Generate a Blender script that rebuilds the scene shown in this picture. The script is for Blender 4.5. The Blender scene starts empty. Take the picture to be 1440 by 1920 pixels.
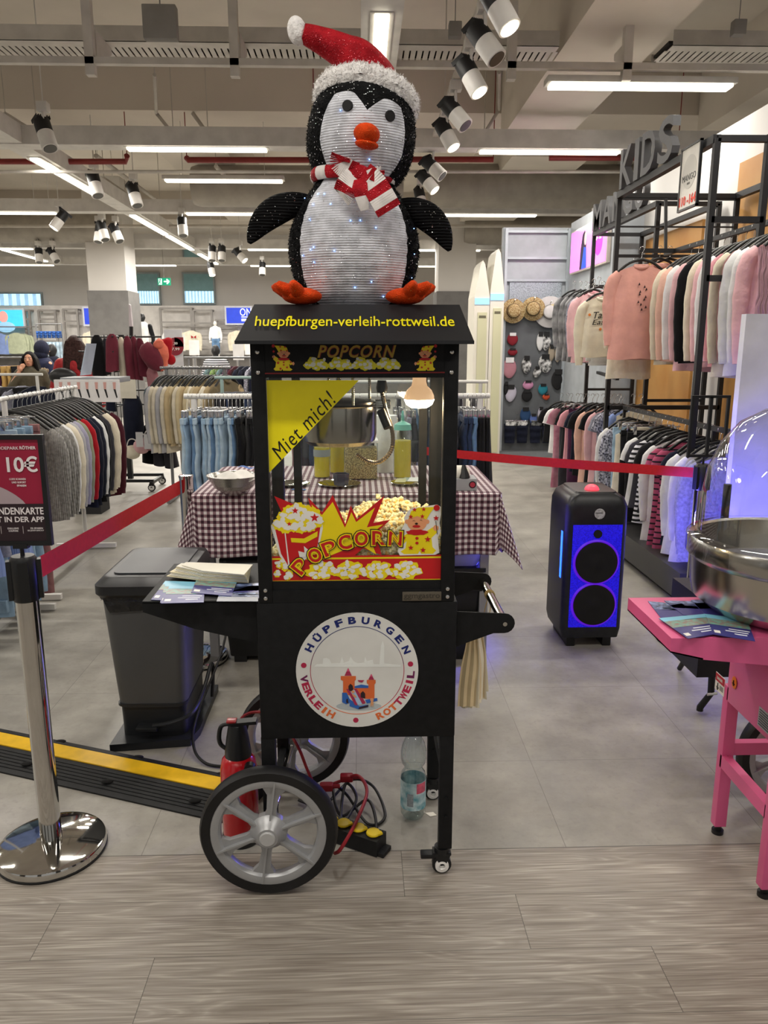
import bpy, bmesh, random
from math import *
from mathutils import Vector, Matrix, noise
PI = pi
# ------------------------------------------------------------------ camera
FL = 1440.0; PIT = radians(12.15); YAW = radians(1.75); H = 1.5
scn = bpy.context.scene
C = scn.collection
cd = bpy.data.cameras.new('camera'); cam = bpy.data.objects.new('camera', cd); C.objects.link(cam)
cd.sensor_fit = 'VERTICAL'; cd.sensor_height = 24.0; cd.lens = 24.0 * FL / 1920.0
cd.clip_start = .02; cd.clip_end = 200
cam.location = (0, 0, H); cam.rotation_euler = (PI / 2 - PIT, 0, -YAW)
scn.camera = cam
# ------------------------------------------------------------------ world, exposure
scn.view_settings.view_transform = 'Standard'; scn.view_settings.look = 'None'
scn.view_settings.gamma = 1.0; scn.view_settings.use_curve_mapping = False
scn.view_settings.exposure = 0.0
wd = bpy.data.worlds.new('world'); scn.world = wd; wd.use_nodes = True
wd.node_tree.nodes['Background'].inputs[0].default_value = (1.0, .97, .93, 1)
wd.node_tree.nodes['Background'].inputs[1].default_value = .38
LAMP_W = 40.0       # watts per 1.5 m ceiling tube
TUBE_E = 5.0        # emission of the tubes
SPOT_W = 40.0
# ------------------------------------------------------------------ helpers
def ray(px, py):
    a = (px - 720) / FL; b = (960 - py) / FL
    x, y, z = a, cos(PIT) + b * sin(PIT), -sin(PIT) + b * cos(PIT)
    return Vector((x * cos(YAW) + y * sin(YAW), -x * sin(YAW) + y * cos(YAW), z))
def at(px, py, z=None, Y=None, X=None):
    "point of the place seen at a spot of the photo, on a known height or depth"
    r = ray(px, py)
    t = (z - H) / r.z if z is not None else (Y / r.y if Y is not None else X / r.x)
    return Vector((0, 0, H)) + r * t
def lin(h):
    if not isinstance(h, str): return tuple(h)
    h = h.lstrip('#'); o = []
    for i in (0, 2, 4):
        c = int(h[i:i + 2], 16) / 255
        o.append(c / 12.92 if c <= .04045 else ((c + .055) / 1.055) ** 2.4)
    return tuple(o)
MATS = {}
def M(name, col='808080', rough=.5, metal=0, noise_=None, bump=None, emit=0, trans=0, alpha=1, coat=0, ior=1.45, wave=None, spec=.5, ecol=None, sheen=0, mcol=None):
    if name in MATS: return MATS[name]
    m = bpy.data.materials.new(name); m.use_nodes = True; MATS[name] = m
    nt = m.node_tree; N = nt.nodes; L = nt.links; b = N['Principled BSDF']
    c = lin(col) + (1,)
    b.inputs['Base Color'].default_value = c; b.inputs['Roughness'].default_value = rough
    b.inputs['Metallic'].default_value = metal; b.inputs['IOR'].default_value = ior
    b.inputs['Specular IOR Level'].default_value = spec
    b.inputs['Transmission Weight'].default_value = trans; b.inputs['Alpha'].default_value = alpha
    b.inputs['Coat Weight'].default_value = coat; b.inputs['Sheen Weight'].default_value = sheen
    if emit:
        b.inputs['Emission Color'].default_value = (lin(ecol) + (1,)) if ecol else c
        b.inputs['Emission Strength'].default_value = emit
    tc = N.new('ShaderNodeTexCoord')
    ns = noise_ or (6, .08)
    n = N.new('ShaderNodeTexNoise'); n.inputs['Scale'].default_value = ns[0]; n.inputs['Detail'].default_value = 4
    L.new(tc.outputs['Object'], n.inputs['Vector'])
    mx = N.new('ShaderNodeMix'); mx.data_type = 'RGBA'; mx.inputs[6].default_value = tuple(x * (1 - ns[1]) for x in c[:3]) + (1,)
    mx.inputs[7].default_value = (lin(mcol) + (1,)) if mcol else tuple(min(1, x * (1 + ns[1]) + ns[1] * .02) for x in c[:3]) + (1,)
    rmp = N.new('ShaderNodeMapRange'); rmp.inputs[1].default_value = .35; rmp.inputs[2].default_value = .65
    L.new(n.outputs[0], rmp.inputs[0]); L.new(rmp.outputs[0], mx.inputs[0]); L.new(mx.outputs[2], b.inputs['Base Color'])
    h = None
    if bump:
        n2 = N.new('ShaderNodeTexNoise'); n2.inputs['Scale'].default_value = bump[0]; n2.inputs['Detail'].default_value = 3
        L.new(tc.outputs['Object'], n2.inputs['Vector']); h = n2.outputs[0]; ds = bump[1]
    if wave:
        w = N.new('ShaderNodeTexWave'); w.bands_direction = wave[0]; w.inputs['Scale'].default_value = wave[1]; w.inputs['Distortion'].default_value = wave[3] if len(wave) > 3 else 1
        w.inputs['Detail'].default_value = 1
        L.new(tc.outputs['Object'], w.inputs['Vector']); h = w.outputs[1]; ds = wave[2]
    if h:
        bp = N.new('ShaderNodeBump'); bp.inputs['Distance'].default_value = ds; bp.inputs['Strength'].default_value = .8
        L.new(h, bp.inputs['Height']); L.new(bp.outputs[0], b.inputs['Normal'])
    return m
def nodes(m):
    nt = m.node_tree; return nt.nodes, nt.links, nt.nodes['Principled BSDF']
def setp(o, label=None, cat=None, group=None, kind=None):
    if label: o['label'] = label
    if cat: o['category'] = cat
    if group: o['group'] = group
    if kind: o['kind'] = kind
    return o
def wmat(o):
    m = o.matrix_basis.copy()
    while o.parent: o = o.parent; m = o.matrix_basis @ m
    return m
def thing(name, label, cat, loc=(0, 0, 0), rz=0, group=None, kind=None):
    o = bpy.data.objects.new(name, None); C.objects.link(o); o.location = loc; o.rotation_euler = (0, 0, rz); o.empty_display_size = .1
    return setp(o, label, cat, group, kind)
def copy_tree(o, parent=None):
    c = o.copy(); C.objects.link(c); c.parent = parent
    for ch in KIDS.get(o.name, []): copy_tree(ch, c)
    return c
KIDS = {}
class MB:
    "collects shapes in place coordinates and links them as one mesh"
    def __init__(s): s.v = []; s.f = []; s.m = []; s.mi = 0; s.T = None
    def add(s, vs, fs):
        o = len(s.v)
        for p in vs:
            p = Vector(p); s.v.append(s.T @ p if s.T else p)
        for f in fs: s.f.append([i + o for i in f]); s.m.append(s.mi)
        return s
    def box(s, x0, y0, z0, x1, y1, z1, bev=0):
        if bev:
            bm = bmesh.new(); bmesh.ops.create_cube(bm, size=1)
            for v in bm.verts: v.co = Vector(((x0 + x1) / 2 + v.co.x * abs(x1 - x0), (y0 + y1) / 2 + v.co.y * abs(y1 - y0), (z0 + z1) / 2 + v.co.z * abs(z1 - z0)))
            bmesh.ops.bevel(bm, geom=bm.edges[:], offset=bev, segments=2, affect='EDGES', profile=.6)
            return s.bmadd(bm)
        v = [(x, y, z) for z in (z0, z1) for y in (y0, y1) for x in (x0, x1)]
        return s.add(v, [(0, 2, 3, 1), (4, 5, 7, 6), (0, 1, 5, 4), (1, 3, 7, 5), (3, 2, 6, 7), (2, 0, 4, 6)])
    def bmadd(s, bm):
        bm.verts.index_update(); s.add([v.co.copy() for v in bm.verts], [[v.index for v in f.verts] for f in bm.faces]); bm.free(); return s
    def frus(s, p, q, r0, r1, n=16, cap=True, sq=None):
        p = Vector(p); q = Vector(q); d = (q - p).normalized()
        a = d.orthogonal().normalized() if abs(d.z) < .99 else Vector((1, 0, 0)); b = d.cross(a)
        vs = []
        for c, r in ((p, r0), (q, r1)):
            for i in range(n):
                t = 2 * PI * i / n; vs.append(c + (a * cos(t) + b * sin(t)) * r)
        fs = [(i, (i + 1) % n, n + (i + 1) % n, n + i) for i in range(n)]
        if cap: fs += [tuple(reversed(range(n))), tuple(range(n, 2 * n))]
        return s.add(vs, fs)
    def cyl(s, p, q, r, n=16): return s.frus(p, q, r, r, n)
    def beam(s, p, q, w, h=None, up=(0, 0, 1)):
        "square bar from p to q"
        h = h or w; p = Vector(p); q = Vector(q); d = (q - p).normalized(); u = Vector(up)
        if abs(d.dot(u)) > .98: u = Vector((0, 1, 0))
        a = d.cross(u).normalized(); b = a.cross(d)
        vs = [c + a * i * w / 2 + b * j * h / 2 for c in (p, q) for i, j in ((-1, -1), (1, -1), (1, 1), (-1, 1))]
        return s.add(vs, [(3, 2, 1, 0), (4, 5, 6, 7), (0, 1, 5, 4), (1, 2, 6, 5), (2, 3, 7, 6), (3, 0, 4, 7)])
    def tube(s, pts, r, n=8, ell=None):
        pts = [Vector(p) for p in pts]; k = len(pts); vs = []; pa = None
        for i, p in enumerate(pts):
            d = (pts[min(i + 1, k - 1)] - pts[max(i - 1, 0)])
            d = d.normalized() if d.length > 1e-9 else Vector((0, 0, 1))
            if pa is None: a = d.orthogonal().normalized()
            else:
                a = pa - d * pa.dot(d); a = a.normalized() if a.length > 1e-6 else d.orthogonal().normalized()
            pa = a; b = d.cross(a); rr = r[i] if isinstance(r, (list, tuple)) else r
            for j in range(n):
                t = 2 * PI * j / n; o = (a * cos(t) + b * sin(t)) * rr
                if ell: o = Vector((o.x * ell[0], o.y * ell[1], o.z * ell[2]))
                vs.append(p + o)
        fs = [(i * n + j, i * n + (j + 1) % n, (i + 1) * n + (j + 1) % n, (i + 1) * n + j) for i in range(k - 1) for j in range(n)]
        fs += [tuple(reversed(range(n))), tuple(range((k - 1) * n, k * n))]
        return s.add(vs, fs)
    def lathe(s, prof, c=(0, 0, 0), n=32, ax='z', sc=(1, 1, 1), cap=True):
        vs = []; c = Vector(c)
        for r, z in prof:
            for i in range(n):
                t = 2 * PI * i / n; x, y = r * cos(t) * sc[0], r * sin(t) * sc[1]
                p = Vector((x, y, z)) if ax == 'z' else (Vector((x, z, y)) if ax == 'y' else Vector((z, x, y)))
                vs.append(c + p)
        k = len(prof)
        fs = [(i * n + j, i * n + (j + 1) % n, (i + 1) * n + (j + 1) % n, (i + 1) * n + j) for i in range(k - 1) for j in range(n)]
        if prof[0] == prof[-1]: cap = False
        if cap:
            if prof[0][0] > 1e-5: fs.append(tuple(reversed(range(n))))
            if prof[-1][0] > 1e-5: fs.append(tuple(range((k - 1) * n, k * n)))
        return s.add(vs, fs)
    def ell(s, c, r, n=16, m=10, R=None):
        r = Vector(r) if not isinstance(r, (int, float)) else Vector((r, r, r)); c = Vector(c); vs = []
        for i in range(m + 1):
            p = PI * i / m
            for j in range(n):
                t = 2 * PI * j / n; o = Vector((r.x * sin(p) * cos(t), r.y * sin(p) * sin(t), r.z * cos(p)))
                vs.append(c + (R @ o if R else o))
        return s.add(vs, [(i * n + j, (i + 1) * n + j, (i + 1) * n + (j + 1) % n, i * n + (j + 1) % n) for i in range(m) for j in range(n)])
    def prism(s, pts, d, o=None):
        "polygon of 3d points pushed along d"
        pts = [Vector(p) for p in pts]; d = Vector(d); n = len(pts)
        return s.add(pts + [p + d for p in pts], [tuple(range(n)), tuple(reversed(range(n, 2 * n)))] + [(i, n + i, n + (i + 1) % n, (i + 1) % n) for i in range(n)])
    def grid(s, fn, nu, nv, cu=False):
        vs = [fn(i / nu, j / nv) for j in range(nv + 1) for i in range(nu + 1 - (1 if cu else 0))]; w = nu + (0 if cu else 1)
        return s.add(vs, [(j * w + i, j * w + (i + 1) % w, (j + 1) * w + (i + 1) % w, (j + 1) * w + i) for j in range(nv) for i in range(nu)])
    def text(s, t, T, w=None, h=None, ext=.0006, off=0, shear=0, space=1, just='CENTER'):
        "lettering lying in the xy plane of T, centred"
        vs, fs = textgeo(t, off, shear, space)
        if not vs: return s
        xs = [v[0] for v in vs]; ys = [v[1] for v in vs]; x0, x1, y0, y1 = min(xs), max(xs), min(ys), max(ys)
        kx = w / (x1 - x0) if w else None; ky = h / (y1 - y0) if h else None
        kx = kx or ky; ky = ky or kx; cx = (x0 + x1) / 2 if just == 'CENTER' else x0; cy = (y0 + y1) / 2
        old = s.T; s.T = (old @ T) if old else T
        s.add([((v[0] - cx) * kx, (v[1] - cy) * ky, v[2] * ext) for v in vs], fs); s.T = old
        return s
    def build(s, name, mats, parent=None, smooth=38, label=None, cat=None, group=None, kind=None):
        me = bpy.data.meshes.new(name); vs = s.v
        if parent is not None:
            I = wmat(parent).inverted(); vs = [I @ v for v in vs]; org = None
        else:
            mn = Vector([min(v[i] for v in vs) for i in range(3)]); mxx = Vector([max(v[i] for v in vs) for i in range(3)])
            org = Vector(((mn.x + mxx.x) / 2, (mn.y + mxx.y) / 2, mn.z)); vs = [v - org for v in vs]
        me.from_pydata(vs, [], s.f)
        if not isinstance(mats, (list, tuple)): mats = [mats]
        for m in mats: me.materials.append(m)
        me.polygons.foreach_set('material_index', s.m); me.update()
        if smooth:
            me.polygons.foreach_set('use_smooth', [True] * len(s.f)); me.set_sharp_from_angle(angle=radians(smooth))
        o = bpy.data.objects.new(name, me); C.objects.link(o)
        if parent is not None: o.parent = parent; KIDS.setdefault(parent.name, []).append(o)
        else: o.location = org
        return setp(o, label, cat, group, kind)
TXT = {}
def textgeo(t, off, shear, space):
    k = (t, off, shear, space)
    if k in TXT: return TXT[k]
    cu = bpy.data.curves.new('lettering', 'FONT'); cu.body = t; cu.size = 1; cu.extrude = .5; cu.offset = off; cu.shear = shear; cu.space_character = space; cu.resolution_u = 3
    o = bpy.data.objects.new('lettering', cu); me = bpy.data.meshes.new_from_object(o)
    r = ([tuple(v.co) for v in me.vertices], [tuple(p.vertices) for p in me.polygons])
    bpy.data.objects.remove(o); bpy.data.curves.remove(cu); bpy.data.meshes.remove(me); TXT[k] = r
    return r
def front(p, rot=0, tilt=0):
    "frame for lettering facing the viewer's side (-y), turned by rot in its plane"
    return Matrix.Translation(p) @ Matrix.Rotation(PI / 2 + tilt, 4, 'X') @ Matrix.Rotation(rot, 4, 'Z')
def spline(pts, k=8):
    P = [Vector(p) for p in pts]; P = [P[0]] + P + [P[-1]]; o = []
    for i in range(1, len(P) - 2):
        for j in range(k):
            t = j / k; a, b, c, d = P[i - 1], P[i], P[i + 1], P[i + 2]
            o.append(.5 * ((2 * b) + (c - a) * t + (2 * a - 5 * b + 4 * c - d) * t * t + (3 * b - a - 3 * c + d) * t ** 3))
    return o + [P[-1]]
def st(name, mb, m, **k):
    return mb.build(name, m, kind='structure', **k)
ORD = 'first second third fourth fifth sixth seventh eighth ninth tenth eleventh twelfth thirteenth fourteenth fifteenth sixteenth seventeenth eighteenth nineteenth twentieth'.split()
ORD += ['twenty-' + x for x in ORD[:9]] + ['thirtieth']
# ------------------------------------------------------------------ shared materials
BLK = M('black_powder_coat', '101113', .6, 0, (40, .1), (300, .0004), spec=.3)
BLKP = M('black_plastic', '131416', .38, 0, (9, .15))
CHR = M('polished_steel', 'c9c8c4', .07, 1, (12, .04))
STEEL = M('brushed_steel', 'b4b1ab', .24, 1, (3, .08), None, wave=('Z', 60, .0003))
WHT = M('white_metal', 'dcdad6', .4, 0, (5, .03))
def thin(name, tint='ffffff', gl=.02, k=5.0):
    "thin clear sheet: see-through with a reflection that grows at grazing angles"
    m = M(name, 'ffffff'); N, L, b = nodes(m); out = [n for n in N if n.type == 'OUTPUT_MATERIAL'][0]; t = N.new('ShaderNodeBsdfTransparent'); t.inputs[0].default_value = lin(tint) + (1,)
    g = N.new('ShaderNodeBsdfGlossy'); g.inputs['Roughness'].default_value = .03; w = N.new('ShaderNodeLayerWeight'); w.inputs[0].default_value = .5; p = N.new('ShaderNodeMath'); p.operation = 'POWER'; p.inputs[1].default_value = k; L.new(w.outputs['Facing'], p.inputs[0])
    a = N.new('ShaderNodeMath'); a.operation = 'MULTIPLY_ADD'; a.inputs[1].default_value = .7; a.inputs[2].default_value = gl; L.new(p.outputs[0], a.inputs[0]); x = N.new('ShaderNodeMixShader'); L.new(a.outputs[0], x.inputs[0]); L.new(t.outputs[0], x.inputs[1]); L.new(g.outputs[0], x.inputs[2]); L.new(x.outputs[0], out.inputs[0]); return m
GLASS = thin('clear_glass', 'fbfdfc')
RUB = M('black_rubber', '101113', .6, 0, (30, .15), (120, .0006))
CREAM = M('cream_cloth', 'e9dfc6', .9, 0, (10, .05), (60, .002))
# ------------------------------------------------------------------ setting: floor
def floor_mat():
    m = M('floor_vinyl', '9a958c', .42); N, L, b = nodes(m)
    tc = N.new('ShaderNodeTexCoord'); sp = N.new('ShaderNodeSeparateXYZ'); L.new(tc.outputs['Object'], sp.inputs[0])
    def mth(op, a, c=None, d=None):
        n = N.new('ShaderNodeMath'); n.operation = op
        for i, x in enumerate((a, c, d)):
            if x is None: continue
            if isinstance(x, (int, float)): n.inputs[i].default_value = x
            else: L.new(x, n.inputs[i])
        return n.outputs[0]
    def mixc(f, a, c):
        n = N.new('ShaderNodeMix'); n.data_type = 'RGBA'
        if isinstance(f, float): n.inputs[0].default_value = f
        else: L.new(f, n.inputs[0])
        for i, x in ((6, a), (7, c)):
            if isinstance(x, str): n.inputs[i].default_value = lin(x) + (1,)
            else: L.new(x, n.inputs[i])
        return n.outputs[2]
    def ramp(v, a, c):
        n = N.new('ShaderNodeMapRange'); L.new(v, n.inputs[0]); n.inputs[1].default_value = a; n.inputs[2].default_value = c; return n.outputs[0]
    X, Y = sp.outputs[0], sp.outputs[1]
    # planks
    r = mth('DIVIDE', mth('SUBTRACT', 2.067, Y), .2); row = mth('FLOOR', r); fr = mth('FRACT', r)
    pl = mth('DIVIDE', mth('SUBTRACT', mth('ADD', X, 12.6 - .114), mth('MULTIPLY', row, .31)), 1.26); px = mth('FRACT', pl); pid = mth('ADD', mth('FLOOR', pl), mth('MULTIPLY', row, 7.31))
    wn = N.new('ShaderNodeTexWhiteNoise'); wn.noise_dimensions = '1D'; L.new(pid, wn.inputs['W'])
    cv = N.new('ShaderNodeCombineXYZ'); L.new(mth('MULTIPLY', X, .45), cv.inputs[0]); L.new(mth('ADD', mth('MULTIPLY', Y, 5.5), mth('MULTIPLY', wn.outputs[0], 40)), cv.inputs[1]); L.new(mth('MULTIPLY', wn.outputs[0], 9), cv.inputs[2])
    n1 = N.new('ShaderNodeTexNoise'); n1.inputs['Scale'].default_value = 2.2; n1.inputs['Detail'].default_value = 2; n1.inputs['Distortion'].default_value = .6; L.new(cv.outputs[0], n1.inputs['Vector'])
    rings = mth('FRACT', mth('MULTIPLY', n1.outputs[0], 13.0)); rings = mth('ABSOLUTE', mth('SUBTRACT', rings, .5))
    cv2 = N.new('ShaderNodeCombineXYZ'); L.new(mth('MULTIPLY', X, 5), cv2.inputs[0]); L.new(mth('MULTIPLY', Y, 190), cv2.inputs[1]); L.new(pid, cv2.inputs[2])
    n2 = N.new('ShaderNodeTexNoise'); n2.inputs['Scale'].default_value = 1; n2.inputs['Detail'].default_value = 3; L.new(cv2.outputs[0], n2.inputs['Vector'])
    wood = mixc(ramp(n2.outputs[0], .3, .7), '786f66', '9e978d'); 
    wood = mixc(mth('MULTIPLY', ramp(rings, .30, .5), mth('MULTIPLY', ramp(n2.outputs[0], .35, .65), .55)), wood, 'bab3a8')
    wood = mixc(mth('MULTIPLY', ramp(rings, .2, .0), .25), wood, '6b635a')
    tone = mth('MULTIPLY', mth('SUBTRACT', wn.outputs[0], .5), .1)
    seam = mth('MAXIMUM', mth('LESS_THAN', fr, .008), mth('LESS_THAN', px, .0016))
    wood = mixc(mth('MULTIPLY', seam, .75), wood, '3c3834')
    # stone tiles
    n3 = N.new('ShaderNodeTexNoise'); n3.inputs['Scale'].default_value = 4.5; n3.inputs['Detail'].default_value = 8; n3.inputs['Roughness'].default_value = .65; L.new(tc.outputs['Object'], n3.inputs['Vector'])
    n4 = N.new('ShaderNodeTexNoise'); n4.inputs['Scale'].default_value = 45; n4.inputs['Detail'].default_value = 4; L.new(tc.outputs['Object'], n4.inputs['Vector'])
    stone = mixc(ramp(n3.outputs[0], .35, .65), '8b877f', 'a7a39a'); stone = mixc(mth('MULTIPLY', ramp(n4.outputs[0], .55, .75), .3), stone, '77736c')
    tx = mth('FRACT', mth('DIVIDE', mth('ADD', X, 10.99), .645)); ty = mth('FRACT', mth('DIVIDE', mth('ADD', Y, 10.45), .62))
    tid = mth('ADD', mth('FLOOR', mth('DIVIDE', mth('ADD', X, 10.99), .645)), mth('MULTIPLY', mth('FLOOR', mth('DIVIDE', mth('ADD', Y, 10.45), .62)), 13.7))
    wt = N.new('ShaderNodeTexWhiteNoise'); wt.noise_dimensions = '1D'; L.new(tid, wt.inputs['W'])
    stone = mixc(mth('MULTIPLY', wt.outputs[0], .22), stone, '7c7a75')
    sm = mth('MAXIMUM', mth('LESS_THAN', tx, .004), mth('LESS_THAN', ty, .004))
    stone = mixc(mth('MULTIPLY', sm, .55), stone, '55524e')
    # beige boards further back on the right aisle
    col = mixc(mth('GREATER_THAN', Y, 2.067), wood, stone)
    bd = mth('MULTIPLY', mth('LESS_THAN', mth('ABSOLUTE', mth('SUBTRACT', Y, 2.067)), .002), .7); col = mixc(bd, col, '4a4642')
    L.new(col, b.inputs['Base Color'])
    rr = ramp(n3.outputs[0], .3, .7); L.new(mth('ADD', mth('MULTIPLY', rr, .12), .36), b.inputs['Roughness'])
    bp = N.new('ShaderNodeBump'); bp.inputs['Distance'].default_value = .0006; bp.inputs['Strength'].default_value = .4
    L.new(mth('ADD', n2.outputs[0], n4.outputs[0]), bp.inputs['Height']); L.new(bp.outputs[0], b.inputs['Normal'])
    return m
f = MB().box(-14, -5, -.1, 7, 25.2, 0); f.v = [v for v in f.v]
me = bpy.data.meshes.new('floor'); me.from_pydata(f.v, [], f.f); me.materials.append(floor_mat()); fo = bpy.data.objects.new('floor', me); C.objects.link(fo); fo['kind'] = 'structure'
PAINT = M('ceiling_paint', 'd8d0c4', .85, 0, (1.2, .05)); PAINT2 = M('warm_grey_paint', 'c8bfb3', .85, 0, (1, .05))
WALLP = M('wall_paint', 'cbc7c2', .8, 0, (1, .03)); LOWW = M('wall_white', 'dddbd8', .7, 0, (1, .03))
st('ceiling', MB().box(-14, -5, 4.9, 7, 25.2, 5.1), PAINT)
st('wall_left', MB().box(-14.2, -5, 0, -14, 25.2, 5), WALLP)
st('wall_right', MB().box(7, -5, 0, 7.2, 25.2, 5), WALLP)
st('wall_back', MB().box(-14.2, 25.2, 0, 7.2, 25.4, 5), WALLP)
# downstand beams, girders and boxed ducts of the ceiling
st('trim_1', MB().box(-14, 10.2, 4.3, 7, 11.2, 4.95), PAINT2)
st('trim_2', MB().box(-14, 18.4, 4.3, 7, 19.2, 4.95), PAINT2)
def box_duct(x0, x1, y0, y1, z0, n):
    st('trim_%d' % n, MB().box(x0, y0, z0, x1, y1, 4.93), PAINT)
box_duct(1.75, 2.55, 2.5, 10.19, 4.0, 3)
box_duct(2.1, 3.2, 11.25, 18.3, 4.05, 4)
box_duct(-2.9, -1.9, 11.25, 18.3, 4.25, 5)
box_duct(4.2, 5.3, 2.5, 10.19, 4.1, 6)
box_duct(-9.2, -8.2, 11.25, 18.3, 4.2, 7)
box_duct(3.9, 4.9, 11.25, 18.3, 4.2, 11)
# column
def column(x, y, w, n):
    st('trim_%d' % n, MB().box(x - w / 2, y - w / 2, 0, x + w / 2, y + w / 2, 2.65), M('grey_column_cladding', '6d6b69', .7))
    st('trim_%d' % (n + 1), MB().box(x - w / 2 + .03, y - w / 2 + .03, 2.65, x + w / 2 - .03, y + w / 2 - .03, 4.9), WALLP)
p = at(217, 600, Y=17.3); column(p.x, 17.3, .85, 8)
p = at(852, 560, Y=17.3); column(p.x, 17.3, .85, 12)
# unseen dark pillars added behind the viewer to darken reflections in the steel
for i, (x, y) in enumerate(((-3.4, -1.2), (-1.3, -2.6), (1.5, -2.2), (3.8, -.6))):
    st('trim_%d' % (50 + i), MB().box(x - .28, y - .28, 0, x + .28, y + .28, 4.9), M('reflection_pillar_dark', '2a2826', .6))
# ------------------------------------------------------------------ ceiling lights
TUBE = M('lit_tube', 'fff6e2', .5, emit=TUBE_E); HOUS = M('light_housing', 'c9c6c0', .45, .2)
HOUS2 = M('channel_paint', 'd0cdc8', .55)
def lamp(p, sx, sy, w, parent):
    ld = bpy.data.lights.new('tube_light', 'AREA'); ld.shape = 'RECTANGLE'; ld.size = sx; ld.size_y = sy; ld.energy = w; ld.color = (1, .95, .87)
    o = bpy.data.objects.new('tube_light', ld); C.objects.link(o); I = wmat(parent).inverted(); o.location = I @ Vector(p); o.parent = parent
def linear_light(x, y, z, L=1.5, ax='x', w=.09, label='', e=1.0, name='linear_ceiling_light', cat='ceiling light', grp=None, drop=0):
    t = thing(name, label, cat, (x, y, z), 0, grp)
    hx, hy = (L / 2, w / 2) if ax == 'x' else (w / 2, L / 2)
    b = MB(); b.box(x - hx - .03, y - hy - .012, z, x + hx + .03, y + hy + .012, z + .05, .006)
    if drop:
        for s in (-.35, .35):
            q = (x + (s * L if ax == 'x' else 0), y + (0 if ax == 'x' else s * L)); b.cyl((q[0], q[1], z + .04), (q[0], q[1], z + drop), .004, 6)
    b.build('housing', HOUS, t)
    MB().box(x - hx, y - hy, z - .025, x + hx, y + hy, z + .004, .008).build('diffuser', TUBE, t)
    lamp((x, y, z - .03), 2 * hx, 2 * hy, LAMP_W * L / 1.5 * e, t)
    return t
def channel(n, x0, x1, y0, y1, z, h=.19):
    st('trim_%d' % n, MB().box(x0, y0, z, x1, y1, z + h), HOUS2)
for i, Y in enumerate((9.1, 13.3, 17.3 + .7, 21.5)):
    channel(20 + i, -13.9, 6.9, Y - .12 + (0 if i < 2 else 0), Y + .12, 3.62)
chn = [('first', 9.1, [(240, 500, 'over the racks on the left'), (900, 1160, 'above the hats and changing booths')]),
       ('second', 13.3, [(-20, 105, 'at the left edge of the view'), (350, 500, 'left of the penguin wing'), (820, 1005, 'right of the penguin')]),
       ('third', 18.0, [(-60, 60, 'beside the left light row'), (465, 540, 'behind the penguin body'), (770, 900, 'behind the penguin wing')]),
       ('fourth', 21.5, [(-40, 100, 'far left'), (255, 330, 'over the emergency exit sign'), (470, 560, 'behind the penguin feet'), (785, 830, 'by the far column')])]
for nm, Y, segs in chn:
    for a, b_, where in segs:
        ya = 285 if Y < 10 else 403 if Y < 14 else 462 if Y < 19 else 500
        p, q = at(a, ya, Y=Y), at(b_, ya, Y=Y)
        linear_light((p.x + q.x) / 2, Y, 3.615, q.x - p.x, 'x', .12, 'white light tube under the %s cross channel, %s' % (nm, where), grp=None, name='channel_light', e=1.4 if Y < 10 else 2.2)
# rows of tubes running away from the viewer
channel(24, -3.86, -3.6, 7.2, 9.0, 3.63); channel(25, -3.86, -3.6, 9.2, 13.2, 3.63); channel(26, -3.86, -3.6, 13.4, 17.85, 3.63); channel(27, -3.86, -3.6, 18.1, 21.4, 3.63)
wh = ['nearest', 'second', 'third', 'farthest']
for i, Y in enumerate((10.7, 14.6, 17.0, 20.0)):
    linear_light(-3.73, Y, 3.62, 2.2, 'y', .1, '%s bright tube of the long diagonal light row on the left' % wh[i], name='channel_light', e=1.5)
channel(28, -8.05, -7.8, 13.4, 17.85, 3.63); channel(29, -8.05, -7.8, 18.2, 21.4, 3.63)
for i, Y in enumerate((14.8, 19.4)):
    linear_light(-7.93, Y, 3.62, 2.4, 'y', .1, '%s tube of the light row at the left edge' % ('nearer', 'farther')[i], name='channel_light', e=1.8)
channel(30, .02, .30, 4.0, 8.9, 3.66, .12)
linear_light(.16, 6.1, 3.65, .9, 'y', .1, 'bright tube in the channel right above the santa hat', name='channel_light', e=.7)
for p_, l_ in (((420, 338), 'hanging tube light left of the penguin head'),):
    p = at(*p_, z=3.6); linear_light(p.x, p.y, 3.6, 1.5, 'x', .12, l_, drop=1.2)
p = at(1200, 160, z=3.6); linear_light(p.x, p.y, 3.6, 1.5, 'x', .14, 'hanging tube light under the boxed duct at upper right', e=1.0)
# the same fittings continue over the aisle where the viewer stands
for x in (-4.5, -1.2, 2.2):
    for y in (-2.5, .8, 4.2):
        linear_light(x, y, 3.7, 1.6, 'x', .12, 'hanging tube light over the front aisle, %s row, %s' % ({-2.5: 'rear', .8: 'middle', 4.2: 'front'}[y], {-4.5: 'left one', -1.2: 'centre one', 2.2: 'right one'}[x]), grp='tube lights over the front aisle', drop=1.2)
for x in (5.0,):
    for y in (5.5, 9.6, 15.5): linear_light(x, y, 3.7, 1.6, 'y', .12, 'hanging tube light beyond the partition wall, %s' % {5.5: 'nearest', 9.6: 'middle one', 15.5: 'farthest'}[y], grp='tube lights beyond the partition wall', drop=1.2)
for x in (-7, -11):
    for y in (3, 7, 11): linear_light(x, y, 3.7, 1.6, 'x', .12, 'hanging tube light over the left sales floor, %s row, %s' % ({-7: 'inner', -11: 'outer'}[x], {3: 'nearest', 7: 'middle one', 11: 'farthest'}[y]), grp='tube lights over the left sales floor', drop=1.2)
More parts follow.
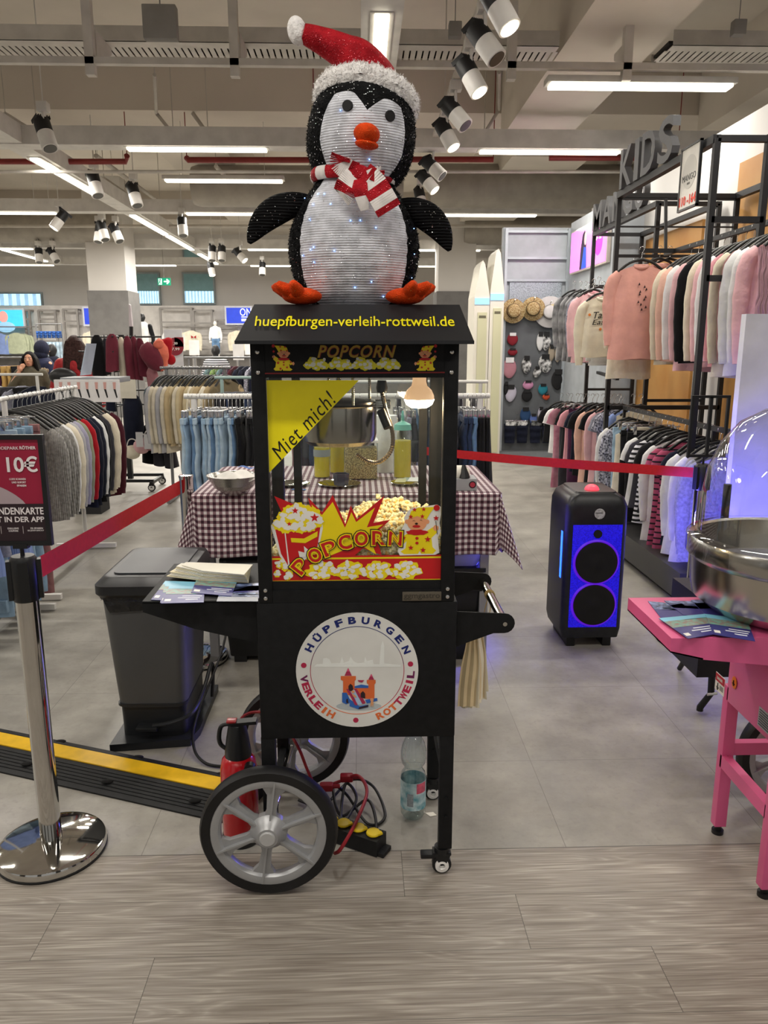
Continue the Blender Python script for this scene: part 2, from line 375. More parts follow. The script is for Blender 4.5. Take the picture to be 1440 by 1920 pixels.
# cable trays
TRW = M('tray_white', 'c8c3bb', .5, .1); DK = M('dark_gap', '2a2724', .9)
def tray(x0, x1, y, z, label):
    t = thing('cable_tray', label, 'cable tray', ((x0 + x1) / 2, y, z))
    b = MB(); W = .5; nx = int((x1 - x0) / .055)
    b.box(x0, y, z, x1, y + .006, z + .12); b.box(x0, y + W, z, x1, y + W + .006, z + .1)
    # bottom sheet with slots: rails around each slot
    b.box(x0, y, z, x1, y + .13, z + .004); b.box(x0, y + W - .13, z, x1, y + W, z + .004)
    for i in range(nx + 1):
        x = x0 + (x1 - x0) * i / nx; b.box(x - .0205, y + .13, z, x + .0205, y + W - .13, z + .004)
    b.build('perforated_sheet', TRW, t)
    MB().box(x0, y + .1, z + .05, x1, y + W - .05, z + .07).build('cable_bundle', M('tray_cables', '2b2824', .8), t)
    return t
a = at(0, 75, z=3.95); tray(-3.6, 1.68, a.y, 3.95, 'white perforated cable tray across the upper left ceiling')
a = at(1250, 85, z=3.95); tray(2.62, 5.5, a.y, 3.95, 'white perforated cable tray right of the boxed duct')
def profile_bar(x0, x1, y, z, label):
    MB().box(x0, y - .03, z, x1, y + .03, z + .05).build('ceiling_rail', TRW, label=label, cat='rail')
profile_bar(-5, 5.5, 6.75, 3.68, 'long white mounting rail below the cable trays')
for px, l in ((180, 'left of the grey wall box'), (445, 'left of the santa hat'), (953, 'right of the spotlight track'), (1165, 'in front of the upper right tray')):
    p = at(px, 110, Y=6.9); b = MB(); b.box(p.x - .035, 6.72, 3.6, p.x + .035, 6.79, 4.9); b.prism([(p.x + .03, 6.8, 3.95), (p.x + .03, 7.2, 3.95), (p.x + .03, 7.2, 3.9), (p.x + .03, 6.8, 3.7)], (.012, 0, 0))
    b.build('ceiling_strut', TRW, label='white steel ceiling strut ' + l, cat='strut')
p = at(303, 47, Y=6.7); MB().box(p.x - .13, 6.62, p.z - .12, p.x + .13, 6.71, p.z + .12, .01).cyl((p.x, 6.68, p.z), (p.x, 6.68, 4.9), .005, 6).build('junction_box', M('grey_box', '8d8a86', .6), label='flat grey square box on the left cable tray', cat='box')
for px, py, l in ((852, 62, 'small grey junction box right of the santa hat'), (1380, 58, 'small grey junction box at the upper right tray')):
    p = at(px, py, Y=6.7); b = MB(); b.box(p.x - .05, 6.62, p.z - .05, p.x + .05, 6.7, p.z + .06, .008); b.cyl((p.x, 6.66, p.z + .05), (p.x, 6.66, 4.9), .004, 8); b.build('junction_box', M('grey_box'), label=l, cat='box')
# red sprinkler pipes, conduits
RED = M('red_pipe', '7e2420', .5); CON = M('conduit_white', 'b6b0a7', .6)
def pipe(pts, r, m, name, label, cat='pipe'):
    b = MB().tube(pts, r, 10)
    for p in (pts[0], pts[-1]): b.cyl(p, (p[0], p[1], 4.9), .006, 6)
    b.build(name, m, label=label, cat=cat)
def cp(px, py, z): return at(px, py, z=z)
pipe([cp(0, 303, 3.75), cp(236, 303, 3.75), cp(238, 292, 3.8)], .035, RED, 'sprinkler_pipe', 'dark red pipe under the ceiling at far left')
pipe([cp(350, 296, 3.78), cp(352, 300, 3.75), cp(590, 300, 3.75)], .035, RED, 'sprinkler_pipe', 'dark red pipe just left of the penguin head')
pipe([cp(735, 299, 3.75), cp(925, 299, 3.75)], .035, RED, 'sprinkler_pipe', 'dark red pipe just right of the penguin head')
pipe([cp(1030, 296, 3.75), cp(1270, 296, 3.75)], .035, RED, 'sprinkler_pipe', 'dark red pipe behind the black shop letters')
pipe([at(-30, 322, Y=10.0), at(1400, 322, Y=10.0)], .02, CON, 'conduit', 'thin grey conduit crossing below the first channel')
pipe([at(-30, 424, Y=15.5), at(1100, 424, Y=15.5)], .03, CON, 'conduit', 'thin grey conduit crossing below the second channel')
pipe([at(290, 140, z=4.26), at(293, 212, z=4.26), at(325, 252, z=4.0)], .02, CON, 'conduit', 'bent white conduit on the concrete beam at left')
pipe([at(362, 213, z=4.28), at(390, 252, z=4.0)], .025, CON, 'conduit', 'short white conduit left of the penguin head')
pipe([at(936, 135, z=4.2), at(936, 205, z=4.25), at(908, 250, z=4.0)], .02, CON, 'conduit', 'bent white conduit between track lights and duct')
pipe([at(1380, 200, z=4.3), at(1320, 245, z=4.3)], .04, CON, 'conduit', 'stub of white conduit near the upper right corner')
for i, (a_, b_) in enumerate((((10, 215), (70, 252)), ((180, 292), (300, 380)), ((195, 335), (235, 362)), ((405, 312), (450, 360)))):
    pipe([at(*a_, z=4.0), at(*b_, z=4.0)], .03, CON, 'ceiling_rail', 'slanting white ceiling rail, %s from the left edge' % ORD[i], 'rail')
# round ducts far back
for i, (px, py, r, y) in enumerate(((1000, 375, .32, 12.5), (560, 368, .3, 12.6), (1010, 455, .3, 17), (80, 460, .3, 17))):
    p = at(px, py, Y=y); MB().lathe([(r * .9, -1.6), (r, -1.5), (r, 1.5), (r * .9, 1.6)], (p.x, y, max(p.z, 3.9)), 24, 'x').build('air_duct', M('duct_metal', '9a948b', .5, .3), label='round grey air duct under the ceiling, ' + ('above the changing booths', 'behind the penguin neck', 'behind the accessory wall', 'at the far left')[i], cat='air duct')
# ------------------------------------------------------------------ track spotlights
SPW = M('spot_white', 'd6d3ce', .4); SPB = M('spot_black', '141416', .5); LENS = M('spot_lens_lit', 'fff0d4', .3, emit=9); LENS0 = M('spot_lens_dark', '3a3834', .3)
def spot(p, aim, label, lit=False, s=1.0, grp=None, rod=False):
    p = Vector(p); d = Vector(aim).normalized(); t = thing('track_spotlight', label, 'spotlight', p, 0, grp)
    q = p + d * .13 * s; k = p - d * .1 * s
    MB().frus(p, q, .062 * s, .062 * s, 20).build('front_cylinder', SPW, t)
    b = MB().cyl(k, p, .062 * s, 20)
    for i in range(7):
        c = k - d * 0; a = d.orthogonal().normalized(); bb = d.cross(a); o = a * ((i - 3) * .017 * s)
        b.beam(c + o, c + o - d * .03 * s, .006, .09 * s)
    b.build('heat_sink', SPB, t)
    MB().frus(q, q + d * .004, .05 * s, .05 * s, 20).build('lens', LENS if lit else LENS0, t)
    MB().beam(p + Vector((0, 0, .02)), p + Vector((0, 0, .17 * s)), .02, .06).box(p.x - .05, p.y - .05, p.z + .15 * s, p.x + .05, p.y + .05, p.z + .22 * s, .008).build('track_adapter', SPW, t)
    if rod: MB().cyl((p.x, p.y, p.z + .2 * s), (p.x, p.y, 4.9), .006, 6).build('suspension_rod', SPW, t)
    if lit:
        ld = bpy.data.lights.new('spot_light', 'SPOT'); ld.energy = SPOT_W; ld.spot_size = radians(55); ld.color = (1, .93, .82); ld.shadow_soft_size = .05
        o = bpy.data.objects.new('spot_light', ld); C.objects.link(o); o.parent = t; o.location = d * .15 * s; o.rotation_euler = d.to_track_quat('-Z', 'Y').to_euler()
MB().box(.80, 3.6, 3.715, .86, 8.95, 3.75).box(.825, 5, 3.75, .835, 5.02, 4.9).box(.825, 8, 3.75, .835, 8.02, 4.9).build('light_track', TRW, label='white lighting track running away above the right of the penguin', cat='track')
for i, (px, py, dx, dz, lit) in enumerate(((938, 14, .5, -1, 1), (901, 78, .55, -.85, 0), (874, 142, .5, -1, 1), (844, 212, .6, -.8, 0), (830, 252, .5, -1, 1), (806, 314, .8, -.8, 0), (795, 340, .7, -.9, 1), (789, 372, .2, -1, 1))):
    p = at(px, py, z=3.46); spot((.83, p.y, 3.46), (dx, -.35, dz), 'black and white track spotlight right of the penguin, %s from the top' % ORD[i], bool(lit), 1.15)
LSP = [(85, 250, .35, -1, 0, 3.5, 'alone at upper left'), (178, 345, .3, -1, 0, 3.5, 'above the diagonal light row'), (252, 365, .3, -1, 0, 3.5, 'just right of the diagonal light row'), (112, 412, -.6, -.9, 1, 3.4, 'under the second channel at left'),
       (186, 437, -.1, -1, 0, 3.4, 'leftmost of the three left of the column'), (193, 433, .3, -1, 0, 3.4, 'middle of the three left of the column'), (218, 437, .4, -.9, 0, 3.4, 'rightmost of the three left of the column'), (342, 424, .1, -1, 0, 3.4, 'under the second channel, mid left'),
       (73, 478, .1, -1, 0, 3.35, 'left one of the pair at far left'), (100, 478, .5, -.8, 0, 3.35, 'right one of the pair at far left'), (398, 474, 0, -1, 0, 3.35, 'left one of three under the fourth channel'), (416, 474, 0, -1, 0, 3.35, 'middle one of three under the fourth channel'), (450, 478, .7, -.8, 1, 3.35, 'right one of three under the fourth channel'),
       (396, 504, .2, -1, 1, 3.3, 'lowest, at the end of the diagonal row'), (492, 503, 0, -1, 0, 3.3, 'below the penguin wing')]
for px, py, dx, dz, lit, z, l in LSP:
    p = at(px, py, z=z); spot(p, (dx, -.3, dz), 'small black and white ceiling spotlight, ' + l, bool(lit), 1.25, rod=True)
# ------------------------------------------------------------------ popcorn cart
YF = 1.95; YB = 2.36
cart = thing('popcorn_cart', 'black popcorn cart with a lit glass cabinet and big spoked wheels', 'popcorn cart', (-.013, 2.15, 0))
X0, X1 = -.280, .256
bd = MB().box(X0, YF, .44, X1, YB, .834, .004).build('cabinet', BLK, cart)
for x, y, z0, nm in ((-.262, YF + .02, .17, 'l'), (-.262, YB - .02, .17, 'l'), (.236, YF + .02, .085, 'r'), (.236, YB - .02, .085, 'r')):
    b = MB().box(x - .019, y - .018, z0, x + .019, y + .018, .445, .002)
    for z in (.17, .23): b.cyl((x, y - .02, z + .02), (x, y - .024, z + .02), .005, 10)
    b.build('leg', BLK, cart)
MB().beam((-.262, YF + .02, .2), (-.262, YB - .02, .2), .02).build('axle_bar', BLK, cart)
b = MB(); b.beam((.236, YF + .04, .30), (.236, YB - .04, .30), .016, .05); b.build('cross_brace', BLK, cart)
SILV = M('silver_plastic_rim', 'a5a6a8', .38, .35, (20, .04)); TYRE = M('black_tyre', '0e0e10', .5, 0, (12, .2))
def wheel(cx, cy, cz, R, parent, spokes=6, face=-1, rim=None):
    "spoked trolley wheel in the xz plane, face towards -y"
    w = MB().lathe([(R * .84, -.02), (R * .97, -.022), (R, -.012), (R * 1.005, 0), (R, .012), (R * .97, .022), (R * .84, .02), (R * .84, -.02)], (cx, cy, cz), 56, 'y').build('tyre', TYRE, parent)
    rm = MB()
    rm.lathe([(R * .70, -.008), (R * .73, -.016), (R * .82, -.02), (R * .85, -.018), (R * .85, .018), (R * .72, .014), (R * .70, .008), (R * .70, -.008)], (cx, cy, cz), 56, 'y')
    rm.lathe([(.0001, -.042), (.028, -.042), (.034, -.034), (.040, -.022), (R * .27, -.010), (R * .27, .010), (.03, .03), (.0001, .03)], (cx, cy, cz), 36, 'y')
    for k in range(spokes):
        a = 2 * PI * k / spokes + radians(22)
        u = Vector((cos(a), 0, sin(a))); v = Vector((-sin(a), 0, cos(a))); c = Vector((cx, cy, cz))
        r0, r1 = R * .22, R * .74; w0, w1 = R * .10, R * .19
        # plate of the spoke, flaring to the rim, with a raised rib
        pts = [c + u * r0 - v * w0, c + u * (r0 + .02) - v * w0 * .7, c + u * (r1 - .03) - v * w0 * .9, c + u * r1 - v * w1 * 1.1, c + u * r1 + v * w1 * 1.1, c + u * (r1 - .03) + v * w0 * .9, c + u * (r0 + .02) + v * w0 * .7, c + u * r0 + v * w0]
        rm.prism([p + Vector((0, -.008, 0)) for p in pts], (0, .016, 0))
        rm.beam(c + u * .03 + Vector((0, -.012, 0)), c + u * (R * .83) + Vector((0, -.012, 0)), .005, .018, up=(0, 1, 0))
    rm.build('rim', rim or SILV, w)
    MB().lathe([(.0001, -.047), (.019, -.047), (.022, -.044), (.022, -.038)], (cx, cy, cz), 24, 'y').build('hub_cap', M('hub_cap_grey', 'b8b9ba', .3, .3), w)
    return w
wc = at(505, 1562, Y=1.905); wheel(wc.x, 1.905, .191, .190, cart)
wheel(-.235, 2.43, .191, .190, cart)
MB().cyl((wc.x, 1.91, .191), (-.235, 2.41, .191), .009, 10).build('axle', CHR, cart)
def caster(x, y, parent, r=.028, brake=True):
    c = MB(); z = r
    c.cyl((x, y, z + .055), (x, y, z + .035), .022, 16)
    for s in (-1, 1): c.prism([(x - .026, y + s * .016, z + .04), (x + .026, y + s * .016, z + .04), (x + .010, y + s * .016, z + .004), (x - .004, y + s * .016, z + .002)], (0, .002 * s, 0))
    c.box(x - .026, y - .016, z + .034, x + .026, y + .016, z + .042)
    if brake: c.box(x - .062, y - .014, z + .022, x - .02, y + .014, z + .036, .004)
    ca = c.build('caster', BLKP, parent)
    MB().lathe([(r * .6, -.011), (r, -.009), (r, .009), (r * .6, .011)], (x, y, z), 24, 'y').build('caster_wheel', BLKP, ca)
    MB().lathe([(.0001, -.012), (r * .3, -.012), (r * .34, -.019), (r * .7, -.0175), (r * .7, .0175), (.0001, .018)], (x, y, z), 24, 'y').build('caster_hub', M('white_plastic', 'e6e4e0', .4), ca)
caster(.228, YF + .02, cart); caster(.236, YB - .02, cart)
# folding shelf on the left
sh = MB(); zt = .836
prof = [(-.585, zt - .03), (-.45, .757), (-.283, .715), (-.283, zt - .004), (-.585, zt - .004)]
for y in (1.97, 2.33): sh.prism([(x, y, z) for x, z in prof], (0, .004, 0))
sh.box(-.585, 1.97, zt - .006, -.283, 2.334, zt)
sh.build('side_shelf', BLK, cart)
# handle on the right
for y in (1.965, 2.345):
    hb = MB(); c = at(942, 1163, Y=1.98); cx, cz = .388, .765; pts = [(.258, .80), (cx, .793)]
    for k in range(9): a = PI / 2 - PI * k / 8; pts.append((cx + .028 * cos(a), cz + .028 * sin(a)))
    pts += [(cx - .03, .737), (.258, .70)]
    hb.prism([(x, y, z) for x, z in pts], (0, .004, 0)); hb.build('handle_bracket', BLK, cart)
    MB().lathe([(.006, -.004), (.005, .0), (.006, .004)], (cx, y - .003, cz), 12, 'y').build('bolt', CHR, cart)
MB().cyl((.388, 1.97, .765), (.388, 2.348, .765), .013, 20).build('push_bar', CHR, cart)
# glass cabinet
pz0, pz1 = .834, 1.514
PX0, PX1 = -.272, .247
for x in (PX0, PX1 - .036):
    for y in (YF, YB - .036):
        MB().box(x, y, pz0, x + .036, y + .036, pz1, .002).build('corner_post', BLK, cart)
MB().box(PX0 + .036, YF + .002, pz0, PX1 - .036, YF + .03, .868).box(PX0 + .036, YF + .006, .868, PX1 - .036, YF + .03, .892).build('sill', BLK, cart)
MB().box(PX0 + .03, YF + .03, .872, PX1 - .03, YB - .01, .878).build('popping_floor', STEEL, cart)
hd = MB().box(PX0 + .036, YF + .001, 1.424, PX1 - .036, YF + .02, pz1).box(PX0, YF + .02, 1.424, PX1, YB, 1.436).build('header_panel', BLK, cart)
MB().box(PX0, YB - .02, 1.424, PX1, YB, pz1).box(PX0, YF + .036, 1.424, PX0 + .015, YB, pz1).box(PX1 - .015, YF + .036, 1.424, PX1, YB, pz1).build('upper_box', BLK, cart)
# rear door frames
for x in (-.205, .178):
    b = MB().box(x, YB - .03, .885, x + .024, YB - .012, 1.43)
    b.mi = 1
    for z in (.985, 1.01): b.cyl((x + .012, YB - .031, z), (x + .012, YB - .036, z), .005, 10)
    b.build('door_frame', [BLK, M('brass_screw', 'a9823f', .3, .9)], cart)
for nm, q in (('front_pane', (PX0 + .036, YF + .012, .89, PX1 - .036, YF + .016, 1.426)), ('rear_pane', (PX0 + .036, YB - .011, .89, PX1 - .036, YB - .008, 1.426)),
              ('side_pane', (PX0 + .012, YF + .036, .87, PX0 + .015, YB - .036, 1.426)), ('side_pane', (PX1 - .015, YF + .036, .87, PX1 - .012, YB - .036, 1.426))):
    MB().box(*q).build(nm, GLASS, cart)
for x in (PX0 + .034, PX1 - .036): MB().box(x, YF + .008, .89, x + .003, YF + .014, 1.426).build('chrome_edge', CHR, cart)
# screws
SC = M('screw_head', 'd6d4d0', .2, 1)
for x in (-.254, .229):
    for z in (.848, .870, 1.437, 1.487):
        MB().lathe([(.0062, 0), (.005, -.003), (.0015, -.0045)], (x, YF - .0005, z), 14, 'y').build('screw', SC, cart)
for px in (599, 733):
    p = at(px, 641, Y=1.949); MB().lathe([(.005, 0), (.004, -.003)], (p.x, 1.95, p.z), 12, 'y').build('screw', SC, cart)
# roof
ROOF = M('roof_black_metal', '1b1c1f', .42, 0, (2, .1))
r = MB(); a = [(-.296, 1.865, 1.512), (.272, 1.865, 1.512), (.272, 2.44, 1.512), (-.296, 2.44, 1.512)]; t_ = [(-.262, 1.985, 1.603), (.250, 1.985, 1.603), (.250, 2.33, 1.603), (-.262, 2.33, 1.603)]
r.add(a + t_, [(3, 2, 1, 0), (4, 5, 6, 7), (0, 1, 5, 4), (1, 2, 6, 5), (2, 3, 7, 6), (3, 0, 4, 7)])
r.box(-.296, 1.865, 1.506, .272, 1.868, 1.514)
roof = r.build('roof', ROOF, cart, smooth=0)
YEL = M('yellow_vinyl', 'e9dd12', .4); tl = atan2(1.603 - 1.512, .12)
tp = Vector((-.0115, 1.9225, 1.5565)) + Vector((0, -sin(tl), cos(tl))) * .0006
MB().text('huepfburgen-verleih-rottweil.de', Matrix.Translation(tp) @ Matrix.Rotation(tl, 4, 'X'), w=.484, h=.054, ext=.0008, off=.006).build('roof_lettering', YEL, roof, smooth=0)
# ---- printed foils: outlines laid on the flat panels
def foil(name, m, Y, pts, parent, n=0, t=.0003):
    b = MB(); b.prism([(at(x, y, Y=Y)) for x, y in pts], (0, -t, 0)); return b.build(name, m, parent, smooth=0)
R_ = M('print_red', 'c3161b', .4); Y_ = M('print_yellow', 'efd80f', .4); W_ = M('print_white', 'e8e6e0', .4); K_ = M('print_black', '17130f', .4); O_ = M('print_skin', 'eaa070', .4)
YG = YF + .0115
def crop(pts, x0, y0, s): return [(x0 + x / s, y0 + y / s) for x, y in pts]
foil('hire_me_foil', M('foil_yellow', 'f8e808', .4), YG, [(497, 713), (673, 713), (503, 888)], cart)
p = at(569, 798, Y=YG - .0004)
MB().text('Miet mich!', front(p, radians(46)), w=.212, h=.038, ext=.0004, off=.0, shear=.22, space=1.12).build('hire_me_lettering', K_, cart, smooth=0)
K8 = lambda pts: crop(pts, 480, 880, 3.79)
def layer(k): return YG - .0004 * k
def blob_poly(cx, cy, rx, ry, n=22, seed=0, am=.12):
    rd = random.Random(seed); return [(cx + rx * cos(2 * PI * i / n) * (1 + am * sin(i * 2.4 + seed) ), cy + ry * sin(2 * PI * i / n) * (1 + am * sin(i * 2.4 + seed))) for i in range(n)]
def multi(name, m, Yl, polys, parent):
    b = MB()
    for i, q in enumerate(polys): b.prism([at(x, y, Y=Yl - 9e-6 * (i % 30)) for x, y in q], (0, -.0003, 0))
    return b.build(name, m, parent, smooth=0)
def star(cx, cy, r, rot=0, k=.42): return [(cx + r * (1 if i % 2 == 0 else k) * sin(rot + PI * i / 5), cy - r * (1 if i % 2 == 0 else k) * cos(rot + PI * i / 5)) for i in range(10)]
dec = foil('red_band', R_, layer(0), K8([(105, 618), (1315, 606), (1315, 800), (112, 806)]), cart)
multi('yellow_lines', Y_, layer(1), [K8([(106, 632), (1315, 618), (1315, 630), (106, 644)]), K8([(112, 792), (1315, 778), (1315, 790), (112, 804)])], dec)
foil('red_burst', R_, layer(1), K8([(130, 190), (262, 245), (330, 400), (420, 400), (370, 200), (470, 305), (545, 182), (635, 388), (672, 255), (718, 352), (912, 188), (835, 380), (955, 358), (850, 455), (893, 610), (760, 560), (700, 614), (560, 614), (440, 620), (300, 640), (240, 430)]), dec)
foil('yellow_burst', Y_, layer(2), K8([(395, 250), (468, 325), (545, 232), (632, 415), (678, 305), (712, 375), (845, 272), (788, 412), (905, 392), (800, 470), (855, 606), (750, 540), (660, 560), (530, 612), (440, 600), (350, 620), (430, 420)]), dec)
foil('paper_bag_border', W_, layer(3), K8([(105, 405), (125, 370), (165, 345), (470, 350), (475, 420), (450, 540), (350, 640), (290, 705), (240, 700), (170, 620)]), dec)
bag = foil('paper_bag', R_, layer(4), K8([(130, 400), (460, 390), (435, 560), (330, 620), (262, 680), (232, 690), (178, 600)]), dec)
multi('bag_folds', W_, layer(5), [K8([(203, 450), (210, 450), (240, 690), (230, 690)]), K8([(300, 580), (345, 592), (340, 545), (380, 580), (400, 560), (410, 590), (360, 620), (310, 625)])], bag)
foil('bag_smile', Y_, layer(5), K8([(247, 488), (340, 492), (438, 440), (436, 478), (350, 524), (252, 518)]), bag)
rd = random.Random(4)
pc = [(200, 340), (170, 390), (240, 300), (300, 280), (360, 300), (410, 320), (430, 370), (380, 400), (320, 410), (260, 400), (210, 410), (290, 340), (350, 350), (250, 350)]
multi('printed_popcorn', Y_, layer(5), [K8(blob_poly(x, y, 52, 46, seed=i)) for i, (x, y) in enumerate(pc)], bag)
multi('printed_popcorn_highlight', W_, layer(6), [K8(blob_poly(x + rd.uniform(-22, 22), y + rd.uniform(-22, 18), rd.uniform(16, 32), rd.uniform(12, 26), 12, i)) for i in range(3) for x, y in pc], bag)
multi('red_stars', R_, layer(7), [K8(star(278, 294, 26)), K8(star(416, 344, 34)), K8(star(236, 388, 18))], bag)
pr = [(455 + i * 200 + dx, 720 + dy) for i in range(4) for dx, dy in ((-75, 15), (-35, -25), (-25, 35), (20, -5), (35, 35), (60, -35), (90, 5), (0, -45))]
pr += [(165, 680), (200, 660), (150, 742), (240, 740), (228, 760), (205, 700)]
for nm_, cond in (('band_popcorn', True), ('loose_popcorn', False)): multi(nm_, Y_, layer(2), [K8(blob_poly(x, y, 42 if cond else 24, 27, 14, i)) for i, (x, y) in enumerate(pr) if (x > 300) == cond], dec)
for cond in (True, False): multi('band_popcorn_highlight' if cond else 'loose_popcorn_highlight', W_, layer(3), [K8(blob_poly(x + rd.uniform(-22, 22), y + rd.uniform(-20, 14), rd.uniform(12, 22), rd.uniform(9, 17), 10, i)) for i in range(3) for x, y in pr if (x > 300) == cond], dec)
# curved POPCORN letters, each black outline > yellow > red
lets = [('P', 312, 690, 50), ('O', 418, 612, 32), ('P', 520, 562, 20), ('C', 632, 518, 10), ('O', 748, 492, 3), ('R', 872, 488, 0), ('N', 990, 492, -3)]
for nm, m, off, k in (('letters_outline', K_, .075, 8), ('letters_yellow', Y_, .052, 9), ('letters_red', R_, .022, 10), ('letters_inline', Y_, 0, 11)):
    b = MB()
    for ch, x, y, rot in lets:
        q = K8([(x, y)])[0]; p = at(q[0], q[1], Y=layer(k)); vs = textgeo(ch, off, 0, 1)[0]; w = (max(v[0] for v in vs) - min(v[0] for v in vs)); h = (max(v[1] for v in vs) - min(v[1] for v in vs))
        e = {8: .011, 9: .006, 10: 0, 11: -.016}[k]; b.text(ch, front(p, radians(rot)), w=.034 + e, h=.038 + e, ext=.0003, off=max(off, .015))
    b.build(nm, m, dec, smooth=0)
def clown(K, Yl, parent, s=1, flip=1, full=True, L=1):
    "small party clown print; K maps its own 0..300 drawing units"
    def ly(k): return Yl - .0003 * k
    if full: foil('clown_border', W_, ly(0), K([(95, 10), (190, 0), (265, -12), (292, 5), (292, 60), (282, 120), (292, 180), (270, 220), (280, 330), (250, 345), (0, 350), (-15, 320), (15, 230), (-10, 200), (20, 150), (35, 120), (30, 80), (60, 30)]), parent)
    suit = foil('clown_suit', Y_, ly(1), K([(60, 190), (20, 215), (0, 250), (30, 265), (48, 248), (40, 300), (5, 322), (30, 340), (130, 338), (140, 318), (152, 338), (235, 338), (258, 315), (232, 290), (225, 225), (262, 190), (268, 165), (240, 145), (185, 180)]), parent)
    multi('clown_skin', O_, ly(2), [K(blob_poly(122, 118, 70, 58, 24, 0, 0)), K(blob_poly(50, 110, 14, 16, 12, 0, 0)), K(blob_poly(196, 110, 14, 16, 12, 0, 0)), K(blob_poly(255, 155, 20, 20, 12)), K(blob_poly(-5, 245, 17, 22, 12))], suit)
    foil('clown_ruff', R_, ly(3), K(blob_poly(122, 186, 76, 20, 20, 1, .1)), suit)
    hat = foil('clown_hat', Y_, ly(3), K([(62, 88), (80, 35), (130, 10), (250, 5), (215, 50), (190, 95), (125, 70)]), suit)
    multi('clown_marks', R_, ly(4), [K(star(105, 25, 18)), K(star(170, 22, 18)), K(star(78, 75, 18)), K(star(160, 72, 18)), K(blob_poly(262, 12, 22, 22, 16, 0, 0)), K(star(258, 85, 22)),
        K(star(28, 225, 17)), K(star(78, 295, 20)), K(star(165, 312, 22)), K(star(198, 235, 24)), K(blob_poly(122, 228, 12, 10, 12, 0, 0)), K(blob_poly(122, 262, 12, 10, 12, 0, 0)), K(blob_poly(118, 143, 28, 9, 16, 0, 0))], suit)
    multi('clown_face_lines', K_, ly(5), [K(blob_poly(118, 124, 11, 7, 12, 0, 0)), K([(88, 105), (100, 99), (112, 105), (100, 102)]), K([(140, 102), (150, 95), (162, 102), (150, 98)]), K([(254, 105), (258, 105), (268, 200), (264, 200)])], suit)
clown(lambda pts: crop([(1022 + x, 262 + y) for x, y in pts], 480, 880, 3.79), layer(4), dec)
# header print
YH = YF + .0006
for sx, fl in ((532, 1), (797, -1)):
    clown(lambda pts: [(sx + fl * (x - 122) * -.14, 647 + (y) * .142) for x, y in pts], YH, hd, full=False)
hp = [(590 + i * 45 + dx, 682 + dy) for i in range(4) for dx, dy in ((-12, 3), (-4, -6), (4, 6), (12, -2), (18, 4), (0, 0))]
multi('header_popcorn', M('print_dull_yellow', 'c9c11c', .5), YH, [blob_poly(x, y, 9, 7, 12, i) for i, (x, y) in enumerate(hp)], hd)
multi('header_popcorn_highlight', M('print_dull_white', 'c9cbbf', .5), YH - .0004, [blob_poly(x + rd.uniform(-6, 6), y + rd.uniform(-6, 4), rd.uniform(2.5, 5), rd.uniform(2, 4), 9, i) for i in range(2) for x, y in hp], hd)
foil('header_lines', M('print_dark_red', '7d1a1c', .5), YH, [(495, 699), (836, 697), (836, 699.5), (495, 701.5)], hd)
foil('header_lines', M('print_dark_red'), YH, [(493, 643), (838, 641), (838, 642.5), (493, 644.5)], hd)
for m, off, k in ((M('print_dark_red'), .05, 2), (M('print_ochre', 'a8892a', .5), .02, 3)):
    p = at(669, 659, Y=YH - .0004 * k); MB().text('POPCORN', front(p), w=.196, h=.031, ext=.0003, off=off, shear=.3, space=1.15).build('header_lettering', m, hd, smooth=0)
# maker's plate
pl = at(791, 1118, Y=YF - .001)
pm = MB().box(pl.x - .052, YF - .002, pl.z - .0125, pl.x + .052, YF + .002, pl.z + .0125, .001).build('maker_plate', M('plate_bronze', '6e675b', .4, .6), cart)
MB().text('ggmgastro', front(Vector((pl.x, YF - .0021, pl.z - .001))), w=.096, h=.017, ext=.0006, off=.01).build('plate_lettering', M('plate_dark', '3c372f', .5), pm, smooth=0)
# scuffs
# round club sign on the body
cx, cz, R = -.013, .640, .166; YC = YF - .0005
sg = MB().lathe([(R, 0), (R, -.0012), (.0001, -.0012)], (cx, YC, cz), 72, 'y').build('round_logo_sticker', M('sticker_white', 'dededa', .35), cart, smooth=20)
YL = YC - .0016
def ringcol(t):   # colour along the height of the round logo
    return t
NAVY = M('logo_navy', '14246b', .4); PUR = M('logo_purple', '6b1d52', .4); MAG = M('logo_crimson', 'b3234a', .4); ORG = M('logo_orange', 'e0703a', .4)
b = MB(); b.m = []
n = 96
for i in range(n):
    a0, a1 = 2 * PI * i / n, 2 * PI * (i + 1) / n; s = sin((a0 + a1) / 2); b.mi = 0 if s > .45 else 1 if s > .1 else 2 if s > -.75 else 3
    q = [(cx + r * cos(a), YL + .0004, cz + r * sin(a)) for r, a in ((.1262, a0), (.1262, a1), (.1278, a1), (.1278, a0))]; b.prism(q, (0, -.0004, 0))
b.build('logo_ring', [NAVY, PUR, MAG, ORG], sg, smooth=0)
b = MB()
for ang in (180 - 7, 7, 268): a = radians(ang); b.lathe([(.0075, 0), (.0075, -.0004), (.0001, -.0004)], (cx + .1455 * cos(a), YL + .0004, cz + .1455 * sin(a)), 20, 'y')
b.build('logo_dots', MAG, sg, smooth=0)
def arc_text(t, a0, a1, rad, inward, mats, nm, hh=.0205):
    b = MB(); k = len(t)
    for i, ch in enumerate(t):
        a = radians(a0 + (a1 - a0) * i / (k - 1)); p = Vector((cx + rad * cos(a), YL + .0004, cz + rad * sin(a))); rot = a - PI / 2 if not inward else a + PI / 2
        s = sin(a); b.mi = 0 if s > .2 else 1 if s > -.22 else 2 if s > -.68 else 3
        hk = hh * (1.25 if ch == 'Ü' else 1); wk = .008 if ch == 'I' else .021
        b.text(ch, front(p, rot), w=wk, h=hk, ext=.0008, off=.045)
    b.build(nm, mats, sg, smooth=0)
LM = [NAVY, PUR, MAG, ORG]
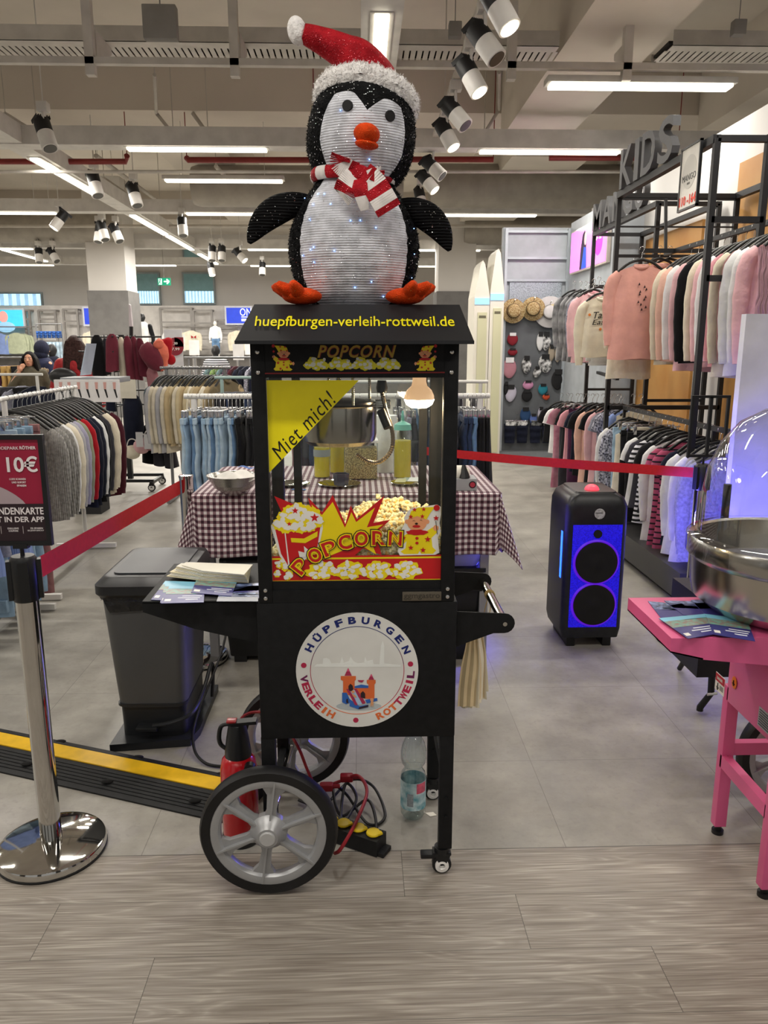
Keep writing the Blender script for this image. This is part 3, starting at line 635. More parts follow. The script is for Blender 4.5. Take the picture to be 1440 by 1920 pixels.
arc_text('HÜPFBURGEN', 152, 24, .145, False, LM, 'logo_lettering_top')
arc_text('VERLEIH', 188.5, 240, .146, True, LM, 'logo_lettering_left')
arc_text('ROTTWEIL', 295, 355, .146, True, LM, 'logo_lettering_right')
# bouncy castle picture and pale skyline
KL = lambda pts: [(540 + x / 5.54, 1130 + y / 5.54) for x, y in pts]
YP = YC - .0013
sky = [(275, 660), (300, 640), (360, 640), (365, 580), (400, 575), (430, 590), (450, 632), (540, 630), (560, 560), (580, 625), (630, 610), (650, 560), (680, 610), (720, 632), (790, 625), (800, 560), (820, 610), (880, 595), (890, 640), (950, 640), (965, 450), (985, 395), (1000, 450), (1000, 632), (1170, 650), (1175, 668), (275, 668)]
foil('pale_skyline', M('sticker_pale', 'ecefec', .35), YP, KL(sky), sg)
foil('castle_base', M('logo_pale_grey', 'b3bcc0', .5), YP, KL(blob_poly(735, 1075, 235, 45, 28, 0, 0)), sg)
BL = M('castle_blue', '2b63b5', .45); CO = M('castle_orange', 'dc6a35', .45); DKB = M('castle_dark_blue', '173a78', .45); PK = M('castle_pink', 'd8557c', .45)
castle = multi('bouncy_castle_walls', CO, YP - .0004, [KL([(548, 762), (705, 762), (705, 800), (692, 812), (692, 960), (572, 960), (572, 812), (548, 800)]), KL([(818, 802), (910, 802), (910, 835), (898, 850), (898, 1000), (835, 1000), (835, 850), (818, 835)]), KL([(695, 890), (760, 878), (838, 888), (838, 1000), (695, 985)])], sg)
multi('castle_blue_parts', BL, YP - .0008, [KL([(562, 935), (610, 935), (640, 1000), (740, 1075), (835, 1058), (835, 1085), (735, 1108), (640, 1075), (640, 1040), (605, 1055), (562, 1035)]), KL([(692, 868), (760, 850), (835, 862), (835, 886), (692, 886)]), KL([(800, 1010), (925, 990), (930, 1018), (820, 1048)])], castle)
multi('castle_roofs', M('castle_crimson', 'a82a50', .45), YP - .0008, [KL([(588, 758), (625, 676), (662, 758)]), KL([(834, 800), (865, 738), (895, 800)]), KL([(722, 805), (792, 805), (770, 830), (735, 822)])], castle)
multi('castle_roof_tips', PK, YP - .0012, [KL([(608, 715), (625, 676), (643, 715)]), KL([(850, 768), (865, 738), (880, 768)])], castle)
multi('castle_slide_rails', M('castle_crimson'), YP - .0012, [KL([(605, 895), (635, 900), (725, 1050), (715, 1066), (695, 1062)]), KL([(685, 895), (712, 895), (805, 1035), (795, 1050), (772, 1050)])], castle)
multi('castle_slide', M('castle_pale_blue', 'a9c3df', .45), YP - .0012, [KL([(640, 905), (690, 905), (772, 1055), (725, 1062)])], castle)
multi('castle_doors', M('castle_doorway', '2c1b22', .6), YP - .0014, [KL([(628, 900), (628, 865), (648, 842), (672, 862), (678, 900), (665, 925), (640, 915)]), KL([(755, 985), (755, 940), (778, 918), (800, 942), (802, 995)]), KL([(605, 1040), (605, 1005), (622, 995), (628, 1045)]), KL([(735, 1088), (835, 1062), (835, 1082), (735, 1106)])], castle)
multi('castle_figures', M('castle_skin', 'd99a6c', .6), YP - .0018, [KL(blob_poly(675, 925, 18, 14, 12, 0, 0)), KL([(665, 940), (700, 965), (715, 985), (690, 985), (668, 962)]), KL(blob_poly(872, 1008, 18, 18, 14, 0, 0)), KL([(860, 1025), (888, 1025), (884, 1075), (892, 1080), (880, 1080), (874, 1050), (866, 1078), (856, 1078)])], castle)
# ------------------------------------------------------------------ inside the glass cabinet
kx = at(636, 815, Y=2.14).x
kt = MB(); kz = 1.235
kt.lathe([(.0001, kz), (.085, kz), (.100, kz + .012), (.104, kz + .03), (.104, kz + .105), (.107, kz + .108), (.104, kz + .112), (.098, kz + .108), (.098, kz + .03)], (kx, 2.14, 0), 48)
ket = kt.build('kettle', M('kettle_steel', '9a948c', .2, 1, (4, .15), None, wave=('X', 7, .0012, 1)), cart)
MB().lathe([(.101, kz + .112), (.101, kz + .118), (.06, kz + .124), (.0001, kz + .126)], (kx, 2.14, 0), 40).build('kettle_lid', M('dark_steel', '45423f', .3, .9), ket)
rods = MB()
for x, y in ((kx + .085, 2.14), (kx - .03, 2.2), (kx + .04, 2.05)): rods.cyl((x, y, kz + .1), (x, y, 1.43), .004, 10)
rods.cyl((kx, 2.14, kz + .12), (kx, 2.14, 1.43), .007, 12); rods.build('hanging_rods', STEEL, ket)
MB().box(kx + .100, 2.12, kz + .098, kx + .142, 2.16, kz + .122, .002).build('latch', STEEL, ket)
MB().cyl((kx + .115, 2.10, kz + .095), (kx + .134, 2.08, kz + .05), .012, 14).build('tilt_grip', BLKP, ket)
c0 = at(716, 730, Y=2.12)
pts = spline([at(716, 735, Y=2.12), at(724, 770, Y=2.12), at(736, 812, Y=2.12), at(733, 845, Y=2.13), at(712, 866, Y=2.14), at(688, 864, Y=2.15), at(668, 852, Y=2.15)], 14)
b = MB(); b.tube(pts, [.0052 + .0013 * (i % 2) for i in range(len(pts))], 12); b.build('armoured_cable', M('conduit_brass', '9c8d7a', .25, .95), ket)
MB().lathe([(.0001, -.012), (.014, -.012), (.016, 0), (.012, .02)], c0 + Vector((0, 0, .004)), 18).build('cable_plug', BLKP, ket)
# heat bulb
bc = at(786, 748, Y=2.15); z = bc.z
bl = MB().lathe([(.0001, z - .026), (.022, z - .024), (.036, z - .015), (.042, z - .001)], (bc.x, 2.15, 0), 32).build('bulb_face', M('bulb_glow', 'ffdfb0', .3, emit=110), cart)
MB().lathe([(.042, z - .001), (.041, z + .010), (.034, z + .025), (.022, z + .036), (.019, z + .048), (.019, z + .072)], (bc.x, 2.15, 0), 32).build('bulb_neck', M('bulb_glass', 'e9d7c6', .15, 0, emit=.9, ecol='d9a97a'), cart)
MB().cyl((bc.x, 2.15, z + .07), (bc.x, 2.15, 1.43), .022, 20).build('bulb_socket', M('socket_white', 'e8e2d6', .5), cart)
# popcorn heap (nobody could count it)
rp = random.Random(9); pk = MB()
ico = bmesh.new(); bmesh.ops.create_icosphere(ico, subdivisions=1, radius=1); iv = [v.co.copy() for v in ico.verts]; ifc = [[v.index for v in f.verts] for f in ico.faces]; ico.free()
def kernel(c, s):
    for k in range(4):
        o = Vector((rp.uniform(-1, 1), rp.uniform(-1, 1), rp.uniform(-1, 1))) * s * .55; r = s * rp.uniform(.4, .7); pk.mi = 0 if rp.random() < .8 else 1
        pk.add([c + o + v * r * rp.uniform(.85, 1.15) for v in iv], ifc)
def ptop(x): return .955 + .085 * max(0, min(1, (x + .15) / .2)) - .02 * max(0, x - .1) / .1
for i in range(2300):
    x = rp.uniform(PX0 + .03, PX1 - .03); y = rp.uniform(YF + .028, YB - .03); t = rp.random()
    top = ptop(x) + .015 * sin(x * 40) * sin(y * 30)
    z = top - .012 * rp.random() if (t < .45) else rp.uniform(.888, top)
    if t >= .45 and y > YF + .05: y = YF + .028 + rp.random() * .02
    kernel(Vector((x, y, z)), rp.uniform(.008, .012))
pk.build('popcorn', [M('popcorn_cream', 'f8e9bd', .75, 0, (60, .15)), M('popcorn_gold', 'ebbd68', .6, 0, (60, .15))], smooth=60, label='heap of yellow popcorn lying behind the glass of the black cart', cat='popcorn', kind='stuff')
# scoop tray edge behind the heap
# bag bundle tied to the push bar
SP = M('jute_string', 'a58f63', .9); bx, by = .335, 2.15
bg = thing('paper_bag_bundle', 'bundle of cream paper popcorn bags hanging by jute string from the push bar', 'paper bags', (.36, by, .45))
rb = random.Random(3)
for k in range(9):
    b = MB(); x0_ = .318 + .0032 * k; y_ = 2.085 + .010 * k; top = .70 + rb.uniform(-.01, .01); bot = .452 + rb.uniform(0, .03); fan = (k - 4) * .003
    def fn(u, v, x0_=x0_, y_=y_, top=top, bot=bot, k=k, fan=fan): return Vector((x0_ + (u - .5) * (.022 + .030 * min(1, v * 2.2)) + fan * v + .0015 * sin(6 * v + k), y_ + .003 * sin(u * 16 + k) - .012 * v, top + (bot - top) * v))
    b.grid(fn, 10, 10); n0 = len(b.v); b.v += [(p + Vector((0, .0016, 0))) for p in b.v]; b.f += [[i + n0 for i in reversed(f)] for f in b.f[:]]; b.m += b.m[:]
    b.build('paper_bag', M('paper_cream', 'f1e9d2', .85, 0, (8, .08)) if k % 3 else M('paper_tan', 'e6d2a8', .85, 0, (8, .1)), bg)
b = MB(); b.tube(spline([(.388, 2.2, .782), (.374, 2.19, .74), (.36, 2.16, .70), (.352, 2.14, .67)]), .0014, 5); b.tube(spline([(.392, 2.2, .782), (.382, 2.17, .72), (.362, 2.14, .69)]), .0014, 5)
b.tube(spline([(.36, 2.14, .70), (.34, 2.10, .735), (.32, 2.08, .725), (.315, 2.06, .71)]), .0012, 5); b.tube(spline([(.36, 2.14, .70), (.335, 2.1, .715), (.31, 2.08, .74)]), .0012, 5)
for k in range(4): b.tube([(.388 + .0146 * cos(t * .6), 2.2 + .006 * k, .765 + .0146 * sin(t * .6)) for t in range(12)], .0013, 5)
b.build('string', SP, bg)
# leaflets and paper bags on the left shelf
def sheet(name, label, cat, corners, z, m, group=None, parts=None, thick=.0012, curl=0):
    "flat printed sheet: corners given as photo spots on a level"
    P = [at(x, y, z=z) for x, y in corners]; b = MB(); b.prism([p + Vector((0, 0, 0)) for p in P], (0, 0, thick)); o = b.build(name, m, smooth=0, label=label, cat=cat, group=group)
    def bil(u, v): return (P[0] * (1 - u) + P[1] * u) * (1 - v) + (P[3] * (1 - u) + P[2] * u) * v
    for nm, mt, (u0, v0, u1, v1) in parts or []:
        q = MB(); q.prism([bil(u, v) + Vector((0, 0, thick + .0001)) for u, v in ((u0, v0), (u1, v0), (u1, v1), (u0, v1))], (0, 0, .0003)); q.build(nm, mt, o, smooth=0)
    return o
NB = M('leaflet_navy', '343278', .35); SKY_ = M('leaflet_sky', '7cc0dc', .35); PKK = M('leaflet_castle_photo', 'd8a39a', .35, 0, (70, .6), mcol='6fa89a'); TXW = M('leaflet_white_print', 'd8dae6', .4)
NIG = M('leaflet_night_photo', '26306b', .35, 0, (60, .9), mcol='8fa4d8'); 
def lf(corners, z, label, night=False, m=None):
    parts = [('photo_print', SKY_ if not night else NIG, (0, 0, 1, .5 if night else .2)), ('castle_print', PKK if not night else M('leaflet_blue_glow', '5b7fd0', .35, 0, (50, .7), mcol='1c2150'), (0, .18, 1, .5)), ('text_print', TXW, (.45, .60, .95, .64)), ('text_print', TXW, (.35, .70, .9, .74)), ('text_print', TXW, (.55, .80, .85, .84)), ('logo_print', W_, (.05, .78, .2, .9))]
    if night: parts = parts[:2]
    sheet('leaflet', label, 'leaflet', corners, z, m or NB, 'leaflets', parts)
zs = .837
lf([(310, 1090), (372, 1092), (340, 1128), (283, 1125)], zs, 'leftmost blue leaflet with castle picture on the black cart shelf')
lf([(310, 1094), (372, 1098), (352, 1131), (300, 1131)], zs + .0015, 'blue leaflet overlapping the leftmost one on the black cart shelf')
lf([(318, 1099), (384, 1100), (382, 1130), (302, 1132)], zs + .003, 'frontmost blue leaflet with pale logo oval on the black cart shelf')
lf([(370, 1084), (445, 1090), (434, 1118), (358, 1112)], zs + .0045, 'castle leaflet lying beneath the white paper bags on the cart shelf')
lf([(436, 1096), (486, 1094), (486, 1122), (432, 1124)], zs + .0015, 'dark blue leaflet tucked against the post of the black cart', True)
lf([(412, 1112), (484, 1112), (484, 1128), (406, 1128)], zs + .003, 'grey car-park leaflet at the right front of the cart shelf', True, M('leaflet_grey', '8b8f9a', .35))
PAP = M('paper_bag_white', 'e9e5d8', .8, 0, (5, .03))
for i in range(9):
    z = zs + .007 + i * .0035; dx = -i * 1.2; e = rb.uniform(-4, 4)
    c = [(312 + i * 3.2 + e, 1078 - i * 2.6), (330 + i * 2 + e, 1068 - i * 2.0), (470 + i * .5, 1066 - i * 1.2), (466 - i, 1090 - i * 1.8), (380, 1086 - i * 2.2)]
    P = [at(x, y + 3, z=z) for x, y in c]; b = MB(); b.prism(P, (0, 0, .002))
    b.build('paper_bag', PAP if i % 3 else M('paper_bag_cream', 'e5dbbb', .8, 0, (5, .04)), smooth=0, label='white paper popcorn bag on the cart shelf, %s from the bottom of its stack' % ORD[i], cat='paper bag', group='stack of paper bags on the cart shelf')
# ------------------------------------------------------------------ penguin
def glitter(name, col, spark, dens, rough=.8, wave=None, wd=.002, fill=None):
    m = M(name, col, rough, 0, (30, .25), spec=.15); N, L, b = nodes(m)
    tc = N.new('ShaderNodeTexCoord'); v = N.new('ShaderNodeTexVoronoi'); v.inputs['Scale'].default_value = dens; L.new(tc.outputs['Object'], v.inputs['Vector'])
    sp = N.new('ShaderNodeSeparateColor'); L.new(v.outputs['Color'], sp.inputs[0])
    g = N.new('ShaderNodeMath'); g.operation = 'GREATER_THAN'; g.inputs[1].default_value = 1 - spark; L.new(sp.outputs[0], g.inputs[0])
    d = N.new('ShaderNodeMath'); d.operation = 'LESS_THAN'; d.inputs[1].default_value = .35; L.new(v.outputs['Distance'], d.inputs[0])
    k = N.new('ShaderNodeMath'); k.operation = 'MULTIPLY'; L.new(g.outputs[0], k.inputs[0]); L.new(d.outputs[0], k.inputs[1])
    L.new(k.outputs[0], b.inputs['Metallic'])
    mx = N.new('ShaderNodeMix'); mx.data_type = 'RGBA'; old = b.inputs['Base Color'].links[0].from_socket; L.new(old, mx.inputs[6]); mx.inputs[7].default_value = (lin(fill) + (1,)) if fill else (.9, .93, 1, 1); L.new(k.outputs[0], mx.inputs[0]); L.new(mx.outputs[2], b.inputs['Base Color'])
    r = N.new('ShaderNodeMapRange'); r.inputs[3].default_value = rough; r.inputs[4].default_value = .18; L.new(k.outputs[0], r.inputs[0]); L.new(r.outputs[0], b.inputs['Roughness'])
    bp = N.new('ShaderNodeBump'); bp.inputs['Distance'].default_value = wd; bp.inputs['Strength'].default_value = .9
    if wave:
        w = N.new('ShaderNodeTexWave'); w.bands_direction = 'Z'; w.inputs['Scale'].default_value = wave; w.inputs['Distortion'].default_value = 1.2; w.inputs['Detail'].default_value = 2; w.inputs['Detail Scale'].default_value = 2
        L.new(tc.outputs['Object'], w.inputs['Vector']); L.new(w.outputs[1], bp.inputs['Height'])
        wm_ = N.new('ShaderNodeMix'); wm_.data_type = 'RGBA'; wm_.inputs[7].default_value = tuple(x * .5 for x in lin(col)) + (1,); old = b.inputs['Base Color'].links[0].from_socket; L.new(old, wm_.inputs[6])
        iv_ = N.new('ShaderNodeMapRange'); iv_.inputs[3].default_value = .34; iv_.inputs[4].default_value = 0; L.new(w.outputs[1], iv_.inputs[0]); L.new(iv_.outputs[0], wm_.inputs[0]); L.new(wm_.outputs[2], b.inputs['Base Color'])
    else: L.new(v.outputs['Distance'], bp.inputs['Height'])
    L.new(bp.outputs[0], b.inputs['Normal'])
    return m
PB = glitter('penguin_black_fabric', '08090b', .14, 210, .85, wd=.004)
PW = glitter('penguin_white_fabric', 'd2d4dc', .07, 300, .6, wave=52, wd=.0012)
PR = glitter('glitter_red', 'a30d1c', .16, 330, .6, fill='ff8090'); PO = glitter('glitter_orange', 'd8430b', .06, 400, .7, fill='ffc080')
FUR = M('white_plush', 'e9e6e4', .95, 0, (60, .1), (120, .006)); 
pen = thing('penguin_figure', 'glittery black and white penguin with santa hat standing on the cart roof', 'penguin decoration', (-.015, 2.14, 1.604))
def interp(tab, v):
    for (a, x), (b, y) in zip(tab, tab[1:]):
        if v <= b: t = (v - a) / (b - a); t = t * t * (3 - 2 * t) if False else t; return x + (y - x) * t
    return tab[-1][1]
def smoothtab(pts, k=10):
    P = spline([(a, b, 0) for a, b in pts], k); return [(p.x, p.y) for p in P]
PC = Vector((-.018, 2.14, 0))
# body: half width by height
bodyw = smoothtab([(1.604, .105), (1.63, .135), (1.68, .160), (1.74, .172), (1.80, .165), (1.86, .138), (1.91, .100), (1.945, .075)])
def bpt(a, z, off=0):
    w = interp(bodyw, z) + off; d = w * .82
    cx = PC.x + .004; return Vector((cx + w * sin(a), PC.y - d * cos(a), z))
b = MB().grid(lambda u, v: bpt(2 * PI * u, 1.604 + .341 * v), 56, 40, True); b.f.append(list(range(55, -1, -1))); b.m.append(0)
body = b.build('body', PB, pen)
# white belly, laid over the front
blim = smoothtab([(1.604, .95), (1.65, .98), (1.72, .92), (1.80, .92), (1.87, .93), (1.92, .88), (1.945, .8)])
MB().grid(lambda u, v: bpt((u * 2 - 1) * interp(blim, 1.604 + .336 * v), 1.606 + .336 * v, .004 * (1 - abs(u * 2 - 1) ** 8) + .0005 * sin(v * 70 + 2 * sin(u * 4))), 44, 110).build('belly', PW, body)
# head tilted to its left
tilt = Matrix.Translation((PC.x + .01, PC.y, 1.93)) @ Matrix.Rotation(radians(9), 4, 'Y') @ Matrix.Rotation(radians(4), 4, 'Z')
headw = smoothtab([(-.02, .088), (.0, .112), (.04, .132), (.09, .138), (.14, .134), (.18, .118), (.21, .09), (.232, .045), (.238, .002)])
def hpt(a, z, off=0):
    w = interp(headw, z) + off; return tilt @ Vector((w * sin(a), -w * .88 * cos(a), z))
b = MB().grid(lambda u, v: hpt(2 * PI * u, -.02 + .258 * v), 56, 36, True)
head = b.build('head', PB, pen)
def face(u, v):
    s = u * 2 - 1; lim = interp(smoothtab([(-.02, .7), (.03, .82), (.09, .86), (.14, .82), (.18, .72), (.2, .6)]), 0.08)
    zt = .148 + .022 * (1 - (abs(abs(s) - .5) / .5) ** 2) - .016 * max(0, 1 - abs(s) / .35) - .03 * max(0, abs(s) - .82) / .18 * 3
    z = -.018 + (zt + .018) * v; lim = interp([(-.02, .72), (.02, .80), (.06, .88), (.12, .90), (.16, .84), (.2, .72)], z)
    return hpt(s * lim, z, .004 * (1 - abs(s) ** 8) )
fc = MB().grid(face, 44, 70).build('face', PW, head)
for a, z in ((-.35, .134), (.42, .131)):
    e = MB(); o = hpt(a, z, .006); nrm = (hpt(a, z, .02) - hpt(a, z, .0)).normalized(); e.frus(o - nrm * .003, o + nrm * .003, .0135, .0125, 24); e.build('eye', M('felt_black', '070709', .7), head)
o = hpt(.06, .062, .012)
def scale_pts(b_, T): b_.T = T
Rt = tilt.to_3x3()
bk = MB().ell(o + Vector((0, -.012, .012)), (.032, .032, .024), 24, 14, Rt).build('beak', PO, head)
MB().ell(o + Vector((0, -.010, -.011)), (.029, .026, .010), 24, 10, Rt).build('lower_beak', PO, head)
# wings
def wing(s, p, q):
    p = Vector(p); q = Vector(q); d = q - p; b = MB(); pts = []; rr = []
    for i in range(17):
        t = i / 16; pts.append(p + d * t + Vector((0, 0, -.012 * sin(PI * t) * 0)) + Vector((s * .022 * sin(PI * t), 0, .02 * sin(PI * t)))); rr.append(.043 * (max(.02, sin(PI * min(1, (t * .93 + .05)))) ** .65) * (1 - .2 * t))
    b.tube(pts, rr, 20, ell=(.95, .55, .95)); b.build('wing', PBR, pen)
PBR = M('penguin_knit_black', '0d0e11', .8, 0, (60, .5), None, wave=('Z', 42, .004)); PBR = glitter('penguin_wing_fabric', '090a0c', .07, 260, .8, wave=42, wd=.004)
wing(-1, (-.122, 2.125, 1.872), at(467, 456, Y=2.10)); wing(1, (.094, 2.125, 1.862), at(843, 470, Y=2.10))
# feet
for s, x, px in ((-1, -.145, 545), (1, .115, 745)):
    f_ = MB(); c = Vector((x, 2.01, 1.624)); f_.ell(c, (.050, .05, .021), 20, 12)
    for k, (dx, dy) in enumerate(((.9, .2), (.7, -.6), (.2, -.95))):
        d = Vector((s * dx, dy, .10)); f_.tube([c + d * .02, c + d * .05 + Vector((0, 0, .008)), c + d * .078 + Vector((0, 0, .016)), c + d * .086 + Vector((0, 0, .016))], [.019, .017, .011, .003], 12)
    f_.build('foot', PO, pen)
# tiny lit diodes in the cloth
rl = random.Random(12); b = MB()
for i in range(26):
    if i < 17: a = rl.uniform(-.85, .85); z = rl.uniform(1.62, 1.9); p = bpt(a, z, .006)
    elif i < 22: a = rl.uniform(-.7, .7); z = rl.uniform(0, .15); p = hpt(a, z, .007)
    else: a = rl.choice((-1, 1)) * rl.uniform(1.0, 1.3); p = bpt(a, rl.uniform(1.65, 1.88), .003)
    b.ell(p, .0011, 8, 6)
b.build('led_lights', M('led_blue_white', '9fc6ff', .3, emit=14, ecol='6fa8ff'), pen)
# hat
b = MB(); k = 40
ring = [hpt(2 * PI * i / k, .168 - .020 * cos(2 * PI * i / k) * -1 + .012, .010) for i in range(k)]
ring = [hpt(2 * PI * i / k, .182 + .024 * cos(2 * PI * i / k) , .012) for i in range(k)]
hat = thing('x', None, None) if False else None
rf = random.Random(5)
def brim(u, v):
    a = 2 * PI * u; i = a; c = hpt(a, .192 + .028 * cos(a), .0); out = (hpt(a, .19, .05) - hpt(a, .19, 0)).normalized(); up = Rt @ Vector((0, 0, 1)); t = 2 * PI * v
    r = .024 + .0035 * noise.noise(Vector((sin(a) * 16, cos(a) * 16, v * 9))) * 2; return c + out * (.003 + r * .9 * cos(t)) + up * r * 1.25 * sin(t)
hat = MB().grid(lambda u, v: brim(u, v), 120, 18, True).build('hat_brim', FUR, head)
# fuzz on the brim
fz = MB()
for i in range(5200):
    u, v = rf.random(), rf.random(); p = brim(u, v); c = hpt(2 * PI * u, .192 + .028 * cos(2 * PI * u), .003); d = (p - c).normalized() + Vector((rf.uniform(-.6, .6), rf.uniform(-.6, .6), rf.uniform(-.6, .6))); e = p + d.normalized() * rf.uniform(.004, .008); w = d.cross(Vector((rf.random(), rf.random(), rf.random()))).normalized() * .0011
    fz.add([p - w, p + w, e], [(0, 1, 2)])
fz.build('brim_plush', FUR, hat, smooth=0)
tipp = at(566, 66, Y=2.12); base = tilt @ Vector((.012, 0, .19)); mid = at(640, 95, Y=2.13)
crown = [tilt @ Vector((0, 0, .218)), tilt @ Vector((0, 0, .235)), at(672, 116, Y=2.13), at(645, 98, Y=2.13), at(610, 80, Y=2.13), at(568, 62, Y=2.12)]
rad = [.084, .068, .052, .041, .033, .022]; sp_ = spline(crown, 6); b = MB(); b.tube(sp_, [interp(list(zip(range(6), rad)), i / 6) for i in range(len(sp_))], 32); b.build('hat_crown', PR, head)
pm = MB().ell(at(557, 58, Y=2.12), (.024, .022, .034), 20, 16, Matrix.Rotation(radians(-10), 3, 'Y')).build('pompom', FUR, head)
# scarf: red and white bands
def scarf_mat():
    m = M('scarf_stripes', 'a81220', .75, 0, (40, .2)); return m
SR = PR; SW = M('scarf_white', 'ddd7d4', .8, 0, (40, .1), (80, .001))
b = MB(); n = 72
for i in range(n):
    a0, a1 = 2 * PI * i / n, 2 * PI * (i + 1) / n; b.mi = 1 if (i // 4) % 2 else 0
    def sp(a, t): r = .104 + .011 * cos(t); return Vector((PC.x + .006 + r * sin(a), PC.y - r * .92 * cos(a), 1.928 + .017 * sin(t) - .004 * sin(a)))
    q = [sp(a0, 2 * PI * j / 10) for j in range(10)] + [sp(a1, 2 * PI * j / 10) for j in range(10)]
    b.add(q, [(j, (j + 1) % 10, 10 + (j + 1) % 10, 10 + j) for j in range(10)])
scarf = b.build('scarf', [SR, SW], pen)
def ribbon(pts, w, nrm, bands, name, first=0, thick=.006):
    P = spline(pts, 8); k = len(P); b = MB()
    for i in range(k - 1):
        b.mi = (int(i * bands / (k - 1)) + first) % 2; d = (P[i + 1] - P[i]).normalized(); s = d.cross(Vector(nrm)).normalized()
        wa = w if not callable(w) else w(i / (k - 1)); wb = w if not callable(w) else w((i + 1) / (k - 1))
        nv = s.cross(d).normalized() * thick / 2
        q = [P[i] - s * wa - nv, P[i] + s * wa - nv, P[i] + s * wa + nv, P[i] - s * wa + nv, P[i + 1] - s * wb - nv, P[i + 1] + s * wb - nv, P[i + 1] + s * wb + nv, P[i + 1] - s * wb + nv]
        b.add(q, [(3, 2, 1, 0), (4, 5, 6, 7), (0, 1, 5, 4), (1, 2, 6, 5), (2, 3, 7, 6), (3, 0, 4, 7)])
    return b.build(name, [SR, SW], scarf, smooth=60)
ys = 2.005
def S(px, py, y=ys): return at(px, py, Y=y)
MB().ell(S(672, 330, 2.005), (.034, .022, .026), 24, 14).build('scarf_knot', SR, scarf)
ribbon([S(670, 325, 2.0), S(652, 318, 1.99), S(638, 305, 1.985), S(640, 292, 1.98)], .024, (0, -1, 0), 3, 'scarf_loop', 0)
ribbon([S(680, 328, 1.99), S(700, 345, 1.975), S(716, 370, 1.965), S(730, 395, 1.965)], .031, (0, -1, 0), 5, 'scarf_tail', 0, .01)
ribbon([S(665, 332, 1.99), S(650, 348, 1.975), S(645, 362, 1.975), S(640, 368, 1.978)], .026, (0, -1, 0), 3, 'scarf_tail', 1, .008)
ribbon([S(672, 338, 1.985), S(676, 358, 1.972), S(680, 378, 1.97), S(684, 394, 1.972)], lambda t: .022 - .012 * t, (0, -1, 0), 2, 'scarf_tail', 0, .008)
ribbon([S(690, 330, 1.985), S(712, 322, 1.985), S(700, 342, 1.975)], .012, (0, -1, 0), 2, 'scarf_loop', 1, .01)

# shaggy tinsel threads on the black cloth
rt = random.Random(8); b = MB()
def thread(p, n):
    d = (n + Vector((rt.uniform(-.8, .8), rt.uniform(-.8, .8), rt.uniform(-.8, .8)))).normalized(); w = d.cross(Vector((rt.random(), rt.random(), rt.random() + .1))).normalized() * .0011; b.add([p - w, p + w, p + d * rt.uniform(.004, .008)], [(0, 1, 2)])
for i in range(12000):
    a = rt.uniform(.95, 2 * PI - .95); z = rt.uniform(1.61, 1.93); p = bpt(a, z); thread(p, (p - bpt(a, z, -.05)))
    if i % 2: a = rt.uniform(.7, 2 * PI - .7); z = rt.uniform(0, .2); p = hpt(a, z); thread(p, (p - hpt(a, z, -.05)))
b.build('tinsel_threads', PB, pen, smooth=0)
# ------------------------------------------------------------------ barrier posts
def stanchion(x, y, label, top=.93, cap='belt', lean=0):
    t = thing('barrier_post', label, 'barrier post', (x, y, 0))
    MB().lathe([(.0001, .002), (.150, .002), (.156, .006), (.158, .022), (.154, .030), (.140, .036), (.06, .046), (.04, .048), (.0001, .048)], (x, y, 0), 64).build('base_plate', CHR, t)
    MB().lathe([(.151, 0), (.157, 0), (.159, .006), (.151, .006), (.151, 0)], (x, y, 0), 48).build('rubber_ring', RUB, t)
    MB().lathe([(.031, .045), (.031, top - (.09 if cap == 'belt' else .01))], (x, y, 0), 36).build('pole', CHR, t)
    if cap == 'belt':
        h = MB(); h.lathe([(.0335, top - .13), (.036, top - .125), (.036, top - .01), (.030, top), (.0001, top)], (x, y, 0), 28)
        for a in (0, 90, 180, 270):
            r = radians(a + 20); c = Vector((x + .036 * cos(r), y + .036 * sin(r), 0)); u = Vector((cos(r), sin(r), 0)); h.beam(c + Vector((0, 0, top - .125)), c + Vector((0, 0, top - .012)), .026, .018, up=u)
        h.build('belt_head', BLKP, t)
    else: MB().lathe([(.033, top - .012), (.034, top), (.0001, top + .001)], (x, y, 0), 28).build('end_cap', CHR, t)
    return t
b1 = at(98, 1583, z=.02); stanchion(b1.x, b1.y, 'polished steel barrier post at the left edge carrying the red poster')
b2 = at(368, 1238, z=0); stanchion(-.815, 3.56, 'polished steel barrier post between the waste bin and the checked table', .915, 'x')
b3 = at(1296, 1215, z=0); stanchion(1.70, 3.73, 'polished steel barrier post with an empty frame before the girls clothes')
stanchion(.335, 4.75, 'steel barrier post standing behind the checked table')
BELT = M('red_belt', 'c20f1c', .6, 0, (60, .06), None, wave=('Z', 90, .0004))
def belt(p, q, label, h=.05, sag=.01):
    p = Vector(p); q = Vector(q); b = MB(); n = 16; d = (q - p).normalized(); s = d.cross(Vector((0, 0, 1))).normalized() * .001
    b.grid(lambda u, v: p + (q - p) * u + Vector((0, 0, (v - .5) * h - sag * sin(PI * u))) + s, n, 1); k = len(b.v); b.grid(lambda u, v: p + (q - p) * u + Vector((0, 0, (.5 - v) * h - sag * sin(PI * u))) - s, n, 1)
    b.build('barrier_belt', BELT, label=label, cat='barrier belt')
belt((b1.x + .03, b1.y + .03, .885), (-.838, 3.53, .863), 'red barrier belt running from the left post to the post by the table', .062, 0)
belt((.38, 4.74, .868), (1.66, 3.745, .885), 'red barrier belt stretched across the clothes on the right', .05, .008)
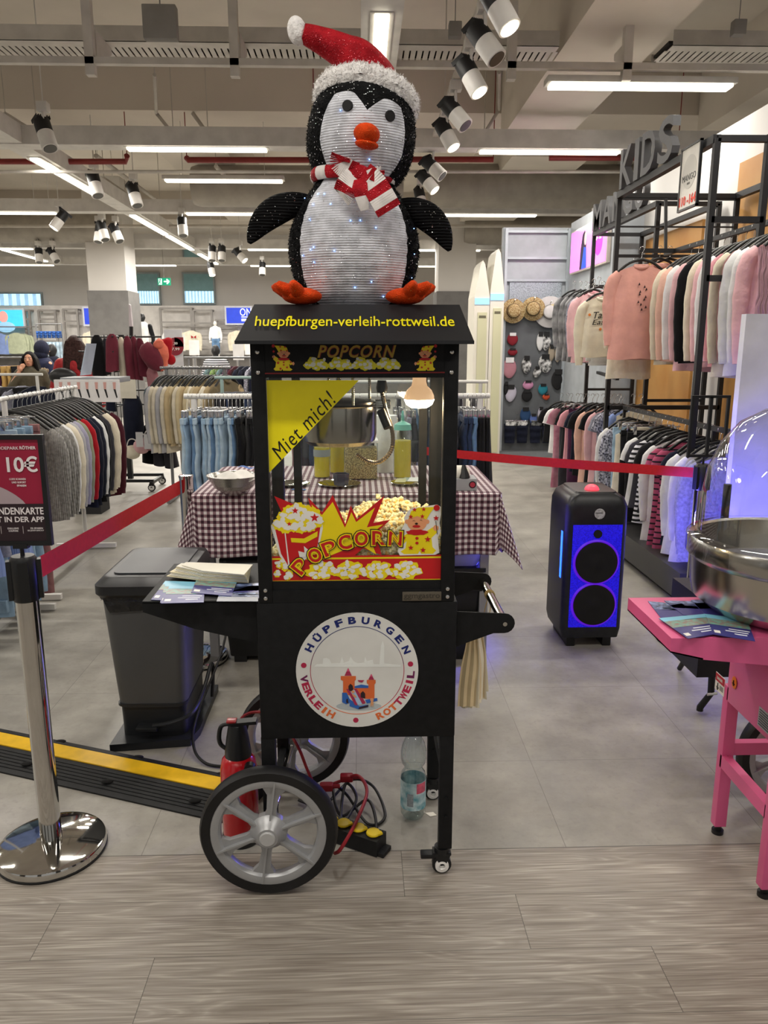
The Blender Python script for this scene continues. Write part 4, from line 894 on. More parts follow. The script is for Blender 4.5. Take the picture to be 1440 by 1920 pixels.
# poster frame on the left post
def frame(x0, x1, y, z0, z1, label, solid=True):
    t = thing('poster_frame', label, 'poster frame', ((x0 + x1) / 2, y, z0)); w = .013
    MB().box(x0, y - .008, z0, x1, y + .008, z0 + w).box(x0, y - .008, z1 - w, x1, y + .008, z1).box(x0, y - .008, z0 + w, x0 + w, y + .008, z1 - w).box(x1 - w, y - .008, z0 + w, x1, y + .008, z1 - w).build('frame', BLKP, t)
    return t
fx1 = -.858; fx0 = fx1 - .228; fz0, fz1 = .960, 1.268; fy = 2.10
fr = frame(fx0, fx1, fy, fz0, fz1, 'black framed red poster advertising a customer card on the left barrier post')
MB().box(fx0 + .012, fy - .003, fz0 + .012, fx1 - .012, fy + .006, fz1 - .012).build('poster', M('poster_crimson', '931a38', .35, 0, (4, .1)), fr)
yy = fy - .0034
def rect(x0, z0, x1, z1, m, nm, par, k=0): return MB().box(x0, yy - .0006 - k * .0004, z0, x1, yy - k * .0004, z1).build(nm, m, par, smooth=0)
rect(fx0 + .012, fz0 + .012, fx1 - .012, fz0 + .118, M('poster_dark', '2b1c22', .35, 0, (3, .1)), 'dark_field', fr)
sh_ = [(fx0 + .012, fz0 + .118), (fx0 + .165, fz0 + .118)] + [(fx0 + .165 - .006 * i ** 1.25, fz0 + .118 + .062 * sin(i / 12 * PI / 2)) for i in range(1, 13)] + [(fx0 + .012, fz0 + .2)]
b = MB(); b.prism([(x, yy - .0004, z) for x, z in sh_], (0, -.0004, 0)); b.build('pale_sleeve_print', M('poster_grey_pink', 'a8989d', .4), fr, smooth=0)
PWH = M('poster_white', 'e6dfe0', .4)
def ptext(t, xr, z, w, h, off=.01, par=fr, m=PWH, nm='poster_lettering', y_=None): return MB().text(t, front(Vector((xr - w / 2, (y_ or yy) - .0012, z))), w=w, h=h, ext=.0006, off=off).build(nm, m, par, smooth=0)
xr = fx1 - .02
ptext('MODEPARK', xr - .047, fz1 - .036, .066, .0085, 0); ptext('RÖTHER', xr - .001, fz1 - .0345, .043, .0105, .02)
ptext('10€', xr, fz1 - .08, .083, .044, .02); ptext('CODE SCANNEN', xr - .036, fz1 - .121, .044, .0055, 0); ptext('UND SOFORT', xr - .036, fz1 - .130, .038, .0055, .01); ptext('SPAREN', xr - .036, fz1 - .139, .025, .0055, .02)
ptext('KUNDENKARTE', xr + .004, fz0 + .098, .150, .020, .02); ptext('JETZT IN DER APP', xr + .004, fz0 + .072, .172, .020, .02)
ptext('EXKLUSIVE', xr - .068, fz0 + .049, .030, .005, .01); ptext('COUPONS', xr - .070, fz0 + .042, .026, .005, .01); ptext('5% SPAREN', xr - .002, fz0 + .049, .034, .005, .01); ptext('BEI JEDEM EINKAUF', xr, fz0 + .042, .044, .005, 0)
MB().box(xr - .057, yy - .001, fz0 + .034, xr - .0562, yy, fz0 + .055).box(xr - .117, yy - .001, fz0 + .034, xr - .1162, yy, fz0 + .055).build('divider_lines', PWH, fr, smooth=0)
MB().cyl((b1.x, b1.y, .92), (b1.x, b1.y, .965), .006, 10).box(b1.x - .02, fy - .01, .952, b1.x + .02, fy + .01, .966).build('frame_holder', BLKP, fr)
fr2 = frame(1.615, 1.805, 3.73, .965, 1.268, 'small empty black frame on the right barrier post'); 
MB().cyl((1.70, 3.73, .93), (1.70, 3.73, .97), .006, 10).build('frame_holder', BLKP, fr2)
MB().box(1.705, 3.722, .975, 1.720, 3.738, 1.26).build('centre_bar', BLKP, fr2)
# ------------------------------------------------------------------ waste bin
DG = M('bin_grey_plastic', '4a4b4c', .42, 0, (4, .08)); DB = M('bin_black_plastic', '1e2023', .4, 0, (5, .1))
bin_ = thing('waste_bin', 'tall grey pedal waste bin with black lid left of the popcorn cart', 'waste bin', (-.80, 2.93, 0), 0)
def rrect(x0, y0, x1, y1, z, r=.04, n=6):
    o = []
    for cx_, cy_, a0 in ((x1 - r, y1 - r, 0), (x0 + r, y1 - r, 90), (x0 + r, y0 + r, 180), (x1 - r, y0 + r, 270)):
        for i in range(n + 1): a = radians(a0 + 90 * i / n); o.append((cx_ + r * cos(a), cy_ + r * sin(a), z))
    return o
def loft(b, rings):
    n = len(rings[0]); o = [p for r in rings for p in r]; b.add(o, [(i * n + j, i * n + (j + 1) % n, (i + 1) * n + (j + 1) % n, (i + 1) * n + j) for i in range(len(rings) - 1) for j in range(n)] + [tuple(reversed(range(n))), tuple(range((len(rings) - 1) * n, len(rings) * n))]); return b
loft(MB(), [rrect(-.935, 2.745, -.675, 3.10, .15), rrect(-.965, 2.72, -.655, 3.17, .625)]).build('container', DG, bin_)
loft(MB(), [rrect(-.925, 2.75, -.68, 3.10, .0, .03), rrect(-.93, 2.75, -.68, 3.10, .15, .03), rrect(-.938, 2.74, -.672, 3.105, .155, .03), rrect(-.938, 2.74, -.672, 3.105, .165, .03)]).build('lower_body', DB, bin_)
b = MB(); b.prism([(-.955, 2.68, .0), (-.66, 2.715, .0), (-.64, 2.80, 0), (-.64, 3.2, 0), (-.95, 3.2, 0)], (0, 0, .03)); b.build('base', DB, bin_)
loft(MB(), [rrect(-.972, 2.712, -.648, 3.178, .60, .04), rrect(-.982, 2.702, -.638, 3.188, .612, .045), rrect(-.982, 2.702, -.638, 3.188, .645, .045), rrect(-.960, 2.74, -.650, 3.178, .668, .04), rrect(-.95, 2.75, -.66, 3.17, .670, .04)]).build('lid', DB, bin_)
loft(MB(), [rrect(-.93, 2.78, -.68, 3.14, .668, .03), rrect(-.93, 2.78, -.68, 3.14, .675, .03)]).build('lid_panel', M('bin_lid_panel', '383b40', .45), bin_)
rb2 = random.Random(2); b = MB()
def bagring(u, v):
    a = 2 * PI * u; q = rrect(-.968, 2.716, -.652, 3.172, 0, .04); p = q[int(u * len(q)) % len(q)]; return Vector((p[0] + (p[0] + .81) * .015 * sin(v * 9 + u * 40), p[1] + (p[1] - 2.94) * .01 * sin(v * 7 + u * 31), .605 - v * (.035 + .022 * sin(u * 19) + .012 * sin(u * 47))))
b.grid(bagring, 28, 6, True); b.build('bin_bag', M('bin_bag_black', '0c0c0e', .25, 0, (30, .3), (40, .01)), bin_)
b = MB(); b.tube(spline([(-.80, 2.72, .085), (-.72, 2.72, .10), (-.655, 2.76, .12), (-.64, 2.9, .145), (-.635, 3.02, .19), (-.635, 3.06, .19), (-.635, 3.08, .15), (-.64, 3.06, .04)], 6), .008, 8); b.box(-.86, 2.70, .07, -.78, 2.75, .085, .004); b.build('pedal', DB, bin_)
# ------------------------------------------------------------------ cable ramp
RY = M('ramp_yellow', 'e2b313', .45, 0, (14, .12))
A = Vector((-1.62, 2.80, 0)); B_ = Vector((-.36, 2.32, 0)); u = (B_ - A).normalized(); v = Vector((-u.y, u.x, 0)); Ln = (B_ - A).length
rp_ = thing('cable_ramp', 'black rubber cable ramp with a yellow lid lying on the floor at left', 'cable ramp', A, 0)
W2 = .125
def rprof(e=0): return [(-W2, 0), (-W2, .006), (-.045, .046), (-.043, .048), (.043, .048), (.045, .046), (W2, .006), (W2, 0)]
b = MB(); pr_ = rprof(); b.add([A + v * y + Vector((0, 0, z)) for y, z in pr_] + [B_ + v * y + Vector((0, 0, z)) for y, z in pr_], [tuple(range(8)), tuple(reversed(range(8, 16)))] + [(i, 8 + i, 8 + (i + 1) % 8, (i + 1) % 8) for i in range(8)])
for s in (-1, 1):
    for k in range(6):
        y = s * (.052 + .011 * k); z = .046 - (abs(y) - .045) * .5; b.beam(A + v * y + Vector((0, 0, z)), B_ + v * y + Vector((0, 0, z)), .004, .004)
b.build('rubber_body', RUB, rp_)
b = MB(); b.beam(A + Vector((0, 0, .049)), B_ + Vector((0, 0, .049)), .072, .006); b.build('yellow_lid', RY, rp_)
b = MB()
for k in range(4):
    for s in (-1, 1):
        c = A + u * (k * .35 + .12) + v * s * .085 + Vector((0, 0, .030)); MB().ell(c, (.022, .012, .006), 12, 6).build('screw_hole', M('hole_black', '050505', .9), rp_)
# ------------------------------------------------------------------ fire extinguisher behind the wheel
ex = thing('fire_extinguisher', 'red fire extinguisher with black head standing behind the front wheel', 'fire extinguisher', (-.378, 2.14, 0)); xe, ye = -.378, 2.14
RE = M('extinguisher_red', 'b3121b', .22, 0, (6, .05), coat=.5)
MB().lathe([(.0001, .0), (.055, .0), (.058, .01), (.058, .03)], (xe, ye, 0), 32).build('foot_ring', BLKP, ex)
MB().lathe([(.0001, .02), (.054, .024), (.056, .04), (.056, .30), (.050, .335), (.036, .355), (.03, .36)], (xe, ye, 0), 40).build('tank', RE, ex)
MB().lathe([(.040, .35), (.040, .365), (.034, .42), (.028, .46), (.024, .475), (.0001, .478)], (xe, ye, 0), 28).build('head_shroud', BLKP, ex)
b = MB(); b.tube(spline([(xe - .012, ye, .475), (xe - .045, ye, .468), (xe - .055, ye, .43), (xe - .052, ye, .395), (xe - .035, ye, .375)], 6), .007, 10); b.beam((xe - .02, ye, .478), (xe + .06, ye, .486), .03, .012); b.build('carry_handle', BLKP, ex)
MB().box(xe - .03, ye - .014, .484, xe + .0, ye + .014, .492, .003).build('release_lever', RE, ex)
MB().lathe([(.0001, -.012), (.015, -.012), (.017, .005), (.0001, .006)], (xe + .04, ye - .04, .33), 18, 'y').build('gauge', BLKP, ex)
ex.scale = (1, 1, .82)
# ------------------------------------------------------------------ cables and sockets
CB = M('cable_black', '121214', .5); CR = M('cable_red', '8f1320', .5)
def cable(pts, r, m, name, label, cat='cable'): MB().tube(spline(pts, 8), r, 8).build(name, m, label=label, cat=cat)
cable([(-.62, 3.38, .55), (-.615, 3.36, .5), (-.60, 3.2, .25), (-.66, 2.85, .06), (-.64, 2.68, .02), (-.58, 2.58, .008), (-.5, 2.55, .008), (-.42, 2.55, .009)], .0055, CB, 'power_cable', 'black power cable curving down to the floor behind the shelf of the popcorn cart')
cable([at(620, 1500, z=.02), at(660, 1462, z=.03), at(700, 1475, z=.04), at(722, 1530, z=.01), at(690, 1545, z=.008), at(650, 1490, z=.03), at(625, 1475, z=.05), at(640, 1530, z=.01), at(690, 1500, z=.03), at(705, 1560, z=.012), at(670, 1575, z=.03), at(640, 1545, z=.02), at(648, 1470, z=.06), at(668, 1500, z=.03), at(628, 1560, z=.012), at(600, 1520, z=.01), at(560, 1500, z=.01)], .0048, CB, 'cable_tangle', 'tangled black extension cable lying under the popcorn cart')
cable([at(445, 1385, Y=2.35), at(452, 1348, Y=2.36), at(480, 1335, Y=2.38), at(520, 1345, Y=2.3), at(556, 1395, Y=2.2), at(575, 1440, Y=2.2), at(590, 1475, Y=2.2)], .0048, CR, 'red_cable', 'red cable looping over the fire extinguisher and under the cart')
cable([at(600, 1480, z=.05), at(645, 1462, z=.06), at(672, 1455, z=.10), at(688, 1485, z=.08), at(668, 1540, z=.07), at(640, 1590, z=.055), at(628, 1600, z=.03)], .0055, CR, 'red_cable', 'red cable arching over the black socket strip')
for (x, y), l in (((650, 1458), 'right'), ((612, 1475), 'left')):
    c = at(x, y, z=.07); MB().box(c.x - .022, c.y - .014, c.z - .012, c.x + .022, c.y + .014, c.z + .012, .006).cyl(c + Vector((.02, 0, 0)), c + Vector((.045, 0, .002)), .007, 10).build('red_plug', CR, label='red plug lying in the cable tangle, the %s one' % l, cat='plug')
P0 = at(722, 1610, z=.0) + Vector((-.01, .03, 0)); P1 = at(605, 1572, z=0) + Vector((0, .03, 0)); ss = thing('socket_strip', 'black outdoor socket strip with yellow lids behind the front wheel', 'socket strip', (P0 + P1) / 2); d = (P1 - P0).normalized()
b = MB(); b.beam(P0 + Vector((0, 0, .028)), P1 + Vector((0, 0, .028)), .062, .05); b.beam(P0 - d * .02 + Vector((0, 0, .008)), P0 + Vector((0, 0, .008)), .05, .012); b.build('strip_body', RUB, ss)
YL_ = M('socket_yellow', 'e3c416', .4)
for k in range(4):
    c = P0 + d * (.028 + .052 * k) + Vector((0, 0, .055)); l_ = MB().lathe([(.0001, 0), (.021, 0), (.022, .003), (.020, .007), (.0001, .009)], c, 24).beam(c + Vector((.012, -.01, .004)), c + Vector((.026, -.004, .006)), .012, .006); l_.build('socket_lid', YL_, ss)
# ------------------------------------------------------------------ water bottle
PET = thin('clear_plastic', 'eff6f6', .06, 2.5); WAT = M('bottle_water', 'e6f2f0', .02, 0, trans=1, ior=1.33, noise_=(3, 0))
wb = thing('water_bottle', 'clear plastic water bottle with a blue label standing under the cart', 'bottle', (.163, 2.24, 0)); bx_, by_ = .163, 2.24
pf = [(.0001, .012), (.018, .004), (.032, .006), (.040, .02), (.041, .04), (.041, .145), (.038, .16), (.029, .174), (.028, .182), (.037, .195), (.041, .21), (.041, .235), (.036, .262), (.022, .29), (.014, .30), (.014, .32)]
MB().lathe(pf, (bx_, by_, 0), 36, cap=False).build('bottle_body', PET, wb); MB().lathe([(.016, .305), (.016, .325), (.0001, .325)], (bx_, by_, 0), 20).build('bottle_cap', M('cap_white', 'dfe4e6', .4), wb)
lb = MB().lathe([(.0414, .045), (.0414, .142)], (bx_, by_, 0), 36, cap=False).build('label_wrap', M('bottle_label_blue', '5bb4c6', .4, 0, (30, .3), mcol='d5e9ec'), wb)
MB().grid(lambda u, v: Vector((bx_ + .0418 * sin(.2 + u * .9), by_ - .0418 * cos(.2 + u * .9), .105 + .035 * v)), 8, 2).build('label_pink', M('label_pink', 'cf5a72', .4, 0, (40, .3)), lb)
MB().grid(lambda u, v: Vector((bx_ + .0418 * sin(-.55 + u * .5), by_ - .0418 * cos(-.55 + u * .5), .06 + .045 * v)), 8, 2).build('label_white', M('label_white', 'dfe8ee', .4, 0, (200, .5), mcol='8a949c'), lb)
c = at(806, 1527, z=.001); MB().prism([c + Vector(q) for q in ((-.015, .008, 0), (.012, .012, 0), (.022, -.006, 0), (.0, -.012, 0))], (0, 0, .001)).build('paper_scrap', PAP, smooth=0, label='small torn white paper scrap on the floor beside the water bottle', cat='paper scrap')
# ------------------------------------------------------------------ table with checked cloth
TZ = .842; TX0, TX1, TY0, TY1 = -.76, .635, 3.47, 4.30
tb = thing('folding_table', 'grey metal table under the checked cloth behind the popcorn cart', 'table', ((TX0 + TX1) / 2, (TY0 + TY1) / 2, 0)); GM = M('grey_table_metal', '9b9ca0', .4, .5)
MB().box(TX0, TY0, TZ - .03, TX1, TY1, TZ - .004).build('table_top', M('table_board', 'b6b3ad', .6), tb)
for x in (TX0 + .05, TX1 - .05):
    for y in (TY0 + .05, TY1 - .05):
        l = MB().box(x - .02, y - .02, .02, x + .02, y + .02, TZ - .03).build('leg', GM, tb); MB().cyl((x, y, 0), (x, y, .025), .023, 14).build('foot_cap', M('grey_rubber', '6c6d70', .6), l)
def gingham():
    m = M('checked_cloth', 'e4dcdc', .85); N, L, b = nodes(m); uv = N.new('ShaderNodeUVMap'); uv.uv_map = 'weave'; sp = N.new('ShaderNodeSeparateXYZ'); L.new(uv.outputs[0], sp.inputs[0]); res = []
    for k in (0, 1):
        a = N.new('ShaderNodeMath'); a.operation = 'MULTIPLY'; a.inputs[1].default_value = 1 / .0285; L.new(sp.outputs[k], a.inputs[0]); f_ = N.new('ShaderNodeMath'); f_.operation = 'FRACT'; L.new(a.outputs[0], f_.inputs[0])
        g = N.new('ShaderNodeMath'); g.operation = 'GREATER_THAN'; g.inputs[1].default_value = .5; L.new(f_.outputs[0], g.inputs[0]); res.append(g.outputs[0])
    s = N.new('ShaderNodeMath'); s.operation = 'ADD'; L.new(res[0], s.inputs[0]); L.new(res[1], s.inputs[1]); s2 = N.new('ShaderNodeMath'); s2.operation = 'MULTIPLY'; s2.inputs[1].default_value = .5; L.new(s.outputs[0], s2.inputs[0])
    r = N.new('ShaderNodeValToRGB'); r.color_ramp.interpolation = 'CONSTANT'; e = r.color_ramp.elements; e[0].color = lin('e6e0e0') + (1,); e[1].position = .75; e[1].color = lin('3c1f2c') + (1,); q = e.new(.3); q.color = lin('8d7078') + (1,)
    L.new(s2.outputs[0], r.inputs[0]); L.new(r.outputs[0], b.inputs['Base Color']); return m
# cloth: flat on the top, draped at the edges, corner tips falling lower
cl_me_v = []; cl_uv = []; nx, ny = 90, 60
drop = .30; cw, ch = (TX1 - TX0) + 2 * drop, (TY1 - TY0) + 2 * drop; ccx, ccy = (TX0 + TX1) / 2, (TY0 + TY1) / 2
for j in range(ny + 1):
    for i in range(nx + 1):
        s, t = (i / nx - .5) * cw, (j / ny - .5) * ch; hx, hy = (TX1 - TX0) / 2 + .006, (TY1 - TY0) / 2 + .006; ox, oy = max(0, abs(s) - hx), max(0, abs(t) - hy); sx, sy = (1 if s > 0 else -1), (1 if t > 0 else -1)
        x = ccx + max(-hx, min(hx, s)); y = ccy + max(-hy, min(hy, t)); z = TZ
        if ox and oy:   # corner: hangs as a fold pointing outwards
            ang = atan2(oy, ox); rad = hypot(ox, oy); out = .25 + .5 * (1 - abs(ang - PI / 4) / (PI / 4)); x += sx * cos(ang) * rad * (.12 + .28 * out * sin(2 * ang)) ; y += sy * sin(ang) * rad * (.12 + .28 * out * sin(2 * ang)); z -= rad * (.90 - .1 * out)
        elif ox: x += sx * (.01 + .06 * ox + .012 * sin(t * 22) * ox / .3); z -= ox * .99
        elif oy: y += sy * (.01 + .05 * oy + .016 * sin(s * 19) * oy / .3); z -= oy * .99
        cl_me_v.append((x, y, z)); cl_uv.append((s, t))
cf = [(j * (nx + 1) + i, j * (nx + 1) + i + 1, (j + 1) * (nx + 1) + i + 1, (j + 1) * (nx + 1) + i) for j in range(ny) for i in range(nx)]
b = MB(); b.add(cl_me_v, cf); cl = b.build('tablecloth', gingham(), smooth=80, label='red and white checked cloth draped over the table behind the cart', cat='tablecloth')
ul = cl.data.uv_layers.new(name='weave'); 
for p in cl.data.polygons:
    for li in p.loop_indices: ul.data[li].uv = cl_uv[cl.data.loops[li].vertex_index]
so = cl.modifiers.new('cloth_thickness', 'SOLIDIFY'); so.thickness = .0015; so.offset = 1
zt = TZ + .003
# things on the table
def on(px, py): return at(px, py, z=zt)
c = on(437, 928); MB().lathe([(.0001, zt), (.045, zt), (.09, zt + .035), (.117, zt + .085), (.121, zt + .088), (.117, zt + .083), (.088, zt + .032), (.0001, zt + .006)], (c.x, c.y + .03, 0), 40).build('steel_bowl', STEEL, label='steel mixing bowl on the left of the checked table', cat='bowl')
b = MB(); cc = Vector((c.x + .02, c.y + .03, zt + .075)); b.grid(lambda u, v: cc + Vector(((u - .5) * .2, (v - .5) * .15, .03 * sin(u * 3.1) * sin(v * 3.1) + .008 * sin(u * 14 + v * 9))), 20, 16); b.build('folded_towel', M('towel_white', 'dcd9d4', .9, 0, (12, .1)), label='white tea towel with blue edge lying in the steel bowl', cat='towel')
b = MB(); b.grid(lambda u, v: cc + Vector((-.01 + u * .10, .05 + v * .04, .036 + .006 * sin(u * 8))), 8, 4); b.build('blue_cloth', M('cloth_blue', '4a6aa8', .9), label='small blue cloth on top of the white towel in the bowl', cat='cloth')
KG = thin('glass_jar', 'f6faf9', .06, 3); OIL = M('cooking_oil', 'e6cf3a', .15, 0, (3, .05), trans=.15, ior=1.2)
def bottle(px, py, r, h, fill, label, cap, lab=None, fillm=OIL, cat='bottle', sq=False, dy=0, neck=.4, name='oil_bottle'):
    c = on(px, py) + Vector((0, dy, 0)); t = thing(name, label, cat, c); n = 4 if sq else 28
    MB().lathe([(.0001, 0), (r, .003), (r, h * .72), (r * neck, h * .88), (r * neck, h * .93)], c, n).build('bottle_body', KG, t)
    MB().lathe([(.0001, .004), (r * .93, .006), (r * .93, h * .72 * fill), (.0001, h * .72 * fill)], c, n).build('contents', fillm, t)
    MB().lathe([(r * neck * 1.1, h * .9), (r * neck * 1.1, h), (.0001, h)] if neck > .3 else [(r, h * .72), (r * .9, h * .8), (r * .2, h * .85), (r * .1, h), (.0001, h)], c, 20).build('cap', cap, t)
    if lab: MB().lathe([(r * 1.01, h * lab[0]), (r * 1.01, h * lab[1])], c, n, cap=False).build('label_band', lab[2], t)
    return t
GRN = M('cap_green', '4f8a2c', .5); TEAL = M('cap_teal', '79c0ae', .4)
bottle(604, 896, .043, .22, .98, 'small oil bottle with green cap and grey label on the checked table', GRN, (.5, .66, M('label_grey', '8d9494', .5)), dy=.02, neck=.9)
bottle(634, 890, .050, .28, .95, 'larger yellow oil bottle right of the green capped one', M('cap_yellow', 'd4c54a', .5), dy=.07, neck=.35)
bottle(755, 897, .046, .34, .78, 'tall squeeze bottle of yellow oil with a teal nozzle', TEAL, dy=.03, neck=.2)
c = on(677, 900) + Vector((0, .06, 0)); kj = thing('kernel_jar', 'clear square jar full of popcorn kernels on the checked table', 'jar', c)
MB().box(c.x - .085, c.y - .06, zt, c.x + .085, c.y + .06, zt + .19, .012).build('jar_wall', KG, kj)
MB().box(c.x - .081, c.y - .056, zt + .003, c.x + .081, c.y + .056, zt + .16, .01).build('popcorn_kernels', M('kernels', 'a8823a', .5, 0, (160, .7), (160, .01), mcol='e6cb86'), kj)
MB().box(c.x - .087, c.y - .062, zt + .185, c.x + .087, c.y + .062, zt + .2, .006).build('jar_lid', M('jar_lid_white', 'e6e4df', .5), kj)
c = on(725, 893) + Vector((0, .16, 0)); MB().lathe([(.02, zt), (.06, zt), (.06, zt + .30), (.02, zt + .30), (.02, zt)], (c.x, c.y, 0), 32).build('paper_towel_roll', M('paper_towel', 'e5e6e4', .9, 0, (30, .06), (60, .003)), label='white paper towel roll standing behind the squeeze bottle', cat='paper towel')
def plate(px, py, r, label, dy=0):
    c = on(px, py) + Vector((0, dy, 0)); MB().lathe([(.0001, 0), (r * .7, .001), (r * .95, .01), (r, .012), (r * .94, .014), (r * .7, .004), (.0001, .004)], c, 40).build('metal_plate', CHR, label=label, cat='plate'); return c
c = plate(636, 910, .105, 'round silver platter in the middle of the checked table'); MB().lathe([(.0001, .006), (.034, .006), (.04, .062), (.036, .062), (.031, .012), (.0001, .012)], c + Vector((.01, -.02, 0)), 6).build('dark_cup', M('cup_dark_blue', '2f3644', .4), label='small dark blue scoop cup on the silver platter', cat='cup')
c = plate(762, 908, .08, 'silver platter with paper scraps near the squeeze bottle')
for k, (dx, dy, w, hx_) in enumerate(((-.03, 0, .03, 'b7b48b'), (.01, .01, .035, '8e9d93'), (.035, .0, .032, 'dcdcd8'))):
    q = c + Vector((dx, dy, .014 + .002 * k)); MB().prism([q + Vector(o) for o in ((-w, -.02, 0), (w * .8, -.025, 0), (w, .02, .012), (-w * .5, .028, .01))], (0, 0, .001)).build('paper_scrap', M('scrap_' + hx_, hx_, .8), smooth=0, label=('olive', 'grey-green', 'white')[k] + ' crumpled scrap lying on the right silver platter', cat='paper scrap')
plate(548, 910, .085, 'silver platter half hidden behind the left cabinet post')
c = on(562, 918); MB().prism([c + Vector(o) for o in ((-.04, -.01, .001), (.03, -.02, .001), (.03, .0, .001), (-.03, .01, .001))], (0, 0, .002)).build('blue_wrapper', M('wrapper_blue', '3d6fa8', .5), smooth=0, label='small blue wrapper on the table by the left platter', cat='wrapper')
c = on(872, 920); gb = thing('glove_box', 'grey cardboard box with round red badge at the right of the table', 'box', c + Vector((-.02, .06, 0)))
MB().box(c.x - .13, c.y, zt, c.x + .055, c.y + .12, zt + .055, .002).build('carton', M('carton_grey', 'a5a6a8', .7), gb)
MB().lathe([(.017, 0), (.017, -.001), (.0001, -.001)], (c.x + .034, c.y - .0005, zt + .028), 24, 'y').build('badge', M('badge_black', '221417', .5), gb); MB().lathe([(.012, 0), (.012, -.001), (.0001, -.001)], (c.x + .034, c.y - .0017, zt + .028), 24, 'y').build('badge_centre', M('badge_red', 'b8384c', .5), gb)
b = MB(); b.ell((c.x - .02, c.y + .06, zt + .075), (.05, .04, .035), 16, 10); b.build('paper_wad', PAP, label='crumpled white paper towel on the grey box', cat='paper'); b = MB(); b.frus((c.x + .0, c.y + .02, zt + .056), (c.x - .005, c.y + .03, zt + .115), .026, .008, 8); b.build('black_glove', BLKP, label='black rubber glove standing on the grey box', cat='glove')
# crates under the table
CRT = M('crate_black', '0f1012', .5, 0, (9, .2))
def crate(x0, x1, y0, y1, z0, z1, label):
    t = thing('storage_crate', label, 'crate', ((x0 + x1) / 2, (y0 + y1) / 2, z0)); loft(MB(), [rrect(x0 + .02, y0 + .02, x1 - .02, y1 - .02, z0, .02), rrect(x0, y0, x1, y1, z1 - .02, .02)]).build('crate_body', CRT, t)
    b = MB(); loft(b, [rrect(x0 - .01, y0 - .01, x1 + .01, y1 + .01, z1 - .02, .02), rrect(x0 - .01, y0 - .01, x1 + .01, y1 + .01, z1, .02)]); zz = (z0 + z1) / 2; loft(b, [rrect(x0 - .003, y0 - .003, x1 + .003, y1 + .003, zz, .02), rrect(x0 - .003, y0 - .003, x1 + .003, y1 + .003, zz + .012, .02)]); b.build('crate_rim', CRT, t)
crate(-.66, -.06, 3.50, 3.95, .03, .27, 'black plastic crate on the floor under the left of the table'); crate(-.66, -.06, 3.50, 3.95, .272, .52, 'black plastic crate stacked on the left floor crate')
for x in (-.62, -.12): MB().box(x, 3.52, 0, x + .06, 3.9, .03).build('crate_runner', CRT, label='black runner block under the %s end of the left crate' % ('left' if x < -.3 else 'right'), cat='runner')
crate(.0, .585, 3.50, 3.95, .0, .24, 'black plastic crate on the floor under the right of the table'); crate(.0, .585, 3.50, 3.95, .242, .47, 'black plastic crate stacked on the right floor crate')
PB2 = M('frosted_plastic', 'cfd4ee', .35, 0, trans=.5, ior=1.2)
t = thing('plastic_tub', 'translucent ribbed plastic tub on top of the right crates', 'plastic box', (.3, 3.7, .472)); loft(MB(), [rrect(.05, 3.52, .56, 3.9, .475, .04), rrect(.03, 3.50, .60, 3.93, .57, .04), rrect(.01, 3.48, .63, 3.95, .575, .05), rrect(.01, 3.48, .63, 3.95, .595, .05)]).build('tub_body', PB2, t)
b = MB(); [b.box(.06 + .024 * k, 3.5, .596, .068 + .024 * k, 3.93, .602) for k in range(22)]; b.build('lid_ribs', PB2, t)
# ------------------------------------------------------------------ party speaker
spx0, spx1, spy0, spy1 = 1.005, 1.315, 3.64, 3.98; ST = .80
sp_t = thing('party_speaker', 'tall black party speaker with two big cones and blue lights', 'speaker', ((spx0 + spx1) / 2, 3.8, 0), 0)
def sring(z, ins=0, r=.035): return rrect(spx0 + ins, spy0 + ins * .6, spx1 - ins, spy1 - ins * .6, z, r)
loft(MB(), [sring(.055, .012, .02), sring(.10, 0), sring(.66, 0), sring(.735, .002), sring(.775, .018), sring(.795, .045)]).build('enclosure', M('speaker_black', '15171a', .38, 0, (30, .15)), sp_t)
b = MB(); [b.box(x, spy0 + .03, 0, x + .045, spy1 - .03, .06, .006) for x in (spx0 + .04, spx1 - .085)]; b.build('foot', BLKP, sp_t)
BLU = M('speaker_blue_glow', '1510c0', .4, 0, (160, .5), emit=.38, ecol='2208ff'); fy_ = spy0 - .001
gx0, gx1, gz0, gz1 = spx0 + .035, spx1 - .03, .115, .645
b = MB(); b.box(gx0, fy_ - .004, gz0, gx1, fy_, gz1, .001); gl = b.build('lit_front_grille', BLU, sp_t)
cxs = (gx0 + gx1) / 2
MB().lathe([(.021, 0), (.021, -.006), (.0001, -.006)], (cxs, fy_ - .004, .60), 28, 'y').build('tweeter', M('cone_black', '060608', .7), gl)
for k, z in enumerate((.455, .235)):
    MB().lathe([(.100, 0), (.108, -.006), (.116, 0)], (cxs, fy_ - .004, z), 56, 'y').build('glow_ring', M('speaker_purple_glow', '2a10b0', .4, emit=.45, ecol='7a1cff'), gl)
    MB().lathe([(.104, -.001), (.104, -.012), (.09, -.014), (.06, -.007), (.03, -.010), (.0001, -.016)], (cxs, fy_ - .004, z), 48, 'y').build('speaker_cone', M('cone_black'), gl)
tp_ = MB(); loft(tp_, [sring(.795, .05, .03), sring(.803, .055, .03)]); tp_.build('top_panel', BLKP, sp_t)
tp2 = MB().prism([(cxs - .035, spy0 + .03, .78), (cxs + .035, spy0 + .03, .78), (cxs + .018, spy0 - .002, .70), (cxs - .018, spy0 - .002, .70)], (0, -.003, .004)).build('top_badge_fin', BLKP, sp_t)
MB().ell((cxs - .01, 3.74, .80), (.036, .036, .03), 24, 12).build('magic_light_dome', M('dome_red_glow', 'ff5060', .2, emit=1.6, ecol='ff3040'), sp_t)
